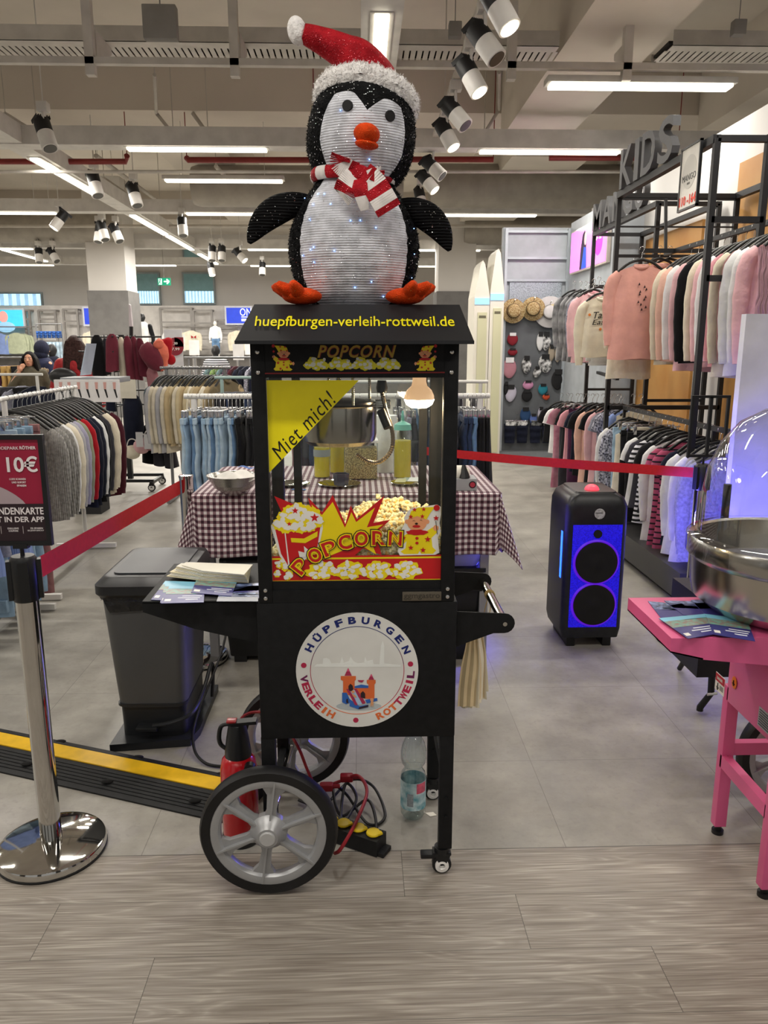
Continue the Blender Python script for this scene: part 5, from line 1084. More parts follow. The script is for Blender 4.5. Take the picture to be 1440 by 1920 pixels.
MB().lathe([(.026, 0), (.026, -.003), (.0001, -.003)], (cxs + .005, spy0 - .001, .70), 28, 'y').build('round_badge', M('badge_silver', 'c9cccc', .3, .3, (90, .3)), sp_t)
LED = M('led_strip_blue', '2060ff', .3, emit=5, ecol='1c50ff')
for x, s in ((spx0, -1), (spx1, 1)):
    b = MB(); b.box(x - .002 if s < 0 else x, spy0 + .05, .36, x if s < 0 else x + .002, spy0 + .075, .60); b.build('side_led_strip', LED, sp_t)
    ld = bpy.data.lights.new('blue_led_light', 'AREA'); ld.shape = 'RECTANGLE'; ld.size = .25; ld.size_y = .04; ld.energy = 16 if s < 0 else 24; ld.spread = radians(120); ld.color = (.12, .10, 1); lo = bpy.data.objects.new('blue_led_light', ld); C.objects.link(lo); lo.parent = sp_t
    lo.location = Vector((x + s * .012, spy0 + .062, .48)) - sp_t.location; lo.rotation_euler = (0, radians(90) * -s, 0)
# ------------------------------------------------------------------ pink candy floss cart
PK_ = M('pink_paint', 'dd5f92', .38, 0, (4, .04), coat=.2); PT = .786
pkc = thing('candy_floss_cart', 'pink candy floss cart with a steel bowl and clear dome at right', 'candy floss cart', (1.4, 1.97, 0))
tx0, tx1, ty0, ty1 = .775, 1.125, 1.79, 2.108
b = MB(); b.box(tx0 + .0041, ty0 + .0041, PT - .006, tx1 + .6, ty1 - .0041, PT)
for y in (ty0, ty1 - .004): b.prism([(tx0, y, PT), (tx1 + .6, y, PT), (tx1 + .6, y, .69), (tx1, y, .70), (tx0 + .085, y, .728), (tx0, y, .748)], (0, .004, 0))
b.prism([(tx0, ty0 + .0041, PT), (tx0, ty1 - .0041, PT), (tx0, ty1 - .0041, .748), (tx0, ty0 + .0041, .748)], (.004, 0, 0)); b.prism([(tx0, ty0, .748), (tx0 + .085, ty0, .728), (tx0 + .085, ty1, .728), (tx0, ty1, .748)], (0, 0, .004)); b.build('side_tray', PK_, pkc)
bod = MB().box(1.10, 1.82, .455, 1.70, 2.12, PT - .05, .003).build('cart_body', PK_, pkc)
for x, y in ((1.118, 1.84), (1.118, 2.125), (1.68, 1.84), (1.68, 2.125)):
    l = MB().box(x - .018, y - .016, .03, x + .018, y + .016, .50, .002).build('leg', PK_, pkc); MB().cyl((x, y, .0), (x, y, .012), .018, 16).cyl((x, y, .01), (x, y, .032), .01, 12).build('levelling_foot', BLKP, l)
    MB().lathe([(.006, 0), (.004, -.004), (.001, -.005)], (x, y - .0165, .27), 12, 'y').build('bolt', CHR, l)
MB().box(1.10, 1.85, .235, 1.128, 2.12, .275).build('side_stretcher', PK_, pkc); MB().box(1.13, 2.112, .275, 1.67, 2.138, .315).build('rear_stretcher', PK_, pkc)
wheel(1.42, 2.26, .191, .190, pkc)
MB().box(1.24, 2.62, .30, 1.75, 2.9, .60).build('rear_box', BLKP, pkc)
SS = M('bowl_steel', 'bdb9b2', .22, 1, (2, .1), None, wave=('X', 5, .0006)); bc_ = Vector((1.175, 1.975, 0)); R = .27; z0 = PT + .012
bw = MB().lathe([(.0001, z0), (R * .80, z0), (R * .94, z0 + .03), (R * .97, z0 + .07), (R * .98, z0 + .135), (R, z0 + .14), (R * 1.02, z0 + .15), (R * 1.02, z0 + .185), (R * 1.0, z0 + .195), (R * .96, z0 + .19), (R * .95, z0 + .14), (R * .93, z0 + .06), (R * .80, z0 + .02), (.0001, z0 + .012)], bc_, 72).build('bowl', SS, pkc)
MB().lathe([(R * 1.021, z0 + .146), (R * 1.035, z0 + .150), (R * 1.035, z0 + .196), (R * 1.02, z0 + .2), (R * .93, z0 + .205), (R * .925, z0 + .30), (R * .88, z0 + .38), (R * .78, z0 + .45), (R * .62, z0 + .505), (R * .4, z0 + .54), (R * .15, z0 + .555), (.0001, z0 + .556)], bc_, 72).build('dome', thin('acrylic_clear', 'f4f6f8', .07, 3), pkc)
MB().lathe([(.0001, z0 + .012), (.06, z0 + .014), (.06, z0 + .07), (.05, z0 + .08), (.0001, z0 + .08)], bc_, 32).build('spinner_head', STEEL, pkc)
# stickers on the pink body
def side_rect(y0, z0_, y1, z1_, m, nm, par, k=0, dx=.0006): return MB().box(1.10 - .001 - k * .0006, y0, z0_, 1.10 - k * .0006, y1, z1_).build(nm, m, par, smooth=0)
q = at(1352, 1280, X=1.10); s1 = side_rect(q.y - .025, q.z - .035, q.y + .035, q.z + .022, W_, 'warning_sticker', bod); side_rect(q.y - .024, q.z - .004, q.y + .034, q.z + .020, M('sticker_red', 'b51d2c', .4), 'warning_header', s1, 1)
Tside = Matrix.Translation((1.10 - .0021, q.y + .006, q.z + .008)) @ Matrix.Rotation(-PI / 2, 4, 'Z') @ Matrix.Rotation(PI / 2, 4, 'X')
MB().text('DANGER', Tside, w=.036, h=.009, ext=.0006, off=.01).build('warning_lettering', W_, s1, smooth=0)
b = MB(); b.beam((1.098, q.y + .016, q.z - .008), (1.098, q.y + .016, q.z - .03), .002); [b.beam((1.098, q.y + .016 - w, z), (1.098, q.y + .016 + w, z), .0016) for w, z in ((.008, q.z - .022), (.005, q.z - .026), (.002, q.z - .030))]; b.build('earth_symbol', K_, s1)
b = MB(); [b.box(1.0976, q.y - .02, q.z - .012 - .004 * k, 1.0982, q.y + .002, q.z - .0105 - .004 * k) for k in range(4)]; b.build('small_print', K_, s1, smooth=0)
q = at(1378, 1280, X=1.10); tg = MB().ell((1.0975, q.y, q.z), (.0012, .015, .019), 20, 12).build('orange_tag', M('tag_orange', 'ef7a1c', .4), bod); b = MB(); b.beam((1.095, q.y, q.z + .008), (1.095, q.y, q.z - .004), .002); [b.beam((1.0955, q.y - w, q.z - .003 - .003 * i), (1.0955, q.y + w, q.z - .003 - .003 * i), .0014) for i, w in enumerate((.007, .004, .002))]; b.build('earth_symbol', K_, tg)
q = at(1432, 1350, X=1.10); s2 = side_rect(q.y - .05, q.z - .028, q.y + .028, q.z + .028, M('data_plate', 'b4b6b6', .35, .4), 'data_plate', bod)
b = MB(); [b.box(1.0976, q.y - .045, q.z - .022 + .007 * k, 1.0984, q.y + .022, q.z - .0195 + .007 * k) for k in range(7)]; b.build('data_print', M('data_print', '4a4c50', .5), s2, smooth=0)
MB().cyl((1.098, at(1366, 1252, X=1.1).y, .735), (1.085, at(1366, 1252, X=1.1).y, .735), .008, 12).build('cable_gland', BLKP, bod)
# leaflets on the pink tray
zp = PT + .001
lf([(1215, 1128), (1260, 1132), (1300, 1160), (1240, 1160)], zp, 'dark night-photo leaflet at the left edge of the pink tray', True)
lf([(1245, 1127), (1300, 1128), (1330, 1158), (1282, 1154)], zp + .0015, 'dark night-photo leaflet second from left on the pink tray', True)
lf([(1295, 1126), (1345, 1124), (1378, 1158), (1330, 1160)], zp + .003, 'dark night-photo leaflet against the steel bowl', True)
lf([(1235, 1160), (1322, 1152), (1348, 1188), (1290, 1198)], zp + .0045, 'castle leaflet in the middle of the pink tray')
lf([(1322, 1152), (1400, 1162), (1416, 1203), (1338, 1190)], zp + .006, 'castle leaflet at the front corner of the pink tray')
# black stand behind the pink cart
ts = thing('light_stand', 'black tripod stand leg showing behind the pink cart', 'stand', (1.55, 3.1, 0)); k1 = at(1312, 1332, z=.012); k2 = at(1333, 1300, z=.10)
b = MB(); b.tube([k1, k1 + Vector((0, 0, .015)), k2, (1.50, 3.05, .42)], .014, 12); b.tube([(1.50, 3.05, .42), (1.50, 3.05, .95)], .016, 12); b.tube([(1.50, 3.05, .42), (1.80, 3.1, .012)], .012, 10); b.tube([(1.50, 3.05, .42), (1.5, 3.35, .012)], .012, 10); b.build('tripod', BLKP, ts)
MB().prism([(1.40, 3.04, .42), (1.60, 3.04, .42), (1.55, 3.04, .16), (1.48, 3.04, .22)], (0, .03, 0)).build('black_cloth', M('black_fabric', '0c0c0e', .95), ts); MB().cyl(k2 + Vector((-.02, -.01, 0)), k2 + Vector((.02, -.01, .004)), .006, 8).build('clamp_screw', CHR, ts)
# white display pillar behind the dome
MB().box(1.93, 3.90, 0, 2.35, 3.95, 1.66).build('display_board', M('board_white', 'dcdde6', .5), label='plain white display board standing behind the clear dome', cat='display board')
# ------------------------------------------------------------------ clothes: builders
rg = random.Random(21)
def fab(name, col, knit=None, amt=.08, mcol=None, scale=9):
    return M('fabric_' + name, col, .9, 0, (scale, amt), (28, .006) if not knit else None, wave=knit, sheen=.1, mcol=mcol, spec=.2)
HANG = M('hanger_black', '141414', .35); HOOK = M('hook_steel', 'c4c4c4', .2, 1)
PROT = {}
def g_top(w, l, sl, sw=.055, th=.035, neck=.08, hem=1.0, seed=0, flat=0):
    b = MB(); z0 = -.115; m, n = 14, 26
    def f(u, v):
        a = 2 * PI * u; hw = w / 2 * (1 - .06 * sin(PI * v)) * (1 + (hem - 1) * v); t = .010 + (th - .010) * min(1, v * 3.5); c, s = cos(a), sin(a)
        x = hw * (abs(c) ** .8) * (1 if c > 0 else -1); y = t * s + .007 * sin(x * 34 + seed * 1.7 + 3 * v) * min(1, v * 2) + .004 * sin(x * 71 + seed)
        z = z0 - l * v - max(0, abs(x) - neck / 2) * .38 * (1 - v) ** 2 - (.022 * (1 - min(1, abs(x) / (neck / 2))) if v == 0 and s < 0 else 0) + .006 * sin(x * 20 + seed) * (v > .99)
        return Vector((x, y, z))
    b.grid(f, n, m, True); b.f.append(list(range(n * m + n - 1, n * m - 1, -1))); b.m.append(0); b.f.append(list(range(n))); b.m.append(0)
    if sl:
        for s in (-1, 1):
            x = s * (w / 2 - sw * .75); zz = z0 - (w / 2 - neck / 2) * .30 - sw * .6
            if sl > .3: P = [(x - s * .02, 0, zz + sw * .35), (x + s * .028, .0, zz - .05), (x + s * .045, .004, zz - sl * .4), (x + s * (.035 - flat), .006, zz - sl * .8), (x + s * .03, .002, zz - sl)]; R = [sw * .7, sw * 1.0, sw * .95, sw * .8, sw * .62]
            else: P = [(x - s * .02, 0, zz + sw * .35), (x + s * .03, 0, zz - .03), (x + s * .06, .002, zz - sl)]; R = [sw * .7, sw * 1.05, sw * 1.1]
            q = spline(P, 5); k = len(q); rr = [interp([(i, r) for i, r in enumerate(R)], i / 5) for i in range(k)]; rr = [r * (1 + .05 * sin(i * 1.9 + seed)) for i, r in enumerate(rr)]
            b.tube(q, rr, 12, ell=(1, .55, 1))
    return b
def g_collar(w, neck=.09, r=.013):
    return MB().tube([(neck / 2 * cos(t), .022 * sin(t) - .002, -.118 - .018 * (sin(t) < 0) * abs(sin(t))) for t in [2 * PI * i / 14 for i in range(15)]], r, 8)
def g_trousers(w, l, th=.03, seed=0, flare=1.0, cuff=True):
    b = MB(); z0 = -.13; n = 22
    for s in (-1, 1):
        def f(u, v, s=s):
            a = 2 * PI * u; hw = w / 4 * (1 - .18 * v) * (1 + (flare - 1) * v * v); cx = s * (w / 4 + .0 * v); t = .012 + (th - .012) * min(1, v * 6); c, q = cos(a), sin(a)
            return Vector((cx + hw * c, t * q * (1 - .2 * v) + .006 * sin(v * 17 + seed + s) + .003 * sin(v * 43 + a * 2), z0 - l * v))
        b.grid(f, n, 16, True); b.f.append(list(range(n * 16 + n - 1, n * 16 - 1, -1))); b.m.append(0)
    b.box(-w / 2 * .99, -.013, z0 - .035, w / 2 * .99, .013, z0 + .004, .003)
    if cuff: [b.box(s * w / 4 - w / 4 * .84, -th * .95, z0 - l * .97, s * w / 4 + w / 4 * .84, th * .95, z0 - l * .90, .004) for s in (-1, 1)]
    return b
def g_skirt(w, l, seed=0, fl=1.5):
    b = MB(); n = 40; b.grid(lambda u, v: Vector((w / 2 * (1 + (fl - 1) * v) * cos(2 * PI * u), (.02 + .05 * v) * sin(2 * PI * u) + .008 * v * sin(u * 2 * PI * 11 + seed), -.13 - l * v)), n, 10, True)
    b.f.append(list(range(n))); b.m.append(0); b.f.append(list(range(n * 10 + n - 1, n * 10 - 1, -1))); b.m.append(0); return b
def g_hanger(w, clip=False):
    b = MB(); b.mi = 1; b.tube([(.0165 * cos(t), 0, .0165 * sin(t) - .0) for t in [radians(a) for a in range(200, -31, -21)]] + [(.002, 0, -.03), (0, 0, -.07)], .0022, 6); b.mi = 0
    if clip:
        b.mi = 1; b.cyl((-w * .46, 0, -.085), (w * .46, 0, -.085), .004, 8); b.cyl((0, 0, -.07), (0, 0, -.086), .006, 8); [b.box(s * w * .36 - .012, -.014, -.145, s * w * .36 + .012, .014, -.08, .003) for s in (-1, 1)]
    else:
        for s in (-1, 1): b.tube(spline([(0, 0, -.075), (s * w * .2, 0, -.098), (s * w * .42, 0, -.118 - w * .12)], 4), [.012, .011, .010, .010, .010, .010, .010, .010, .010][:9], 8)
    return b
KNIT = ('Z', 26, .006, 3); RIB = ('X', 30, .006, .6)
def garment(kind, cname, m, p, rz, label, group, w=.42, l=.6, sl=None, parts=True, th=.035, hem=1.0, extra=None):
    p = Vector(p); key = (kind, round(w, 2), round(l, 2), sl, th, hem, parts)
    NM = {'sweater': 'sweater', 'tee': 't_shirt', 'vest': 'knit_vest', 'jeans': 'jeans', 'trousers': 'trousers', 'skirt': 'skirt', 'dress': 'dress', 'shirt': 'shirt', 'coat': 'coat', 'sweatshirt': 'sweatshirt', 'dungarees': 'dungarees', 'shorts': 'shorts', 'jacket': 'jacket'}[kind]
    if key not in PROT:
        sd = len(PROT)
        if kind in ('jeans', 'trousers'): b = g_trousers(w, l, th, sd, hem, kind == 'jeans')
        elif kind == 'shorts': b = g_trousers(w, l, th, sd, hem, False)
        elif kind == 'skirt': b = g_skirt(w, l, sd, hem)
        else: b = g_top(w, l, {'sweater': .5, 'tee': .13, 'vest': 0, 'dress': .13, 'shirt': .48, 'coat': .56, 'sweatshirt': .5, 'dungarees': 0, 'jacket': .52}[kind] if sl is None else sl, .05 if kind in ('sweater', 'sweatshirt', 'coat', 'jacket') else .042, th, .1, hem, sd)
        if parts:
            r = thing(NM, None, None, (0, 0, 0)); fb = b.build('fabric', m, r, smooth=60); fb.material_slots[0].link = 'OBJECT'
            if kind in ('sweater', 'sweatshirt', 'tee', 'jacket', 'shirt'): c = g_collar(w).build('collar', m, r, smooth=60); c.material_slots[0].link = 'OBJECT'
            g_hanger(w, kind in ('jeans', 'trousers', 'skirt', 'shorts')).build('hanger', [HANG, HOOK], r, smooth=60)
        else:
            r = b.build(NM, m, smooth=60)
            # put the origin back to the hook
            d = r.location.copy(); r.data.transform(Matrix.Translation(d)); r.location = (0, 0, 0); r.material_slots[0].link = 'OBJECT'
        PROT[key] = r; o = r
    else: o = copy_tree(PROT[key]); 
    o.location = p; o.rotation_euler = (0, 0, rz)
    if parts:
        for c in C_children(o):
            if c.name.split('.')[0] in ('fabric', 'collar'): c.material_slots[0].link = 'OBJECT'; c.material_slots[0].material = m
    else: o.material_slots[0].link = 'OBJECT'; o.material_slots[0].material = m
    setp(o, label, {'t_shirt': 't-shirt', 'knit_vest': 'vest'}.get(NM, NM), group); return o
def C_children(o):
    n = o.name; return CH.get(n, None) or [c for c in C.objects if c.parent == o][:4]
CH = {}
def copy_tree(o, parent=None):
    c = o.copy(); C.objects.link(c); c.parent = parent
    for ch in KIDS.get(o.name, []): CH.setdefault(c.name, []).append(copy_tree(ch, c))
    return c
COL = {}
def cm(cn, col=None, **k):
    if cn not in COL: COL[cn] = fab(cn.replace(' ', '_'), col, **k)
    return COL[cn]
for a in (('grey ribbed', '8f8d89', dict(knit=RIB, amt=.25, scale=60)), ('cream', 'd9d0bb', {}), ('white', 'dcdcdb', {}), ('pale grey', 'a9a8ab', {}), ('lilac grey', '9d9aae', {}), ('sage', '8d9078', {}), ('navy', '161a2b', {}), ('bright red', 'a51521', {}), ('black', '121215', {}), ('charcoal', '35343a', {}), ('ecru', 'cabfaa', {}), ('burgundy', '431520', {}),
          ('light blue denim', '8ba6bd', dict(amt=.18)), ('faded denim', '9fb3c2', dict(amt=.2)), ('mid blue denim', '5d7c9e', dict(amt=.2)), ('dark denim', '26344f', dict(amt=.2)), ('mauve', '8f6464', {}), ('sky blue', '8ea4dc', dict(knit=('X', 24, .003, 1))), ('beige', 'c2b391', {}), ('sand', 'b7a37e', {}), ('oatmeal', 'cfc6b2', dict(amt=.15)), ('olive brown', '6b6048', {}),
          ('dusty pink', 'd8a094', {}), ('rose pink', 'dc9da8', {}), ('soft pink', 'ddb0b4', {}), ('peach', 'deb2a0', {}), ('grey marl', '8d8e9c', dict(amt=.2, scale=60)), ('tie-dye pink', 'd9a0b0', dict(amt=.3, mcol='8e4a62', scale=7)), ('camouflage grey', '77777a', dict(amt=.4, mcol='a4a4a6', scale=9)), ('brick red', '8a4a42', {}), ('speckled navy', '1c2036', dict(amt=.2, scale=70, mcol='c9c9d6')), ('plum', '4a2440', {}), ('maroon', '6b2a38', {}), ('coral', 'e0765f', dict(amt=.2)), ('forest green', '11241f', {}), ('green', '6f8a4c', {}), ('teal grey', '5c7376', {}), ('gold', 'a2834c', {}), ('ivory', 'e3dbc6', {}), ('pale green', 'b9c0a4', {}), ('cable knit pink', 'c79aa4', dict(knit=('X', 11, .02, 5)))): cm(a[0], a[1], **a[2])
def stripes(name, c1, c2, sc, w=.5):
    m = M('fabric_' + name, c1, .9); N, L, b = nodes(m); tc = N.new('ShaderNodeTexCoord'); sp = N.new('ShaderNodeSeparateXYZ'); L.new(tc.outputs['Object'], sp.inputs[0])
    a = N.new('ShaderNodeMath'); a.operation = 'MULTIPLY'; a.inputs[1].default_value = sc; L.new(sp.outputs[2], a.inputs[0]); f_ = N.new('ShaderNodeMath'); f_.operation = 'FRACT'; L.new(a.outputs[0], f_.inputs[0]); g = N.new('ShaderNodeMath'); g.operation = 'GREATER_THAN'; g.inputs[1].default_value = w; L.new(f_.outputs[0], g.inputs[0])
    x = N.new('ShaderNodeMix'); x.data_type = 'RGBA'; L.new(g.outputs[0], x.inputs[0]); x.inputs[6].default_value = lin(c1) + (1,); x.inputs[7].default_value = lin(c2) + (1,); L.new(x.outputs[2], b.inputs['Base Color']); COL[name] = m; return m
stripes('black and white striped', 'dadae0', '17171c', 30, .5); stripes('pink and black striped', 'a84a68', '1d1420', 26, .72)
KN = {'sweater': 'sweater', 'tee': 't-shirt', 'vest': 'vest', 'jeans': 'jeans', 'trousers': 'trousers', 'skirt': 'skirt', 'dress': 'dress', 'shirt': 'shirt', 'coat': 'coat', 'sweatshirt': 'sweatshirt', 'dungarees': 'dungarees', 'shorts': 'shorts', 'jacket': 'jacket'}
def row(items, p, q, rz, where, frm, group, parts=True, jit=.06, **kw):
    "hang clothes evenly from p to q; items: (kind, colour, width, length)"
    p = Vector(p); q = Vector(q); n = len(items)
    for i, it in enumerate(items):
        t = (i + .5) / n; kind, c, w, l = it[:4]
        lab = '%s %s on %s, %s from the %s' % (c, KN[kind], where, ORD[i], frm)
        garment(kind, c, COL[c], p + (q - p) * t, rz + rg.uniform(-jit, jit), lab, group, w, l, parts=parts, **{**kw, **(it[4] if len(it) > 4 else {})})
# ------------------------------------------------------------------ white garment racks
def rack(name, p, q, z, label, feet=True, r=.0135, m=WHT, post_in=.06, hf=.22):
    p = Vector((p[0], p[1], 0)); q = Vector((q[0], q[1], 0)); d = (q - p).normalized(); s = Vector((-d.y, d.x, 0)); t = thing(name, label, 'clothes rack', (p + q) / 2)
    Z = Vector((0, 0, z)); MB().cyl(p + Z, q + Z, r, 16).build('rail', m, t)
    for e, k in ((p + d * post_in, 1), (q - d * post_in, -1)):
        MB().cyl(e + Vector((0, 0, .03)), e + Z - Vector((0, 0, r)), r * 1.15, 14).build('post', m, t)
        MB().beam(e - s * hf + Vector((0, 0, .025)), e + s * hf + Vector((0, 0, .025)), .032).build('foot', m, t)
    MB().beam(p + d * post_in + Vector((0, 0, .055)), q - d * post_in + Vector((0, 0, .055)), .028).build('base_bar', m, t)
    return t
LX = -2.03
rack('clothes_rack', (LX, 4.42), (LX - .06, 5.78), 1.21, 'white rack with a row of sweaters at left')
rack('clothes_rack', (LX + .06, 3.15), (LX + .03, 4.36), 1.21, 'white rack of jeans behind the red poster')
near_b = [('shirt', 'sky blue', .48, .66), ('jeans', 'faded denim', .42, .92), ('shirt', 'sky blue', .48, .66), ('sweater', 'grey marl', .46, .6), ('jeans', 'light blue denim', .44, .92), ('shirt', 'sky blue', .48, .66), ('jeans', 'faded denim', .46, .94), ('jeans', 'light blue denim', .46, .94), ('jeans', 'light blue denim', .46, .92), ('trousers', 'mauve', .46, .96)]
row(near_b, (LX + .055, 3.3, 1.21), (LX + .035, 4.34, 1.21), 0, 'the rack behind the poster', 'near end', 'clothes on the rack behind the poster', hem=1.25)
far_a = [('sweater', 'grey ribbed', .56, .60)] * 3 + [('sweater', 'white', .54, .58), ('sweater', 'cream', .54, .58), ('sweatshirt', 'pale grey', .54, .60), ('sweatshirt', 'lilac grey', .54, .60), ('sweater', 'sage', .54, .58), ('sweater', 'bright red', .54, .48), ('sweatshirt', 'navy', .56, .66), ('sweatshirt', 'navy', .56, .66), ('sweater', 'white', .56, .60), ('sweatshirt', 'black', .56, .66), ('sweater', 'charcoal', .56, .64), ('sweatshirt', 'ecru', .58, .64), ('sweatshirt', 'cream', .58, .64), ('coat', 'burgundy', .60, .68)]
row(far_a, (LX, 4.48, 1.21), (LX - .055, 5.72, 1.21), 0, 'the left white rack', 'near end', 'sweaters on the left white rack', jit=.05)
# jeans rack behind the table
RZ = 1.188
rack('clothes_rack', (at(345, 742, Y=5.02).x, 5.02), (at(918, 736, Y=5.02).x, 5.02), RZ, 'long white rack of jeans behind the checked table', hf=.2, r=.017)
jr = []
for i in range(17): jr.append(('jeans', ('faded denim', 'light blue denim', 'faded denim', 'mid blue denim')[i % 4] if i < 13 else 'black', .40, .86))
jr += [('jeans', 'faded denim', .4, .86), ('jeans', 'light blue denim', .4, .86)]
x0 = at(350, 742, Y=5.02).x; x1 = at(490, 742, Y=5.02).x
row(jr, (x0, 5.02, RZ), (x1, 5.02, RZ), PI / 2, 'the rack behind the table', 'left end', 'jeans on the rack behind the table', th=.03, jit=.16)
gl_r = [('jeans', c, .4, .8) for c in ('mauve', 'charcoal', 'dark denim', 'charcoal', 'black', 'grey marl', 'charcoal', 'dark denim', 'grey marl', 'charcoal', 'oatmeal', 'oatmeal', 'grey marl', 'charcoal', 'charcoal', 'dark denim', 'dark denim', 'charcoal')]
gl_r = [('trousers', c, w, l) if c != 'dark denim' else (k, c, w, l) for k, c, w, l in gl_r]
row(gl_r, (at(548, 742, Y=5.02).x, 5.02, RZ), (at(850, 742, Y=5.02).x, 5.02, RZ), PI / 2, 'the rack seen through the cart glass', 'left end', 'trousers seen through the cart glass', th=.03, jit=.12)
rr_ = [('jeans', 'dark denim', .38, .62), ('jeans', 'dark denim', .38, .62), ('jeans', 'mid blue denim', .38, .62), ('skirt', 'black', .34, .66, dict(hem=1.3)), ('skirt', 'black', .34, .66, dict(hem=1.3)), ('skirt', 'black', .34, .68, dict(hem=1.3))]
row(rr_, (at(864, 735, Y=5.02).x, 5.02, RZ), (at(914, 735, Y=5.02).x, 5.02, RZ), PI / 2, 'the rack end right of the cart', 'cart', 'skirts and jeans right of the cart', th=.03)
rack('clothes_rack', (at(500, 718, Y=6.3).x, 6.3), (at(915, 716, Y=6.3).x, 6.3), 1.222, 'second white rack parallel behind the jeans rack', hf=.2)
row([('jeans', c, .4, .84) for c in ('dark denim', 'charcoal', 'black', 'mid blue denim', 'black', 'dark denim', 'charcoal', 'mid blue denim', 'black', 'dark denim', 'charcoal', 'black')], (at(560, 718, Y=6.3).x, 6.3, 1.222), (at(905, 718, Y=6.3).x, 6.3, 1.222), PI / 2, 'the second rack behind the cart', 'left end', 'clothes on the second rack behind the cart', parts=False, th=.03)
# beige rack (farther) and teal rail
GRM = M('rack_grey_metal', '8b8c8e', .35, .6)
rack('clothes_rack', (at(300, 690, Y=7.6).x, 7.6), (at(432, 690, Y=7.6).x, 7.6), 1.30, 'chrome rack of beige sweaters left of the cart', m=GRM)
bb = ['pale grey', 'oatmeal', 'oatmeal', 'pale grey', 'oatmeal', 'sand', 'beige', 'oatmeal', 'beige', 'sand', 'beige', 'ivory', 'beige', 'sand', 'ivory', 'sand', 'sand', 'olive brown']
row([('sweatshirt' if i % 2 else 'sweater', c, .5, .62 + .06 * (i < 5)) for i, c in enumerate(bb)], (at(303, 690, Y=7.6).x, 7.6, 1.30), (at(428, 690, Y=7.6).x, 7.6, 1.30), radians(62), 'the beige rack left of the cart', 'left end', 'sweaters on the beige rack', jit=.1)
rack('clothes_rack', (at(402, 707, Y=6.6).x, 6.6), (at(520, 707, Y=6.6).x, 6.6), 1.245, 'teal-hangered rail just left of the cart header', m=M('rack_pale_teal', '9bb4b0', .4))
row([('trousers', c, .36, .7) for c in ('black', 'charcoal', 'black', 'dark denim', 'black', 'charcoal', 'black', 'dark denim')], (at(405, 707, Y=6.6).x, 6.6, 1.245), (at(470, 707, Y=6.6).x, 6.6, 1.245), PI / 2, 'the teal rail left of the cart', 'left end', 'trousers on the teal rail', th=.03, parts=False)
rack('clothes_rack', (at(345, 672, Y=10.5).x, 10.5), (at(520, 672, Y=10.5).x, 10.5), 1.36, 'grey rail of dark clothes near the striped mannequin', m=GRM)
row([('sweater', c, .44, .55) for c in ('teal grey', 'green', 'teal grey', 'plum', 'burgundy', 'navy', 'navy', 'speckled navy', 'navy', 'plum')], (at(395, 672, Y=10.5).x, 10.5, 1.36), (at(500, 672, Y=10.5).x, 10.5, 1.36), radians(70), 'the grey rail by the striped mannequin', 'left end', 'clothes on the grey rail', parts=False)
# far left racks
rack('clothes_rack', (at(-60, 705, Y=8.0).x, 8.0), (at(80, 703, Y=8.0).x, 8.0), 1.225, 'white rack end in front of the woman on the phone')
row([('shirt', 'white', .5, .6), ('shirt', 'white', .5, .6), ('trousers', 'charcoal', .38, .7), ('trousers', 'black', .38, .7), ('trousers', 'charcoal', .38, .7), ('shirt', 'grey marl', .46, .6), ('trousers', 'black', .38, .7), ('shirt', 'navy', .46, .6)], (at(-30, 703, Y=8.0).x, 8.0, 1.225), (at(72, 703, Y=8.0).x, 8.0, 1.225), radians(60), 'the rack before the woman', 'left end', 'clothes before the woman', parts=False)
rack('clothes_rack', (at(-80, 672, Y=12).x, 12), (at(60, 672, Y=12).x, 12), 1.34, 'dark rail with gold clothes behind the woman on the phone', m=GRM)
row([('trousers', c, .38, .55) for c in ('charcoal', 'grey marl', 'plum', 'gold', 'gold', 'black', 'charcoal')], (at(-20, 672, Y=12).x, 12, 1.34), (at(52, 672, Y=12).x, 12, 1.34), radians(75), 'the rail behind the woman', 'left end', 'clothes behind the woman', parts=False)
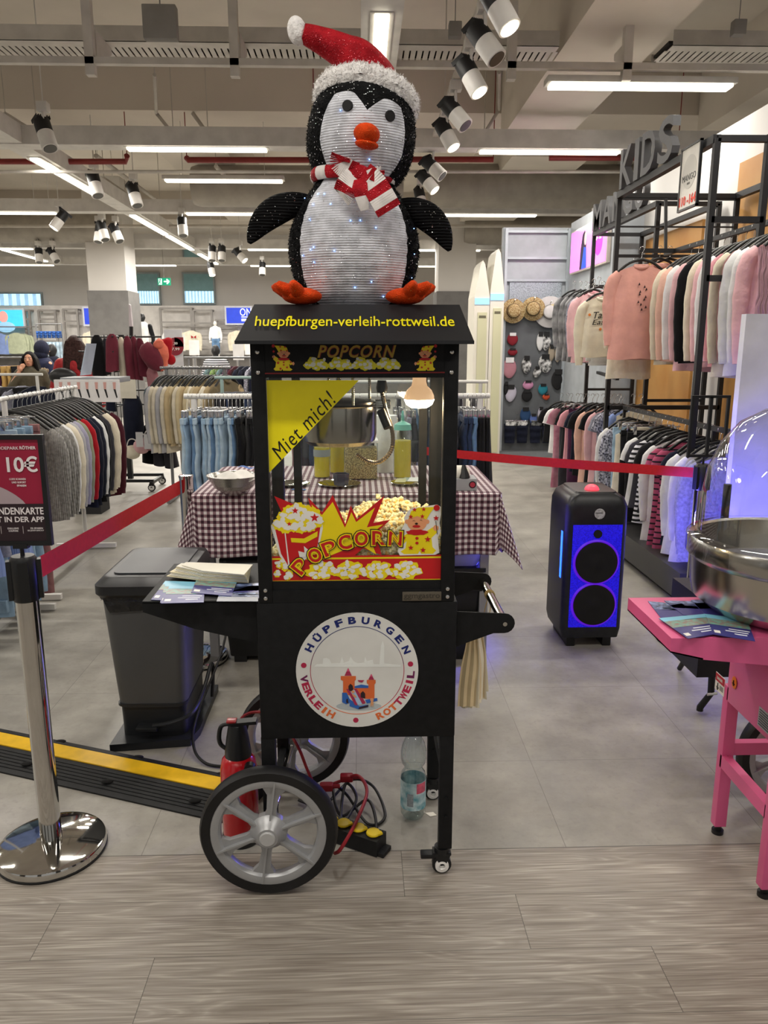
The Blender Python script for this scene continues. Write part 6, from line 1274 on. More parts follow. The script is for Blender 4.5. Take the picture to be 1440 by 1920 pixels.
# ------------------------------------------------------------------ hosiery stand
hs = thing('hosiery_stand', 'grey box stand with boxed tights left of the accessory spinner', 'display stand', (-2.9, 7.0, 0)); hx0, hx1 = at(112, 705, Y=6.9).x, at(222, 705, Y=6.9).x
MB().box(hx0, 6.9, 1.19, hx1, 7.25, 1.235, .004).build('stand_top', M('stand_grey', '8f9296', .5), hs); MB().box(hx0 + .02, 6.95, 0, hx1 - .26, 7.2, 1.19).build('stand_body', M('stand_dark', '1d1c1d', .6), hs)
sl_ = MB().prism([at(150, 704, Y=6.95), at(153, 704, Y=6.95), at(163, 644, Y=6.95), at(161, 644, Y=6.95)], (0, .25, 0)); sl_.build('price_sign', M('acrylic_sign', 'c9d6e6', .2, 0, trans=.3), label='upright clear price sign standing on the hosiery stand', cat='sign')
SKN = M('print_leg_pink', 'c99a92', .5); 
for k, px in enumerate((112, 128, 146, 162, 180, 196, 214)):
    p = at(px, 735, Y=6.8); t = thing('tights_pack', 'white boxed tights hanging on the hosiery stand, %s from the left' % ORD[k], 'tights', (p.x, 6.8, 0), 0, 'boxed tights on the hosiery stand'); z = at(px, 712, Y=6.8).z
    t.location.z = z - .19; x = p.x; w = .062 if k % 2 else .07; MB().box(x - w / 2 - .008, 6.8 - .004 * k, z - .19, x + w / 2 + .01, 6.83, z).build('carton', M('carton_white', 'd9d7d6', .5), t)
    b = MB(); y = 6.799 - .004 * k; b.prism([(x + .0, y, z - .02), (x + .028, y, z - .02), (x + .022, y, z - .08), (x + .004, y, z - .08)], (0, -.001, 0)); b.mi = 1; b.prism([(x + .004, y, z - .08), (x + .022, y, z - .08), (x + .034, y, z - .15), (x + .024, y, z - .155)], (0, -.001, 0)); b.build('leg_print', [SKN, M('print_sock_black', '1a1a1c', .5)], t, smooth=0)
    MB().box(x - .006, 6.83, z - .02, x + .006, 6.91, z - .012).build('display_hook', HOOK, t)
# ------------------------------------------------------------------ accessory spinner
sp0 = at(262, 905, z=0); SX, SY = sp0.x, 8.3
an = thing('accessory_stand', 'black wheeled wire stand hung with scarves, hats and bags', 'display stand', (SX, SY, 0)); b = MB()
for s in (-1, 1):
    b.beam((SX + s * .28, SY - .25, .09), (SX + s * .28, SY + .25, .09), .03); b.beam((SX - .30, SY + s * .2, .11), (SX + .30, SY + s * .2, .11), .03)
b.build('wheeled_base', BLKP, an)
b = MB(); b.beam((SX, SY, .1), (SX, SY, 1.62), .05)
for z in (.55, .9, 1.05, 1.25, 1.45, 1.6): b.cyl((SX - .45, SY, z), (SX + .42, SY, z), .008, 8); b.cyl((SX, SY - .3, z), (SX, SY + .3, z), .008, 8)
for k in range(9): b.cyl((SX - .15 + .04 * k, SY - .08, .5), (SX - .15 + .04 * k, SY - .08, 1.62), .004, 6)
b.build('wire_frame', BLKP, an)
for x, y in ((-.28, -.22), (.28, -.22), (-.28, .22), (.28, .22)): caster(SX + x, SY + y, an, .04, False)
def q(px, py, Y): return at(px, py, Y=Y)
sg2 = thing('sign_panel', 'tall narrow sign seen edge-on above the accessory stand', 'sign', q(243, 625, 8.3)); MB().prism([q(241, 570, 8.3), q(244, 572, 8.3), q(248, 612, 8.3), q(242, 612, 8.3)], (0, .04, 0)).build('panel', M('sign_white', 'd6cdd2', .5), sg2); MB().cyl(q(246, 612, 8.4), q(246, 640, 8.4), .02, 10).build('sign_stem', BLKP, sg2)
def drape(px0, px1, py0, py1, Y, m, label, name, cat, group=None, th=.05, seed=0, skew=0, taper=.1):
    "soft hanging piece between two photo heights, with folds"
    a = at(px0, py0, Y=Y); b_ = at(px1, py0, Y=Y); z1 = at(px0, py1, Y=Y).z; w = (b_.x - a.x) / 2; cx_ = (a.x + b_.x) / 2; dx = at((px0 + px1) / 2 + skew, py1, Y=Y).x - at((px0 + px1) / 2, py1, Y=Y).x; b = MB(); n = 28
    def f(u, v):
        t = 2 * PI * u; ww = w * (1 - taper + taper * v) * (.35 + .65 * min(1, v * 5) ** .5); e = .8
        x = ww * cos(t); return Vector((cx_ + x + dx * v, Y + th * sin(t) * (.4 + .6 * min(1, v * 4)) + .012 * sin(x * 50 + seed) * v, a.z + (z1 - a.z) * v - .01 * sin(x * 30 + seed) * v))
    b.grid(f, n, 14, True); b.f.append(list(range(n))); b.m.append(0); b.f.append(list(range(n * 14 + n - 1, n * 14 - 1, -1))); b.m.append(0); return b.build(name, m, smooth=60, label=label, cat=cat, group=group)
G3 = 'scarves on the accessory stand'
drape(168, 194, 628, 705, 8.15, COL['black'], 'black scarf hanging at the left end of the accessory stand', 'scarf', 'scarf', G3, seed=1)
drape(190, 204, 634, 704, 8.2, COL['charcoal'], 'dark grey scarf beside the black one on the accessory stand', 'scarf', 'scarf', G3, seed=4)
drape(197, 222, 626, 696, 8.05, COL['maroon'], 'wide maroon scarf second group from the left on the stand', 'scarf', 'scarf', G3, seed=2, skew=-3)
drape(219, 234, 632, 706, 8.15, COL['ivory'], 'cream scarf between the maroon scarves', 'scarf', 'scarf', G3, seed=3)
drape(229, 247, 630, 712, 8.1, COL['maroon'], 'maroon scarf just right of the cream one', 'scarf', 'scarf', G3, seed=5, skew=3); drape(242, 258, 631, 712, 8.15, COL['maroon'], 'maroon scarf beneath the narrow sign', 'scarf', 'scarf', G3, seed=6, skew=5); drape(252, 270, 634, 705, 8.1, cm('mulberry', '5a1f2e'), 'darker maroon scarf nearest the woolly hats', 'scarf', 'scarf', G3, seed=7, skew=6)
def blob(px, py, Y, rx, rz_, m, label, name, cat, ry=None, rot=0, parent=None, ns=.22, group=None):
    c = at(px, py, Y=Y); b = MB(); b.ell((0, 0, 0), (rx, ry or rx * .8, rz_), 22, 14, Matrix.Rotation(rot, 3, 'Y')); b.v = [c + v * (1 + ns * noise.noise(v * 14 + c)) for v in b.v]; return b.build(name, m, parent, smooth=60, label=label, cat=cat, group=group) if parent is None else b.build(name, m, parent, smooth=60)
blob(284, 668, 8.0, .10, .15, COL['maroon'], 'maroon woolly hat hanging on the accessory stand', 'woolly_hat', 'hat', rot=-.5); blob(303, 665, 8.05, .075, .16, COL['coral'], 'fluffy coral hat between the maroon and red hats', 'woolly_hat', 'hat', ns=.3); blob(307, 662, 8.1, .085, .17, COL['bright red'], 'bright red hat at the right of the accessory stand', 'woolly_hat', 'hat', rot=.35); blob(297, 645, 8.0, .05, .05, COL['coral'], 'small coral pompom hat above the maroon hat', 'woolly_hat', 'hat', ns=.3); blob(319, 674, 8.1, .06, .05, COL['bright red'], 'rolled brim red hat hanging low right of the coral hat', 'woolly_hat', 'hat', rot=.6)
drape(270, 294, 690, 725, 8.1, cm('dusky rose', 'a06c72'), 'dusky rose scarf below the woolly hats', 'scarf', 'scarf', G3, seed=9, skew=6)
drape(198, 212, 712, 752, 8.0, COL['black'], 'black tights bundle left on the lower row of the stand', 'tights', 'tights', seed=3); 
for k in range(4):
    p = at(222 + k * 10, 728, Y=8.0); MB().box(p.x - .028, 7.98 - k * .01, p.z - .10, p.x + .028, 7.99 - k * .01, p.z + .09).build('sock_card', M('card_cream', 'd8d2c2', .6), label='cream card of socks on the accessory stand, %s from the left' % ORD[k], cat='socks', group='sock cards on the accessory stand')
drape(228, 266, 738, 832, 8.05, COL['navy'], 'large navy knitted bag hanging at the middle of the stand', 'bag', 'bag', th=.12, seed=2)
drape(198, 216, 745, 770, 8.0, COL['navy'], 'small dark pouch left of the large navy bag', 'bag', 'bag', th=.06); t = drape(296, 322, 720, 775, 8.0, COL['forest green'], 'dark green bag hanging at the right of the stand', 'bag', 'bag', th=.10, skew=8, taper=.35)
p1 = at(300, 722, Y=8.0); p2 = at(318, 722, Y=8.0); MB().tube(spline([p1, p1 + Vector((.02, 0, .07)), p2 + Vector((-.02, 0, .07)), p2], 6), .006, 8).build('strap', BLKP, t)
drape(268, 296, 725, 782, 8.1, cm('patterned navy', '17202e', amt=.3, mcol='6f8590', scale=22), 'dark patterned bag between the navy and green bags', 'bag', 'bag', th=.1)
for k, (a_, b_, c_) in enumerate(((262, 290, 'black'), (280, 305, 'charcoal'), (297, 324, 'charcoal'))): drape(a_, b_, 795, 868 + k * 4, 8.1 - .05 * k, COL[c_], '%s pleated skirt low on the accessory stand, %s from the left' % (c_, ORD[k]), 'skirt', 'skirt', 'skirts low on the stand', th=.07, seed=k, skew=4 * k, taper=.4)
for k, (x, y, c_) in enumerate(((248, 848, 'ivory'), (265, 838, 'soft pink'), (280, 832, 'dusky rose'))):
    t = blob(x, y, 7.9, .085, .07, COL[c_], '%s fluffy earmuffs hanging low on the stand' % c_, 'earmuffs', 'earmuffs', group='earmuffs'); c = at(x, y - 14, Y=7.9); MB().tube(spline([c + Vector((-.06, 0, -.03)), c + Vector((-.03, 0, .05)), c + Vector((.03, 0, .05)), c + Vector((.06, 0, -.03))], 6), .006, 6).build('headband', WHT, t)
for k, (x, y) in enumerate(((262, 824), (277, 828))): c = at(x, y, Y=7.78); MB().box(c.x - .035, 7.77, c.z - .075, c.x + .035, 7.775, c.z + .075).build('price_tag', M('tag_white', 'd8d8da', .6), label='white hang tag on the earmuffs, the %s one' % ('left', 'right')[k], cat='price tag')
# plain sign with price disc
sgn = thing('price_board', 'white board with a dark red price disc above the beige rack', 'sign', at(328, 690, Y=9.5)); a = at(307, 618, Y=9.5); c = at(344, 688, Y=9.5); MB().box(a.x, 9.5, c.z, c.x, 9.52, a.z).build('board', M('board_pale', 'c9c8cc', .5), sgn); dk = at(328, 650, Y=9.5)
MB().lathe([(.105, 0), (.105, -.004), (.0001, -.004)], (dk.x, 9.499, dk.z), 40, 'y').box(dk.x, 9.495, dk.z, dk.x + .105, 9.499, dk.z + .11).build('price_disc', M('disc_crimson', '83202f', .5), sgn)
MB().text('7,99', front(Vector((dk.x, 9.493, dk.z + .035))), w=.07, h=.036, ext=.001, off=.01).text('17,99', front(Vector((dk.x, 9.493, dk.z - .03))), w=.11, h=.036, ext=.001, off=.01).build('price_lettering', W_, sgn, smooth=0); MB().cyl((dk.x, 9.51, 0), (dk.x, 9.51, c.z), .012, 10).build('sign_pole', GRM, sgn)
# ------------------------------------------------------------------ right: black frame shop unit
BF = M('black_square_tube', '17171a', .5, 0, (20, .1)); T3 = .034
def pl_(x, y0, y1, z): return (x, y0, z), (x, y1, z)
ua = thing('shop_frame', 'near black steel display frame with the big KIDS letters', 'shop frame', (2.45, 5.4, 0)); AY0, AY1, AX0, AX1, AZ = 4.57, 6.22, 2.0, 2.92, 2.635
def bar(p, q_, par, nm='frame_bar', w=T3): MB().beam(p, q_, w).build(nm, BF, par)
for x in (AX0, AX1):
    for y in (AY0, AY1): bar((x, y, .22 if x > 2.05 else 0), (x, y, AZ), ua, 'upright')
for x in (AX0, AX1): bar((x, AY0, AZ), (x, AY1, AZ), ua, 'top_rail', .045)
for y in (AY0, AY1): bar((AX0, y, AZ), (AX1, y, AZ), ua, 'top_rail')
zb = at(1340, 412, X=2.0).z; za = at(1335, 522, Y=AY0).z; zb = at(1335, 412, Y=AY0).z
for z in (za, zb): bar((AX0, AY0, z), (AX0 + .30, AY0, z), ua)
bar((AX0 + .295, AY0, za), (AX0 + .295, AY0, zb + .45), ua)
for yy_, pz in ((AY1, 480), (AY1, 372)): bar((AX0, yy_, at(1165, pz, Y=AY1).z), (AX1, yy_, at(1165, pz, Y=AY1).z), ua, w=.022)
bar((AX0, AY1, at(1165, 425, Y=AY1).z), (AX1, AY1, at(1165, 425, Y=AY1).z), ua, w=.012); bar((AX0, AY0 + .4, 2.2), (AX1, AY0 + .4, 2.45), ua, w=.012) if False else None
z2 = at(1200, 764, Y=AY1).z; bar((AX0, AY1, z2), (AX1, AY1, z2), ua); bar((AX1, AY0, 2.05), (AX1, AY1, 2.05), ua, w=.025)
bar((AX0 - .13, AY0, at(1310, 735, Y=AY0).z), (AX0 + .20, AY0, at(1310, 740, Y=AY0).z), ua) if False else None
ub = thing('shop_frame', 'farther black steel display frame with the MANGO letters', 'shop frame', (2.8, 7.5, 0)); BX0, BX1, BY0, BY1, BZ = 2.43, 2.93, 6.55, 8.3, 2.635
for x in (BX0, BX1):
    for y in (BY0, BY1): bar((x, y, 0), (x, y, BZ), ub, 'upright')
for x in (BX0, BX1): bar((x, BY0, BZ), (x, BY1, BZ), ub, 'top_rail', .045)
for y in (BY0, BY1):
    bar((BX0, y, BZ), (BX1, y, BZ), ub, 'top_rail')
    for z in (2.12, 1.05): bar((BX0, y, z), (BX1, y, z), ub, w=.024)
LET = M('sign_letters_grey', '4a4a4c', .5)
Tk = lambda x, y, z: Matrix.Translation((x, y, z)) @ Matrix.Rotation(-PI / 2, 4, 'Z') @ Matrix.Rotation(PI / 2, 4, 'X')
def letters(t, x, ya, yb, z, h, par):
    n = len(t); wt = [{'I': .35, 'M': 1.15}.get(c, 1) for c in t]; s = sum(wt) + .22 * (n - 1); k = abs(ya - yb) / s; y = ya
    for c, w in zip(t, wt):
        MB().text(c, Tk(x, y - w * k / 2, z + h / 2), w=w * k, h=h, ext=.05, off=.018).build('letter_%s' % c.lower(), LET, par, smooth=30); y -= (w + .22) * k
letters('KIDS', 1.985, 6.12, 5.12, AZ + .02, .275, ua); letters('MANGO', 2.415, 8.25, 6.78, BZ + .02, .26, ub)
# MANGO frame poster hung on the top beam
mp = thing('poster_frame', 'upright black framed poster with pale disc hung on the near shop frame', 'poster frame', (1.96, 4.9, 2.2)); ya, yb = at(1277, 330, X=1.965).y, at(1312, 330, X=1.965).y; zt_, zb_ = at(1312, 262, X=1.965).z, at(1312, 383, X=1.965).z
b = MB(); w = .012
for s in ((yb, zb_, ya, zb_ + w), (yb, zt_ - w, ya, zt_), (yb, zb_, yb + w, zt_), (ya - w, zb_, ya, zt_)): b.box(1.955, s[0], s[1], 1.972, s[2], s[3])
b.build('frame', BLKP, mp); pp = MB().box(1.960, yb + w, zb_ + w, 1.970, ya - w, zt_ - w).build('poster', M('poster_cream', 'd9d5cc', .4), mp); MB().lathe([(.095, 0), (.095, -.0008), (.0001, -.0008)], (1.9597, (ya + yb) / 2, (zt_ + zb_) / 2 + .03), 40, 'x').build('pale_disc', M('disc_pale', 'c5c2ba', .5), mp)
MB().text('MANGO', Tk(1.9580, (ya + yb) / 2, (zt_ + zb_) / 2 - .0), w=.19, h=.036, ext=.001).text('KIDS', Tk(1.958, (ya + yb) / 2, (zt_ + zb_) / 2 - .035), w=.04, h=.012, ext=.001).build('poster_lettering', K_, mp, smooth=0)
MB().text('110 -164', Tk(1.958, (ya + yb) / 2, zb_ + .055), w=.235, h=.055, ext=.001, off=.03).build('size_lettering', M('print_bright_red', 'd8391f', .5), mp, smooth=0)
# partition wall with wood panels, plinth
st('wall_partition', MB().box(3.0, 4.0, 0, 3.12, 10.42, 3.24), LOWW); st('wall_screen', MB().box(2.745, 8.45, 0, 2.999, 10.42, 3.06), M('partition_grey_blue', 'aab0b6', .6))
WOOD = M('oak_panel', 'd3a05a', .5, 0, (2, .12), None, wave=('Z', 1.2, .0005, 6), mcol='b9823f')
for k, (y0, y1, z1) in enumerate(((5.2, 6.35, 2.9), (6.95, 8.3, 2.58), (4.1, 4.8, 2.9))): MB().box(2.975, y0, .0, 2.999, y1, z1).build('wood_panel', WOOD, label='oak wood panel on the partition wall behind the clothes, %s' % ('nearer of the two big ones', 'farther of the two big ones', 'at the right edge')[k], cat='wall panel')
pl2 = thing('display_plinth', 'low dark grey platform under the near shop frame', 'platform', (2.4, 5.2, 0)); MB().box(1.845, 4.22, .05, 2.98, 6.3, .215).build('platform_deck', M('plinth_dark', '2b2a2b', .45), pl2); MB().box(1.90, 4.3, 0, 2.95, 6.25, .05).build('recessed_base', M('plinth_black', '101010', .8), pl2)
for (x, y, x2, y2, l) in ((2.35, 6.3, 3.0, 8.5, 'under the farther shop frame'),): MB().box(x, y + .1, 0, x2 - .02, y2, .12).build('display_plinth', M('plinth_dark'), label='low dark platform ' + l, cat='platform')
# rails and clothes of the near unit
def railx(p, q_, label, par=None): MB().beam(p, q_, .03).build('clothes_rail', BF, label=label, cat='clothes rail')
RX = 2.36; RUZ = 2.20; railx((RX, AY0 - .35, RUZ), (RX, AY1 - .08, RUZ), 'upper black clothes rail of the near shop frame'); bar((RX, AY1 - .08, RUZ), (RX, AY1, 2.63), ua, 'rail_hanger', .02); bar((RX, AY0, RUZ), (RX, AY0, 2.63), ua, 'rail_hanger', .02)
UP = [('vest', 'cable knit pink', .44, .50, 4.28), ('sweatshirt', 'soft pink', .44, .44, 4.36), ('shirt', 'white', .44, .56, 4.44), ('sweatshirt', 'white', .46, .66, 4.53), ('dress', 'mauve', .42, .60, 4.60), ('sweater', 'cream', .46, .68, 4.67), ('shirt', 'rose pink', .42, .62, 4.77), ('sweater', 'white', .44, .58, 4.87), ('sweatshirt', 'soft pink', .42, .62, 4.98), ('shirt', 'cream', .44, .56, 5.06), ('sweatshirt', 'black', .46, .60, 5.16), ('sweatshirt', 'soft pink', .42, .66, 5.30), ('shirt', 'white', .42, .56, 5.42), ('sweatshirt', 'peach', .42, .60, 5.54), ('sweatshirt', 'cream', .42, .62, 5.66)]
WHX = 'the near shop frame upper rail'
for i, (k, c, w, l, y) in enumerate(UP): garment(k, c, COL[c], (RX, y, RUZ), rg.uniform(-.12, .05), '%s %s on %s, %s from the near end' % (c, KN[k], WHX, ORD[i]), 'girls clothes on the upper rail', w, l + .09, sl=.60 if k != 'vest' else None)
def hang_at(kind, c, px, py, Y, w, l, label, rz=0, group=None, **k):
    "py is the height of the shoulders in the photo"
    p = at(px, py, Y=Y); return garment(kind, c, COL[c], (p.x, Y, p.z + .125), rz, label, group, w, l, **k)
GP = 'dusty pink sweatshirts facing the aisle'
s_ = hang_at('sweatshirt', 'dusty pink', 1202, 500, 5.86, .42, .68, 'dusty pink sweatshirt with a printed motif facing the aisle', -.1, GP)
p = at(1200, 560, Y=5.86); mpar = (KIDS.get(s_.name) or CH.get(s_.name))[0]
for i in range(11):
    dx, dz = .03 * sin(i * 1.7), -.09 + .018 * i; MB().prism([(p.x + dx - .008, 5.813, p.z + dz), (p.x + dx + .008, 5.813, p.z + dz + .004), (p.x + dx, 5.813, p.z + dz + .022)], (0, -.002, 0)).build('printed_leaf', M('motif_dark', '3a2326', .8), mpar, smooth=0)
hang_at('sweatshirt', 'dusty pink', 1236, 498, 5.95, .42, .66, 'plain dusty pink sweatshirt right of the printed one', .15, GP); hang_at('sweatshirt', 'dusty pink', 1255, 498, 6.03, .42, .66, 'dusty pink sweatshirt farthest right of the facing group', .1, GP)
hang_at('shirt', 'black and white striped', 1205, 520, 6.1, .34, .66, 'red-white striped shirt peeking out below the dusty pink sweatshirts', 0) if False else None
hang_at('shirt', 'ivory', 1190, 520, 6.1, .36, .78, 'off-white shirt hem showing below the printed pink sweatshirt')
railx((at(1198, 467, Y=5.95).x, 5.95, RUZ), (RX + .3, 5.95, RUZ), 'short cross rail carrying the dusty pink sweatshirts')
# lower rail
RLZ = 1.02; RY_ = 2.13; railx((RY_, AY0 - .35, RLZ), (RY_, AY1 - .05, RLZ), 'lower black clothes rail of the near shop frame')
for y in (AY0, AY1 - .05): bar((RY_, y, .22), (RY_, y, RLZ), ua, 'rail_post', .02)
LO = [('sweater', 'grey marl', .50, .60, 4.28), ('sweatshirt', 'grey marl', .46, .58, 4.38), ('shirt', 'white', .46, .66, 4.48), ('shirt', 'white', .46, .64, 4.58), ('tee', 'navy', .42, .60, 4.67), ('dress', 'pink and black striped', .44, .72, 4.78), ('dress', 'pink and black striped', .44, .68, 4.88), ('shirt', 'white', .44, .72, 4.99), ('tee', 'black', .42, .5, 5.09), ('tee', 'black and white striped', .42, .58, 5.19), ('tee', 'charcoal', .42, .5, 5.28), ('tee', 'white', .42, .5, 5.38), ('trousers', 'black', .40, .62, 5.50), ('trousers', 'black', .40, .62, 5.62), ('vest', 'ivory', .40, .58, 5.75), ('trousers', 'light blue denim', .38, .5, 5.86), ('shirt', 'speckled navy', .40, .62, 5.97), ('shirt', 'white', .40, .6, 6.06)]
for i, (k, c, w, l, y) in enumerate(LO): garment(k, c, COL[c], (RY_, y, RLZ), rg.uniform(-.15, .05), '%s %s on the near frame lower rail, %s from the near end' % (c, KN[k], ORD[i]), 'girls clothes on the lower rail', w, l * 1.06, hem=1.1)
# farther unit clothes
railx((2.66, BY0 - .1, 2.12), (2.66, BY1, 2.12), 'upper clothes rail of the farther shop frame'); railx((2.30, 6.9, 1.22), (2.64, 8.6, 1.22), 'lower clothes rail of the farther shop frame')
GS = 'clothes on the farther shop frame'
s_ = hang_at('sweatshirt', 'ivory', 1130, 560, 6.75, .36, .50, 'ivory sweatshirt lettered Take it Easy with small orange flowers', -.05, GS)
p = at(1127, 597, Y=6.70); fbk = KIDS.get(s_.name) or CH.get(s_.name)
MB().text('Take', front(Vector((p.x + .01, 6.700, p.z + .03)), .08), w=.15, h=.056, ext=.002, shear=.3, off=.004).text('Easy', front(Vector((p.x, 6.700, p.z - .035)), .08), w=.15, h=.056, ext=.002, shear=.3, off=.004).build('sweatshirt_lettering', K_, fbk[0], smooth=0)
b = MB(); [b.ell((p.x + dx, 6.703, p.z + dz), (.012, .002, .012), 10, 6) for dx, dz in ((-.10, .03), (.06, .085), (.0, -.09), (.10, -.04))]; b.build('flower_print', M('flower_orange', 'd9803c', .8), fbk[0])
hang_at('sweatshirt', 'soft pink', 1112, 553, 7.3, .36, .62, 'soft pink sweatshirt just behind the Take it Easy one', 0, GS); hang_at('sweatshirt', 'rose pink', 1122, 548, 7.5, .36, .5, 'rose pink hooded sweatshirt behind the lettered one', 0, GS); hang_at('shirt', 'white', 1148, 560, 6.9, .36, .58, 'white long sleeved shirt right of the lettered sweatshirt', 0, GS); hang_at('dress', 'speckled navy', 1112, 560, 7.6, .36, .62, 'dark speckled dress showing left behind the pink sweatshirt', 0, GS) 
for k, px in enumerate((1076, 1088, 1097)): hang_at('jacket', 'camouflage grey', px, 553, 8.7 - .12 * k, .34, .72, 'camouflage grey jacket beside the hats, %s from the left' % ORD[k], -.2 + .1 * k, 'camouflage jackets', sl=.5)
hang_at('shirt', 'grey marl', 1102, 556, 8.3, .34, .6, 'grey shirt right of the camouflage jackets', 0, GS)
lowB = [('tee', 'black', 1052, 8.3, .36, .40), ('tee', 'white', 1064, 8.15, .36, .5), ('dress', 'tie-dye pink', 1070, 8.0, .34, .86), ('trousers', 'charcoal', 1082, 7.85, .34, .95), ('tee', 'black', 1088, 7.75, .36, .5), ('tee', 'rose pink', 1094, 7.55, .36, .60), ('trousers', 'plum', 1100, 7.45, .34, .9), ('tee', 'navy', 1110, 7.3, .38, .62), ('tee', 'black', 1118, 7.15, .38, .64), ('shirt', 'peach', 1130, 7.0, .38, .7), ('tee', 'black', 1142, 6.9, .38, .7), ('shirt', 'soft pink', 1150, 6.8, .38, .7), ('dress', 'grey marl', 1160, 6.7, .38, .75), ('dress', 'speckled navy', 1166, 6.6, .36, .85), ('shirt', 'sky blue', 1186, 6.45, .38, .6), ('vest', 'ivory', 1200, 6.38, .38, .9)]
for i, (k, c, px, Y, w, l) in enumerate(lowB): hang_at(k, c, px, 762 + i * .6, Y, w, l, '%s %s on the far lower rail, %s from the left' % (c, KN[k], ORD[i]), rg.uniform(-.3, 0), 'clothes on the far lower rail')
# ------------------------------------------------------------------ accessory wall
AYp = 10.5; ax0, ax1 = 1.93, 2.72; 
st('wall_accessory', MB().box(ax0 - .05, AYp + .02, 0, 2.99, AYp + .12, 3.02), M('partition_grey_blue', 'aab0b6', .6))
aw = thing('accessory_wall_panel', 'dark grey slotted panel hung with hats, socks and gloves', 'wall panel', (2.3, AYp, 0)); MB().box(ax0, AYp - .01, .1, ax1, AYp + .02, 1.95).build('dark_panel', M('panel_dark_grey', '5c5f63', .6), aw)
def mesh_mat():
    m = M('perforated_sheet_blue', 'a3adb5', .4, .3, (120, .35), (160, .003)); return m
MB().box(ax0 + .05, AYp - .012, 1.955, ax1 - .05, AYp + .01, 2.35).build('perforated_sheet', mesh_mat(), aw)
b = MB(); [b.box(x, AYp - .05, .1, x + .035, AYp, 3.0) for x in (ax0 - .03, ax1)]; [b.box(ax0, AYp - .03, z, ax1, AYp - .01, z + .03) for z in (1.95, 2.34, 2.62, 2.95)]; b.build('panel_frame', M('frame_pale_blue', 'b4bcc3', .4, .2), aw)
def ap(px, py, Y=AYp - .08): return at(px, py, Y=Y)
STR = M('straw', 'e0ca98', .8, 0, (60, .3), (60, .006), mcol='8a6a3c'); 
def hat_(px, py, label, m1, m2, r=.155, tw=.0):
    c = ap(px, py, AYp - .10); t = thing('sun_hat', label, 'hat', c, 0, 'hats on the accessory wall'); R3 = Matrix.Rotation(tw, 4, 'Z'); b = MB(); b.T = Matrix.Translation(c) @ R3
    b.lathe([(.0001, -.10), (.05, -.105), (.078, -.09), (.088, -.03), (.09, 0), (r, .015), (r + .004, .02), (.09, .012), (.0001, .012)], (0, 0, 0), 40, 'y'); h = b.build('straw_body', m1, t); b = MB(); b.T = Matrix.Translation(c) @ R3; b.lathe([(.0895, -.03), (.0925, -.028), (.0945, -.006), (.0915, -.004), (.0895, -.03)], (0, 0, 0), 40, 'y'); b.build('hat_band', m2, t); MB().cyl(c + Vector((-.0, .02, .10)), c + Vector((0, -.08, .14)), .006, 8).build('wall_hook', HOOK, t); return t
hat_(963, 583, 'patterned straw hat at the left of the accessory wall', STR, M('band_brown', '3b2a1e', .8)); hat_(1000, 579, 'patterned straw hat in the middle of the accessory wall', STR, M('band_brown'), .15, -.2); hat_(1031, 585, 'white sun hat with black bow on the accessory wall', M('hat_white', 'c6c3c4', .9), M('band_black', '141416', .8), .20, -.2); hat_(1043, 582, 'cream trilby hat hung over the white sun hat', M('hat_cream', 'd2c096', .85, 0, (50, .1)), M('band_pink', 'c27a7c', .8), .13, -.7)
def acc(px, py, w, h, m, name, label, cat, group=None, card=None, th=.02, rot=0):
    c = ap(px, py, AYp - .035); t = thing(name, label, cat, c, 0, group); sx, sz = w * .007, h * .007; b = MB(); b.ell((0, 0, 0), (sx / 2, th, sz / 2), 14, 10, Matrix.Rotation(rot, 3, 'Y')); b.v = [c + Vector((v.x * 1.05, v.y, v.z * (1 - .25 * abs(v.x) / (sx + .001)))) * 1 + Vector((0, 0, .006 * noise.noise(v * 40 + c))) for v in b.v]; b.build('knit_body', m, t, smooth=60)
    MB().box(c.x - sx * .3, c.y - th - .004, c.z + sz * .25, c.x + sx * .3, c.y - th + .002, c.z + sz * .5).build('header_card', card or M('card_black', '19191b', .5), t); MB().cyl((c.x, AYp, c.z + sz * .5), (c.x, c.y - th, c.z + sz * .5), .004, 6).build('wall_hook', HOOK, t); return t
PAWS = M('black_paw_print', '141416', .8, 0, (26, .3), mcol='e6e6e6'); CW = M('card_white2', 'dcdadb', .5); GA = 'socks and gloves on the accessory wall'
acc(961, 636, 20, 24, M('knit_red', '7c1322', .8), 'gloves', 'dark red gloves on a card under the left straw hat', 'gloves', GA, CW); acc(961, 660, 18, 14, M('knit_red'), 'gloves', 'dark red gloves hanging lower, above the pink visor', 'gloves', GA); acc(1013, 640, 14, 36, M('sock_white', 'cfcfd0', .9), 'socks', 'white socks next to the paw print socks at top', 'socks', GA); acc(1024, 640, 18, 36, PAWS, 'socks', 'black paw print socks at the top right of the panel', 'socks', GA)
acc(987, 684, 18, 34, PAWS, 'socks', 'black paw print socks in the middle of the panel', 'socks', GA); acc(1022, 682, 24, 36, PAWS, 'socks', 'wide black paw print socks right of the middle', 'socks', GA, rot=-.2); acc(1007, 698, 14, 22, PAWS, 'socks', 'small paw print socks below the wide pair', 'socks', GA, rot=.4)
acc(1034, 662, 12, 32, M('slipper_beige', '9b8f7f', .9), 'slipper', 'left beige slipper hanging at the right edge of the panel', 'slipper', 'beige slippers'); acc(1046, 664, 12, 32, M('slipper_beige'), 'slipper', 'right beige slipper hanging at the right edge of the panel', 'slipper', 'beige slippers')
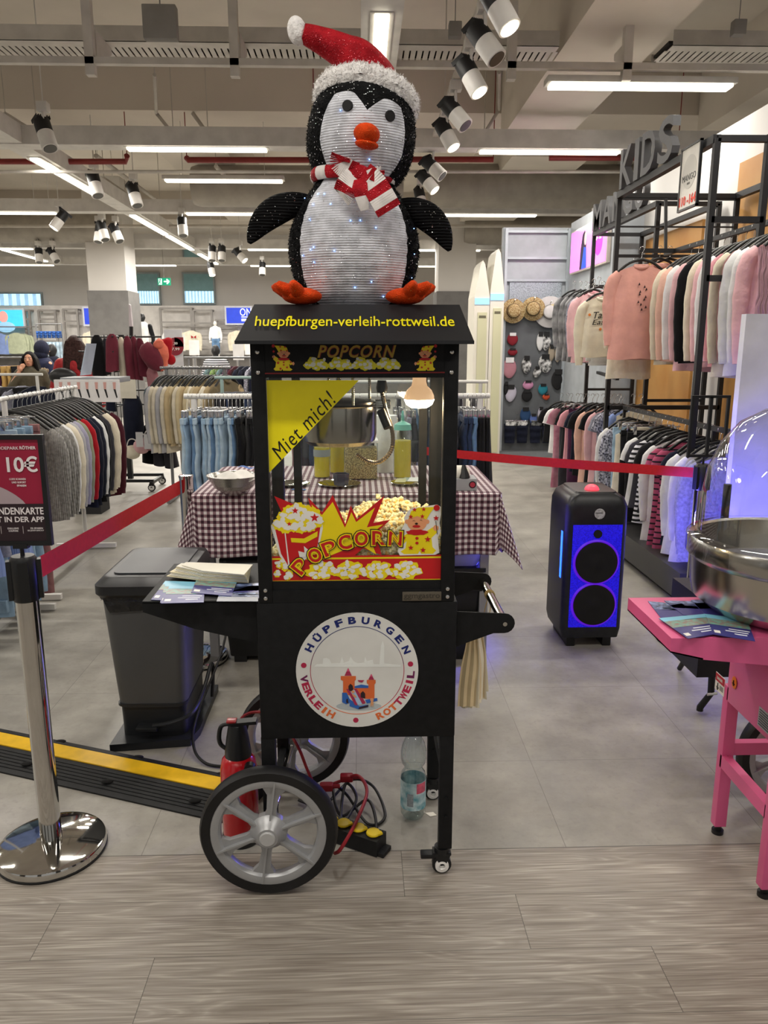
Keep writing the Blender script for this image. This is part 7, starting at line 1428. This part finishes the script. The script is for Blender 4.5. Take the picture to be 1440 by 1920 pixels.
v_ = acc(955, 690, 26, 40, M('visor_pink', 'b07a86', .7), 'sun_visor', 'pink cap visor on a white card at the left of the panel', 'visor', None, CW); acc(958, 738, 20, 34, M('sock_pale', 'b9b5c4', .9), 'socks', 'pale lilac socks hanging in the lower left of the panel', 'socks', GA, rot=.15); acc(949, 728, 10, 26, M('sock_black', '17171a', .9), 'socks', 'black socks at the lower left edge of the panel', 'socks', GA)
acc(990, 722, 20, 18, M('sock_pink', 'c086a8', .9), 'socks', 'pink trainer socks in the middle lower row', 'socks', GA); acc(988, 742, 20, 24, M('sock_black'), 'socks', 'black socks below the pink trainer socks', 'socks', GA); acc(1018, 730, 18, 22, M('sock_teal', '23788a', .9), 'socks', 'teal trainer socks right of the pink ones', 'socks', GA); acc(1024, 744, 14, 12, M('sock_orange', 'bb4a2c', .9), 'socks', 'orange-red socks tucked under the teal ones', 'socks', GA); acc(1046, 712, 24, 40, M('sock_black'), 'gloves', 'black gloves with pink tags at the right edge', 'gloves', GA)
acc(985, 778, 20, 30, M('sock_blue', '27466f', .9), 'socks', 'blue trainer socks in the bottom sock row', 'socks', GA); acc(1000, 786, 14, 22, M('sock_royal', '5a6fae', .9), 'socks', 'royal blue and white socks in the bottom sock row', 'socks', GA); acc(1014, 776, 12, 28, M('sock_pale'), 'socks', 'pale socks right of the royal blue ones', 'socks', GA); acc(1024, 780, 14, 26, M('sock_cream', 'd1b9ae', .9), 'socks', 'cream and pink socks at the bottom right', 'socks', GA); acc(1038, 780, 10, 28, M('sock_blue'), 'socks', 'dark blue socks at the far right of the bottom row', 'socks', GA)
for k, px in enumerate((968, 1016)):
    c = ap(px, 795, AYp - .06); s_ = garment('shorts', 'navy', COL['navy'], (c.x, AYp - .06, c.z + .13), 0, 'navy sports shorts at the foot of the accessory wall, %s pair' % ('left', 'right')[k], 'navy sports shorts', .34, .26); q_ = s_; b = MB(); b.box(c.x - .15, AYp - .085, c.z - .02, c.x + .15, AYp - .08, c.z + .04); b.build('waist_card', PAWS, q_)
# TV on the partition
tv = thing('display_screen', 'lit pink advertising screen on the partition wall behind the letters', 'screen', (2.72, 9.5, 2.4)); ty0, ty1, tz0, tz1 = 8.72, 10.22, 2.40, 2.92
MB().box(2.70, ty0, tz0, 2.744, ty1, tz1, .005).build('screen_casing', M('casing_pale', 'd8cfc4', .4), tv); scr = MB().box(2.695, ty0 + .02, tz0 + .02, 2.702, ty1 - .02, tz1 - .02).build('screen_picture', M('screen_pink', 'f08ae0', .4, emit=.9, ecol='f27de4'), tv)
def tri(pts, m, nm, k=0, x=2.6945): return MB().prism([(x - .001 * k, y, z) for y, z in pts], (-.0008, 0, 0)).build(nm, m, scr, smooth=0)
ym = ty1 - (ty1 - ty0) * .40; tri([(ym + .14, tz0 + .02), (ym - .12, tz0 + .02), (ym - .10, tz0 + .2), (ym - .12, tz0 + .38), (ym - .02, tz1 - .06), (ym + .06, tz1 - .1), (ym + .12, tz0 + .25)], M('screen_hair', '30203a', .5, emit=.2), 'hair_picture'); tri([(ym - .07 + .05 * cos(a), tz0 + .36 + .075 * sin(a)) for a in [2 * PI * i / 16 for i in range(16)]], M('screen_face', 'e8b8b0', .5, emit=.7), 'face_picture', 1); tri([(ym + .05, tz0 + .02), (ym - .16, tz0 + .02), (ym - .12, tz0 + .25), (ym - .02, tz0 + .27)], M('screen_blue', '2a50c8', .5, emit=.7), 'dress_picture', 2)
yc_ = ty0 + .30; tri([(yc_ + .15 * cos(a), (tz0 + tz1) / 2 + .15 * sin(a)) for a in [2 * PI * i / 28 for i in range(28)]], M('screen_magenta', 'ee3fd0', .5, emit=.8), 'disc_picture', 1); MB().text('0 - 10', Tk(2.6915, yc_, (tz0 + tz1) / 2 + .05), w=.2, h=.06, ext=.001, off=.02).build('screen_lettering', M('screen_white', 'ffffff', .5, emit=.9), scr, smooth=0)
# ------------------------------------------------------------------ pencil shaped changing booths
CRW = M('booth_white', 'e3dfd2', .5, 0, (1, .03)); CRD = M('booth_door', 'cfceab', .5, 0, (1, .04)); CRB = M('booth_blue_light', '8ec5ff', .4, emit=.8, ecol='8ec5ff')
for k, (pa, pb, tip, ytip, yb_) in enumerate(((889, 917, 904, 488, 556), (918, 944, 931, 466, 548))):
    Y = 10.3 + .0 * k; a = at(pa, 600, Y=Y).x; c = at(pb, 600, Y=Y).x; zt1 = at(tip, ytip, Y=Y).z; zb1 = at(tip, yb_, Y=Y).z; t = thing('changing_booth', 'white pencil-shaped changing booth, %s of the two' % ('left', 'right')[k], 'changing booth', ((a + c) / 2, Y, 0))
    n = 6; MB().box(a, Y, 0, c, Y + .6, zb1).build('booth_body', CRW, t); pts = [Vector((a, Y, zb1)), Vector((c, Y, zb1)), Vector(((a + c) / 2 + .03, Y, zt1 - .05)), Vector(((a + c) / 2, Y, zt1)), Vector(((a + c) / 2 - .03, Y, zt1 - .05))]; MB().prism(pts, (0, .6, 0)).build('pencil_tip', CRW, t)
    MB().box(a + .004, Y - .012, zb1 - .10, c - .004, Y, zb1 - .02).build('blue_light_band', CRB, t); MB().box(a + .045, Y - .015, .1, c - .03, Y - .001, zb1 - .2).build('booth_door', CRD, t); MB().box(a + .06, Y - .02, zb1 - .27, c - .045, Y - .014, zb1 - .24).build('door_slot', M('slot_dark', '6b6752', .8), t)
# ------------------------------------------------------------------ far back wall
YW = 25.18
def win(n, pxa, pxb, pyt, pym, pyb):
    a = at(pxa, pyt, Y=YW); c = at(pxb, pyb, Y=YW); zm = at(pxa, pym, Y=YW).z; t = thing('window_%d' % n, None, None, (a.x, YW, c.z)); t['kind'] = 'structure'
    if pym > pyt: MB().box(a.x, YW - .08, zm, c.x, YW, a.z).build('roller_blind', M('blind_teal', '7fa6ab', .7), t)
    MB().box(a.x, YW - .05, c.z, c.x, YW, zm).build('daylight_pane', M('daylight', 'b9e2f6', .5, emit=1.3, ecol='b4e0fa'), t)
    b = MB(); k = 9
    for i in range(k): x = a.x + (c.x - a.x) * i / k; b.box(x, YW - .07, c.z, x + (c.x - a.x) / k * .45, YW - .055, zm)
    b.build('vertical_blind', M('blind_white', 'cfe6f2', .7, trans=.3, emit=.25, ecol='bfe4f8'), t)
    b = MB(); w = .05; b.box(a.x - w, YW - .09, c.z - w, c.x + w, YW, c.z); b.box(a.x - w, YW - .09, a.z, c.x + w, YW, a.z + w); b.box(a.x - w, YW - .09, c.z, a.x, YW, a.z); b.box(c.x, YW - .09, c.z, c.x + w, YW, a.z); b.build('window_frame', M('window_frame_grey', '8b9698', .5), t)
win(1, -60, 80, 551, 551, 580); win(2, 253, 300, 514, 546, 569); win(3, 345, 402, 514, 546, 568); win(4, 346, 400, 468, 485, 486)
zt3 = at(300, 573, Y=24.6).z; st('wall_display', MB().box(-13.9, 24.6, 0, 6.8, 24.75, zt3), M('display_wall_paint', 'cfcbc7', .7)); st('trim_40', MB().box(-13.9, 24.55, 0, 6.8, 24.6, at(300, 650, Y=24.6).z - .25), M('display_wall_dark', '77736f', .8))
FR = M('display_bar_grey', '8f8b88', .5, .2)
for k, (a_, b_, t_, u_) in enumerate(((46, 60, 582, 640), (72, 108, 582, 640), (118, 150, 580, 650), (300, 362, 578, 655), (362, 400, 582, 655), (405, 445, 600, 660))):
    p, q_ = at(a_, t_, Y=24.3), at(b_, u_, Y=24.3); b = MB(); 
    for x in (p.x, q_.x): b.beam((x, 24.3, 0), (x, 24.3, p.z), .06)
    for z in (p.z, (p.z + q_.z) / 2 + .2, q_.z): b.beam((p.x, 24.3, z), (q_.x, 24.3, z), .05)
    for z in (p.z,): b.beam((p.x, 24.3, z), (p.x, 24.6, z), .05); b.beam((q_.x, 24.3, z), (q_.x, 24.6, z), .05)
    b.build('wall_display_frame', FR, label='grey bar frame on the far display wall, %s from the left' % ORD[k], cat='display frame', group='bar frames on the far display wall')
def farsign(px0, py0, px1, py1, m, label, name='advert_panel', Y=24.2):
    a, c = at(px0, py0, Y=Y), at(px1, py1, Y=Y); t = thing(name, label, 'advertising panel', ((a.x + c.x) / 2, Y, c.z)); pn = MB().box(a.x, Y, c.z, c.x, Y + .08, a.z).build('lit_panel', m, t); b = MB(); w = .05; b.box(a.x - w, Y + .01, c.z - w, c.x + w, Y + .1, c.z); b.box(a.x - w, Y + .01, a.z, c.x + w, Y + .1, a.z + w); b.box(a.x - w, Y + .01, c.z, a.x, Y + .1, a.z); b.box(c.x, Y + .01, c.z, c.x + w, Y + .1, a.z); b.build('panel_border', M('border_white', 'd6d9e4', .4), t)
    for x in (a.x + .1, c.x - .1): MB().box(x - .02, Y + .08, c.z, x + .02, 24.6, c.z + .06).build('panel_arm', FR, t)
    return t, a, c
BLS = M('sign_blue', '2340c0', .4, emit=.55, ecol='2545d8')
t, a, c = farsign(157, 578, 184, 608, BLS, 'lit blue sign partly hidden by the grey column'); MB().box(c.x - .22, 24.19, c.z + .13, c.x, 24.2, c.z + .26).build('sign_lettering', M('sign_yellow', 'f2e7a0', .5, emit=.6), t)
t, a, c = farsign(424, 577, 470, 606, BLS, 'lit blue sign partly hidden by the popcorn cart roof'); MB().text('ONLY', front(Vector(((a.x + c.x) / 2 + .36, 24.19, (a.z + c.z) / 2 + .1))), w=.62, h=.22, ext=.004).build('sign_lettering', M('sign_white_lit', 'ffffff', .5, emit=.7), t, smooth=0); MB().box(a.x + .45, 24.19, c.z + .17, c.x, 24.2, c.z + .195).box(a.x + .45, 24.19, c.z + .06, c.x, 24.2, c.z + .13).build('sign_line', M('sign_white_lit'), t)
t, a, c = farsign(-30, 581, 44, 612, M('screen_cyan', '45c3dd', .4, emit=.75, ecol='48c8e0'), 'lit turquoise advertising screen at the left edge'); b = MB(); p = at(6, 594, Y=24.19); b.ell((p.x, 24.19, p.z), (.14, .01, .17), 16, 8); b.build('face_picture', M('screen_peach', 'f0a7a0', .5, emit=.5), t); MB().ell((p.x + .05, 24.19, p.z - .3), (.28, .01, .16), 16, 8).build('dress_picture', M('screen_lightblue', '9ed0f0', .5, emit=.5), t); MB().text('KIDS', front(at(28, 594, Y=24.18)), w=.28, h=.1, ext=.003).build('screen_lettering', M('screen_white'), t, smooth=0) if False else None
# exit sign
a, c = at(295, 521, Y=20), at(320, 535, Y=20); ES = M('exit_green', '14906c', .4, emit=.5, ecol='16a078'); t = thing('exit_sign', 'green emergency exit sign hanging below the ceiling', 'exit sign', ((a.x + c.x) / 2, 20, c.z)); MB().box(a.x, 20, c.z, c.x, 20.03, a.z).build('sign_face', ES, t); EW = M('exit_white', 'e8fff6', .5, emit=.8)
w = c.x - a.x; h_ = a.z - c.z; cz = (a.z + c.z) / 2; MB().box(a.x + .08 * w, 19.99, c.z + .1 * h_, a.x + .34 * w, 20, a.z - .1 * h_).build('doorway_symbol', EW, t); b = MB(); xx = a.x + .22 * w; b.ell((xx, 19.985, cz + .05), (.018, .004, .018), 10, 6); b.beam((xx, 19.985, cz + .03), (xx - .015, 19.985, cz - .02), .022); b.beam((xx - .015, 19.985, cz - .02), (xx - .05, 19.985, cz - .055), .014); b.beam((xx - .015, 19.985, cz - .02), (xx + .03, 19.985, cz - .055), .014); b.build('running_figure', ES, t)
b = MB(); b.beam((a.x + .5 * w, 19.985, cz), (a.x + .85 * w, 19.985, cz), .03); b.beam((a.x + .9 * w, 19.985, cz), (a.x + .72 * w, 19.985, cz + .055), .028); b.beam((a.x + .9 * w, 19.985, cz), (a.x + .72 * w, 19.985, cz - .055), .028); b.build('arrow', EW, t); MB().cyl(((a.x + c.x) / 2, 20.01, a.z), ((a.x + c.x) / 2, 20.01, 4.9), .006, 6).build('hanging_wire', FR, t)
# clothes displayed on the far wall
for k, (a_, b_) in enumerate(((-30, 60), (160, 190), (305, 460))):
    p, q_ = at(a_, 604, Y=24.0), at(b_, 604, Y=24.0); z = at(325, 620, Y=24.0).z + .115; b = MB().cyl((p.x, 24.0, z), (q_.x, 24.0, z), .012, 8).cyl((p.x, 24.15, z), (q_.x, 24.15, z), .012, 8)
    for x in (p.x, q_.x): b.cyl((x, 24.0, z), (x, 24.6, z), .012, 8)
    b.build('clothes_rail', FR, label='thin rail on the far display wall, ' + ('at the left edge', 'left of the grey column', 'between column and cart roof')[k], cat='clothes rail')
def far_g(kind, c, px, py, w, l, label, Y=24.0, **k): p = at(px, py, Y=Y); return garment(kind, c, COL[c], (p.x, Y, p.z + .12), 0, label, 'clothes on the far display wall', w, l, parts=False, **k)
far_g('sweater', 'white', 325, 620, .62, .55, 'white sweater above the price board on the far wall'); FARG = far_g('sweater', 'ivory', 358, 620, .55, .58, 'ivory sweater with a bow motif on the far wall'); far_g('sweater', 'ivory', 445, 620, .5, .6, 'ivory sweater with dark spots beside the cart roof'); far_g('sweater', 'ivory', 175, 620, .6, .6, 'cream sweater left of the grey column'); far_g('sweater', 'pale green', 30, 624, .62, .62, 'pale green sweater left on the far wall'); far_g('sweater', 'pale green', 44, 626, .5, .6, 'second pale green sweater tucked behind the first', Y=24.15); far_g('shirt', 'sky blue', -2, 625, .6, .62, 'pale blue shirt cut by the left edge')
p = at(363, 632, Y=23.9); b = MB(); b.prism([(p.x, 23.9, p.z), (p.x - .08, 23.9, p.z + .05), (p.x - .07, 23.9, p.z - .04)], (0, .006, 0)); b.prism([(p.x, 23.9, p.z), (p.x + .08, 23.9, p.z + .05), (p.x + .07, 23.9, p.z - .04)], (0, .006, 0)); b.build('bow_motif', COL['bright red'], FARG, smooth=0)
for k in range(6): p = at(72 + 8 * k, 622, Y=22); garment('shorts', 'mid blue denim', M('fabric_bright_blue', '1f4a8c', .9, 0, (8, .3)), (p.x, 22 - .0, p.z + .14), .5, 'bright blue shorts on the far left rail, %s from the left' % ORD[k], 'bright blue shorts', .13, .18, parts=False)
p = at(68, 617, Y=22); q_ = at(116, 617, Y=22); MB().cyl((p.x, 22, p.z + .14), (q_.x, 22, q_.z + .14), .015, 8).cyl((p.x, 22, 0), (p.x, 22, p.z + .14), .02, 8).cyl((q_.x, 22, 0), (q_.x, 22, q_.z + .14), .02, 8).build('clothes_rail', GRM, label='rail holding the bright blue shorts', cat='clothes rail')
for k in range(4): p = at(90 + 7 * k, 642, Y=21.8); garment('trousers', 'faded denim', COL['faded denim'], (p.x, 21.8, p.z + .14), .6, 'pale denim trousers below the bright blue shorts, %s from the left' % ORD[k], 'pale denim trousers far left', .16, .55, parts=False)
# ------------------------------------------------------------------ body builder for people and display dummies
def capsule_body(b, P, s):
    def seg(p, q_, r0, r1): 
        p = Vector(p); q_ = Vector(q_); b.frus(p, q_, r0, r1, 12); b.ell(p, r0, 12, 8); b.ell(q_, r1, 12, 8)
    for p, q_, r0, r1 in P: seg(p, q_, r0 * s, r1 * s)
def figure(pos, h, rz, skin, name='body', parent=None, armL=None, armR=None, turn=0, vox=.012, legs=True):
    "standing figure, front towards -y before turning; returns the parts' frame"
    s = h / 1.7; T = Matrix.Translation(pos) @ Matrix.Rotation(rz, 4, 'Z'); b = MB(); b.T = T
    def S(x, y, z): return Vector((x * s, y * s, z * s))
    seg = []
    b.ell(S(0, 0, 1.28), (.155 * s, .095 * s, .20 * s), 18, 12); b.ell(S(0, .0, 1.06), (.125 * s, .09 * s, .16 * s), 18, 12); b.ell(S(0, 0, .92), (.155 * s, .11 * s, .13 * s), 18, 12); b.ell(S(0, 0, 1.40), (.17 * s, .07 * s, .06 * s), 18, 10)
    sg_ = [(S(0, 0, 1.40), S(0, -.01, 1.50), .055, .05)]
    if legs:
        for k in (-1, 1): sg_ += [(S(.085 * k, 0, .90), S(.09 * k, -.005, .50), .085, .055), (S(.09 * k, -.005, .50), S(.09 * k, .01, .09), .054, .036), (S(.09 * k, .02, .045), S(.095 * k, -.13, .03), .042, .03)]
    aL = armL or [(-.185, 0, 1.40), (-.23, .02, 1.13), (-.24, -.05, .88)]; aR = armR or [(.185, 0, 1.40), (.23, .02, 1.13), (.24, -.05, .88)]
    for a_ in (aL, aR): sg_ += [(S(*a_[0]), S(*a_[1]), .052, .040), (S(*a_[1]), S(*a_[2]), .038, .027)]
    capsule_body(b, sg_, s)
    for a_, k in ((aL, -1), (aR, 1)):
        w_ = S(*a_[2]); e = S(*a_[1]); d = (w_ - e).normalized(); sd = d.cross(Vector((0, 1, 0))); sd = sd.normalized() if sd.length > .1 else Vector((1, 0, 0)); nr = sd.cross(d)
        b.ell(w_ + d * .045 * s, (.030 * s, .030 * s, .036 * s), 12, 8)
        for f_ in range(4): o = w_ + d * .07 * s + sd * (f_ - 1.5) * .019 * s; L_ = (.060, .072, .068, .052)[f_] * s; m1 = o + d * L_ * .55 + nr * .006 * s; b.tube([o, m1, o + d * L_ + nr * .022 * s], [.0095 * s, .0088 * s, .007 * s], 8)
        o = w_ + d * .02 * s - sd * .028 * s * k; b.tube([o, o + d * .03 * s - sd * .022 * s * k, o + d * .062 * s - sd * .026 * s * k], [.012 * s, .0105 * s, .008 * s], 8)
    # head with face
    hc = S(0, -.012, 1.605); Rh = Matrix.Rotation(turn, 3, 'Z'); hm = lambda v: hc + Rh @ (Vector(v) * s)
    b.ell(hc, (.074 * s, .092 * s, .105 * s), 24, 16, Rh); b.ell(hm((0, -.02, -.065)), (.052 * s, .062 * s, .05 * s), 16, 12, Rh); b.tube([hm((0, -.088, .012)), hm((0, -.112, -.022)), hm((0, -.09, -.034))], [.009 * s, .015 * s, .010 * s], 10)
    for k in (-1, 1): b.ell(hm((.075 * k, .005, -.01)), (.012 * s, .02 * s, .028 * s), 10, 8, Rh)
    b.ell(hm((0, -.084, -.058)), (.022 * s, .012 * s, .007 * s), 10, 6, Rh)
    o = b.build(name, skin, parent, smooth=80); md = o.modifiers.new('one_surface', 'REMESH'); md.mode = 'VOXEL'; md.voxel_size = vox; md.use_smooth_shade = True
    sm_ = o.modifiers.new('soften', 'SMOOTH'); sm_.iterations = 3; sm_.factor = .5
    return o, T, s, (lambda v: T @ hm(v)), (lambda x, y, z: T @ S(x, y, z))
def face_bits(hm, T, s, body, rot, brow='241812'):
    E = M('eye_white', 'e6e2dc', .3); I = M('iris_dark', '1d120c', .3)
    for k in (-1, 1):
        b = MB(); b.ell(hm((.029 * k, -.080, .012)), .0095 * s, 12, 8); e = b.build('eye', E, body); b = MB(); b.ell(hm((.029 * k, -.086, .012)), .0070 * s, 10, 8); b.build('iris', I, e); b = MB(); b.tube([hm((.014 * k, -.092, .030)), hm((.03 * k, -.093, .036)), hm((.048 * k, -.082, .030))], .0035 * s, 6); b.build('eyebrow', M('brow_' + brow, brow, .8), body)
    b = MB(); b.ell(hm((0, -.093, -.058)), (.022 * s, .007 * s, .007 * s), 12, 6); b.build('lips', M('lips', 'a05a50', .4), body)
def garb(name, m, parent, T, s, chain, vox=.016, ells=()):
    b = MB(); b.T = T; capsule_body(b, [(Vector(p) * s, Vector(q_) * s, a, c) for p, q_, a, c in chain], s)
    for c, r in ells: b.ell(Vector(c) * s, Vector(r) * s, 18, 12)
    o = b.build(name, m, parent, smooth=80); md = o.modifiers.new('one_surface', 'REMESH'); md.mode = 'VOXEL'; md.voxel_size = vox; md.use_smooth_shade = True; sm_ = o.modifiers.new('soften', 'SMOOTH'); sm_.iterations = 4; return o
SK1 = M('skin_light_brown', 'd09a7c', .55, 0, (8, .06)); 
# woman on the phone
Y = 9.8; p = at(57, 690, Y=Y); hh = at(57, 664, Y=Y).z + .015; wm = thing('person', 'woman with long dark hair in a fur-hooded olive parka, hand at her cheek', 'person', (p.x, Y, 0))
armR_ = [(-.18, 0, 1.40), (-.29, -.12, 1.17), (-.125, -.13, 1.43)]; bo, T, s, hm, SS_ = figure((p.x, Y, 0), hh, .12, SK1, 'body', wm, armL=armR_, turn=.0, vox=.007)
face_bits(hm, T, s, bo, 0)
OL = M('parka_olive', '4b4535', .85, 0, (9, .2), (20, .01)); garb('parka', OL, wm, T, s, [((0, 0, 1.36), (0, 0, .80), .17, .20), ((-.17, 0, 1.39), (-.27, -.12, 1.16), .075, .062), ((-.28, -.12, 1.16), (-.15, -.13, 1.34), .06, .046), ((.17, 0, 1.39), (.23, .02, 1.13), .075, .062), ((.23, .02, 1.13), (.24, -.05, .93), .06, .046)], .014)
garb('trousers', COL['black'], wm, T, s, [((.085, 0, .88), (.09, 0, .5), .10, .07), ((.09, 0, .5), (.09, .01, .12), .07, .055), ((-.085, 0, .88), (-.09, 0, .5), .10, .07), ((-.09, 0, .5), (-.09, .01, .12), .07, .055)], .02)
HAIR = M('hair_dark', '0d0908', .7, 0, (60, .3), spec=.15)
def hair(name, m, parent, hm, T, s, length, width=.11, back=False):
    b = MB()
    for c, r in (((0, .018, .028), (.084, .098, .096)), ((0, .05, -.03), (.08, .06, .09))): b.ell(hm(c), Vector(r) * s, 18, 12)
    for k in (-1, 1):
        for j in range(3): b.tube([hm((.05 * k, -.03 + .05 * j, .075)), hm(((.086 + .004 * j) * k, -.045 + .055 * j, .0)), hm(((width - .005) * k, -.04 + .05 * j, -length * .5)), hm((width * k * 1.08, -.05 + .05 * j, -length))], [.018 * s, .026 * s, .036 * s, .018 * s], 10)
    if back: [b.tube([hm((x, .08, .05)), hm((x * 1.15, .125, -.12)), hm((x * 1.3, .15, -length * .8)), hm((x * 1.2, .14, -length * 1.1))], [.03 * s, .045 * s, .045 * s, .014 * s], 12) for x in (-.07, -.035, 0, .035, .07)]
    o = b.build(name, m, parent, smooth=80); md = o.modifiers.new('one_surface', 'REMESH'); md.mode = 'VOXEL'; md.voxel_size = .010; md.use_smooth_shade = True; q2 = o.modifiers.new('soften', 'SMOOTH'); q2.iterations = 12; return o
hair('hair', HAIR, wm, hm, T, s, .30)
b = MB(); rf2 = random.Random(3)
for k in range(260): a = rf2.uniform(.15, PI - .15); c = SS_(.19 * cos(a) * 1.0, .06 + .05 * sin(a), 1.40 + .03 * sin(a)); b.ell(c + Vector((rf2.uniform(-.02, .02), rf2.uniform(-.03, .03), rf2.uniform(-.02, .03))), (.02, .02, .028), 6, 4)
b.build('fur_trim', M('fur_trim', '8a7a62', .95, 0, (40, .3)), wm, smooth=60); c = SS_(-.10, -.10, 1.55); MB().box(c.x - .012, c.y - .008, c.z - .05, c.x + .012, c.y + .01, c.z + .03, .003).build('phone', BLKP, wm)
# person with the navy beanie, seen from behind
Y = 10.6; p = at(80, 680, Y=Y); hh = at(80, 644, Y=Y).z; p2 = thing('person', 'person in a navy hooded top seen from behind, next to the woman', 'person', (p.x, Y, 0)); bo, T, s, hm, SS_ = figure((p.x, Y, 0), hh, PI - .7, SK1, 'body', p2); NV = M('knit_navy', '121730', .9, 0, (12, .2), None, wave=('X', 40, .003, 1))
b = MB(); b.ell(hm((0, .008, .02)), (.108 * s, .118 * s, .125 * s), 20, 14); b.ell(hm((0, .03, -.07)), (.10 * s, .10 * s, .09 * s), 20, 14); b.build('navy_hood', NV, p2); garb('navy_jacket', M('jacket_navy', '161c3a', .85), p2, T, s, [((0, 0, 1.36), (0, 0, .85), .165, .18), ((-.17, 0, 1.39), (-.24, .02, 1.12), .07, .06), ((-.24, .02, 1.12), (-.24, -.05, .9), .06, .045), ((.17, 0, 1.39), (.24, .02, 1.12), .07, .06), ((.24, .02, 1.12), (.24, -.05, .9), .06, .045)]); garb('trousers', COL['black'], p2, T, s, [((.085, 0, .88), (.09, 0, .12), .10, .055), ((-.085, 0, .88), (-.09, 0, .12), .10, .055)], .02); b = MB(); b.ell(SS_(.1, .0, 1.42), (.07, .07, .04), 14, 8); b.build('white_scarf', COL['ivory'], p2)
# person in red with long brown hair
Y = 9.2; p = at(143, 680, Y=Y); hh = at(143, 632, Y=Y).z; p3 = thing('person', 'person with very long brown hair in a red jacket, seen from behind', 'person', (p.x, Y, 0)); bo, T, s, hm, SS_ = figure((p.x, Y, 0), hh, PI + .15, SK1, 'body', p3); garb('red_jacket', M('jacket_red', '9c141c', .7, 0, (6, .15), (14, .02)), p3, T, s, [((0, 0, 1.34), (0, 0, .85), .19, .20), ((-.18, 0, 1.37), (-.26, .02, 1.10), .08, .07), ((-.26, .02, 1.10), (-.26, -.05, .88), .07, .05), ((.18, 0, 1.37), (.26, .02, 1.10), .08, .07), ((.26, .02, 1.10), (.26, -.05, .88), .07, .05)]); hair('long_hair', M('hair_brown', '2c1510', .6, 0, (50, .4), spec=.2), p3, hm, T, s, .36, .105, True); garb('trousers', COL['black'], p3, T, s, [((.085, 0, .88), (.09, 0, .12), .10, .055), ((-.085, 0, .88), (-.09, 0, .12), .10, .055)], .02)
c = at(118, 706, Y=9.0); b = MB(); b.ell(c, (.16, .07, .10), 16, 10); b.build('shoulder_bag', M('bag_black', '121214', .4), p3)
# display dummies
DB_ = M('dummy_black', '1e1e20', .5); DW = M('dummy_white', 'd9d6d0', .5)
def dummy(px, ytop, Y, h_world, m, label, cloth, rz=0, kid=False):
    p = at(px, ytop, Y=Y); t = thing('mannequin', label, 'mannequin', (p.x, Y, p.z - h_world)); bo, T, s, hm, SS_ = figure((p.x, Y, p.z - h_world), h_world, rz, m, 'body', t, vox=.02); 
    for nm, mm, chain in cloth: garb(nm, mm, t, T, s, chain, .02)
    if p.z - h_world > .02: MB().box(p.x - .2, Y - .2, 0, p.x + .2, Y + .2, p.z - h_world).build('podium', M('podium_grey', '8a8784', .7), t)
    return t
TOP_ = [((0, 0, 1.36), (0, 0, 1.0), .16, .16), ((-.17, 0, 1.39), (-.24, .02, 1.12), .065, .055), ((-.24, .02, 1.12), (-.24, -.05, .92), .052, .04), ((.17, 0, 1.39), (.24, .02, 1.12), .065, .055), ((.24, .02, 1.12), (.24, -.05, .92), .052, .04)]
TRO = [((.085, 0, .95), (.09, 0, .4), .10, .07), ((-.085, 0, .95), (-.09, 0, .4), .10, .07)]
dummy(403, 602, 22.5, 1.15, DW, 'white child mannequin in denim dungarees on the far wall', [('white_top', COL['white'], TOP_), ('denim_dungarees', COL['mid blue denim'], [((0, -.03, 1.3), (0, 0, .95), .11, .16)] + TRO)])
dummy(266, 588, 20.5, 1.75, DB_, 'black mannequin in a white top beside the grey column', [('white_top', COL['white'], TOP_[:1]), ('black_coat', COL['black'], TOP_[1:] + TRO)])
dummy(404, 647, 12.5, 1.50, DB_, 'black mannequin in a striped top above the beige rack', [('striped_top', COL['black and white striped'], TOP_), ('trousers', COL['black'], TRO)])
dummy(97, 645, 12.0, 1.55, DB_, 'dark headed mannequin in a navy blazer behind the hooded person', [('navy_blazer', COL['navy'], TOP_), ('shirt_collar', COL['white'], [((0, -.08, 1.42), (0, -.10, 1.3), .06, .04)]), ('trousers', COL['navy'], TRO)])
# low price signs on the mid floor
for k, (px, py, Yk) in enumerate(((364, 652, 14), (447, 660, 13), (468, 652, 15))):
    c = at(px, py, Y=Yk); t = thing('price_sign', 'small white price card on a pole, %s from the left' % ORD[k], 'price sign', (c.x, Yk, 0), 0, 'price cards on poles'); MB().box(c.x - .09, Yk, c.z - .13, c.x + .09, Yk + .01, c.z + .13).build('card', M('card_white3', 'dcdad8', .6), t); MB().cyl((c.x, Yk + .01, 0), (c.x, Yk + .01, c.z), .01, 8).build('pole', GRM, t)
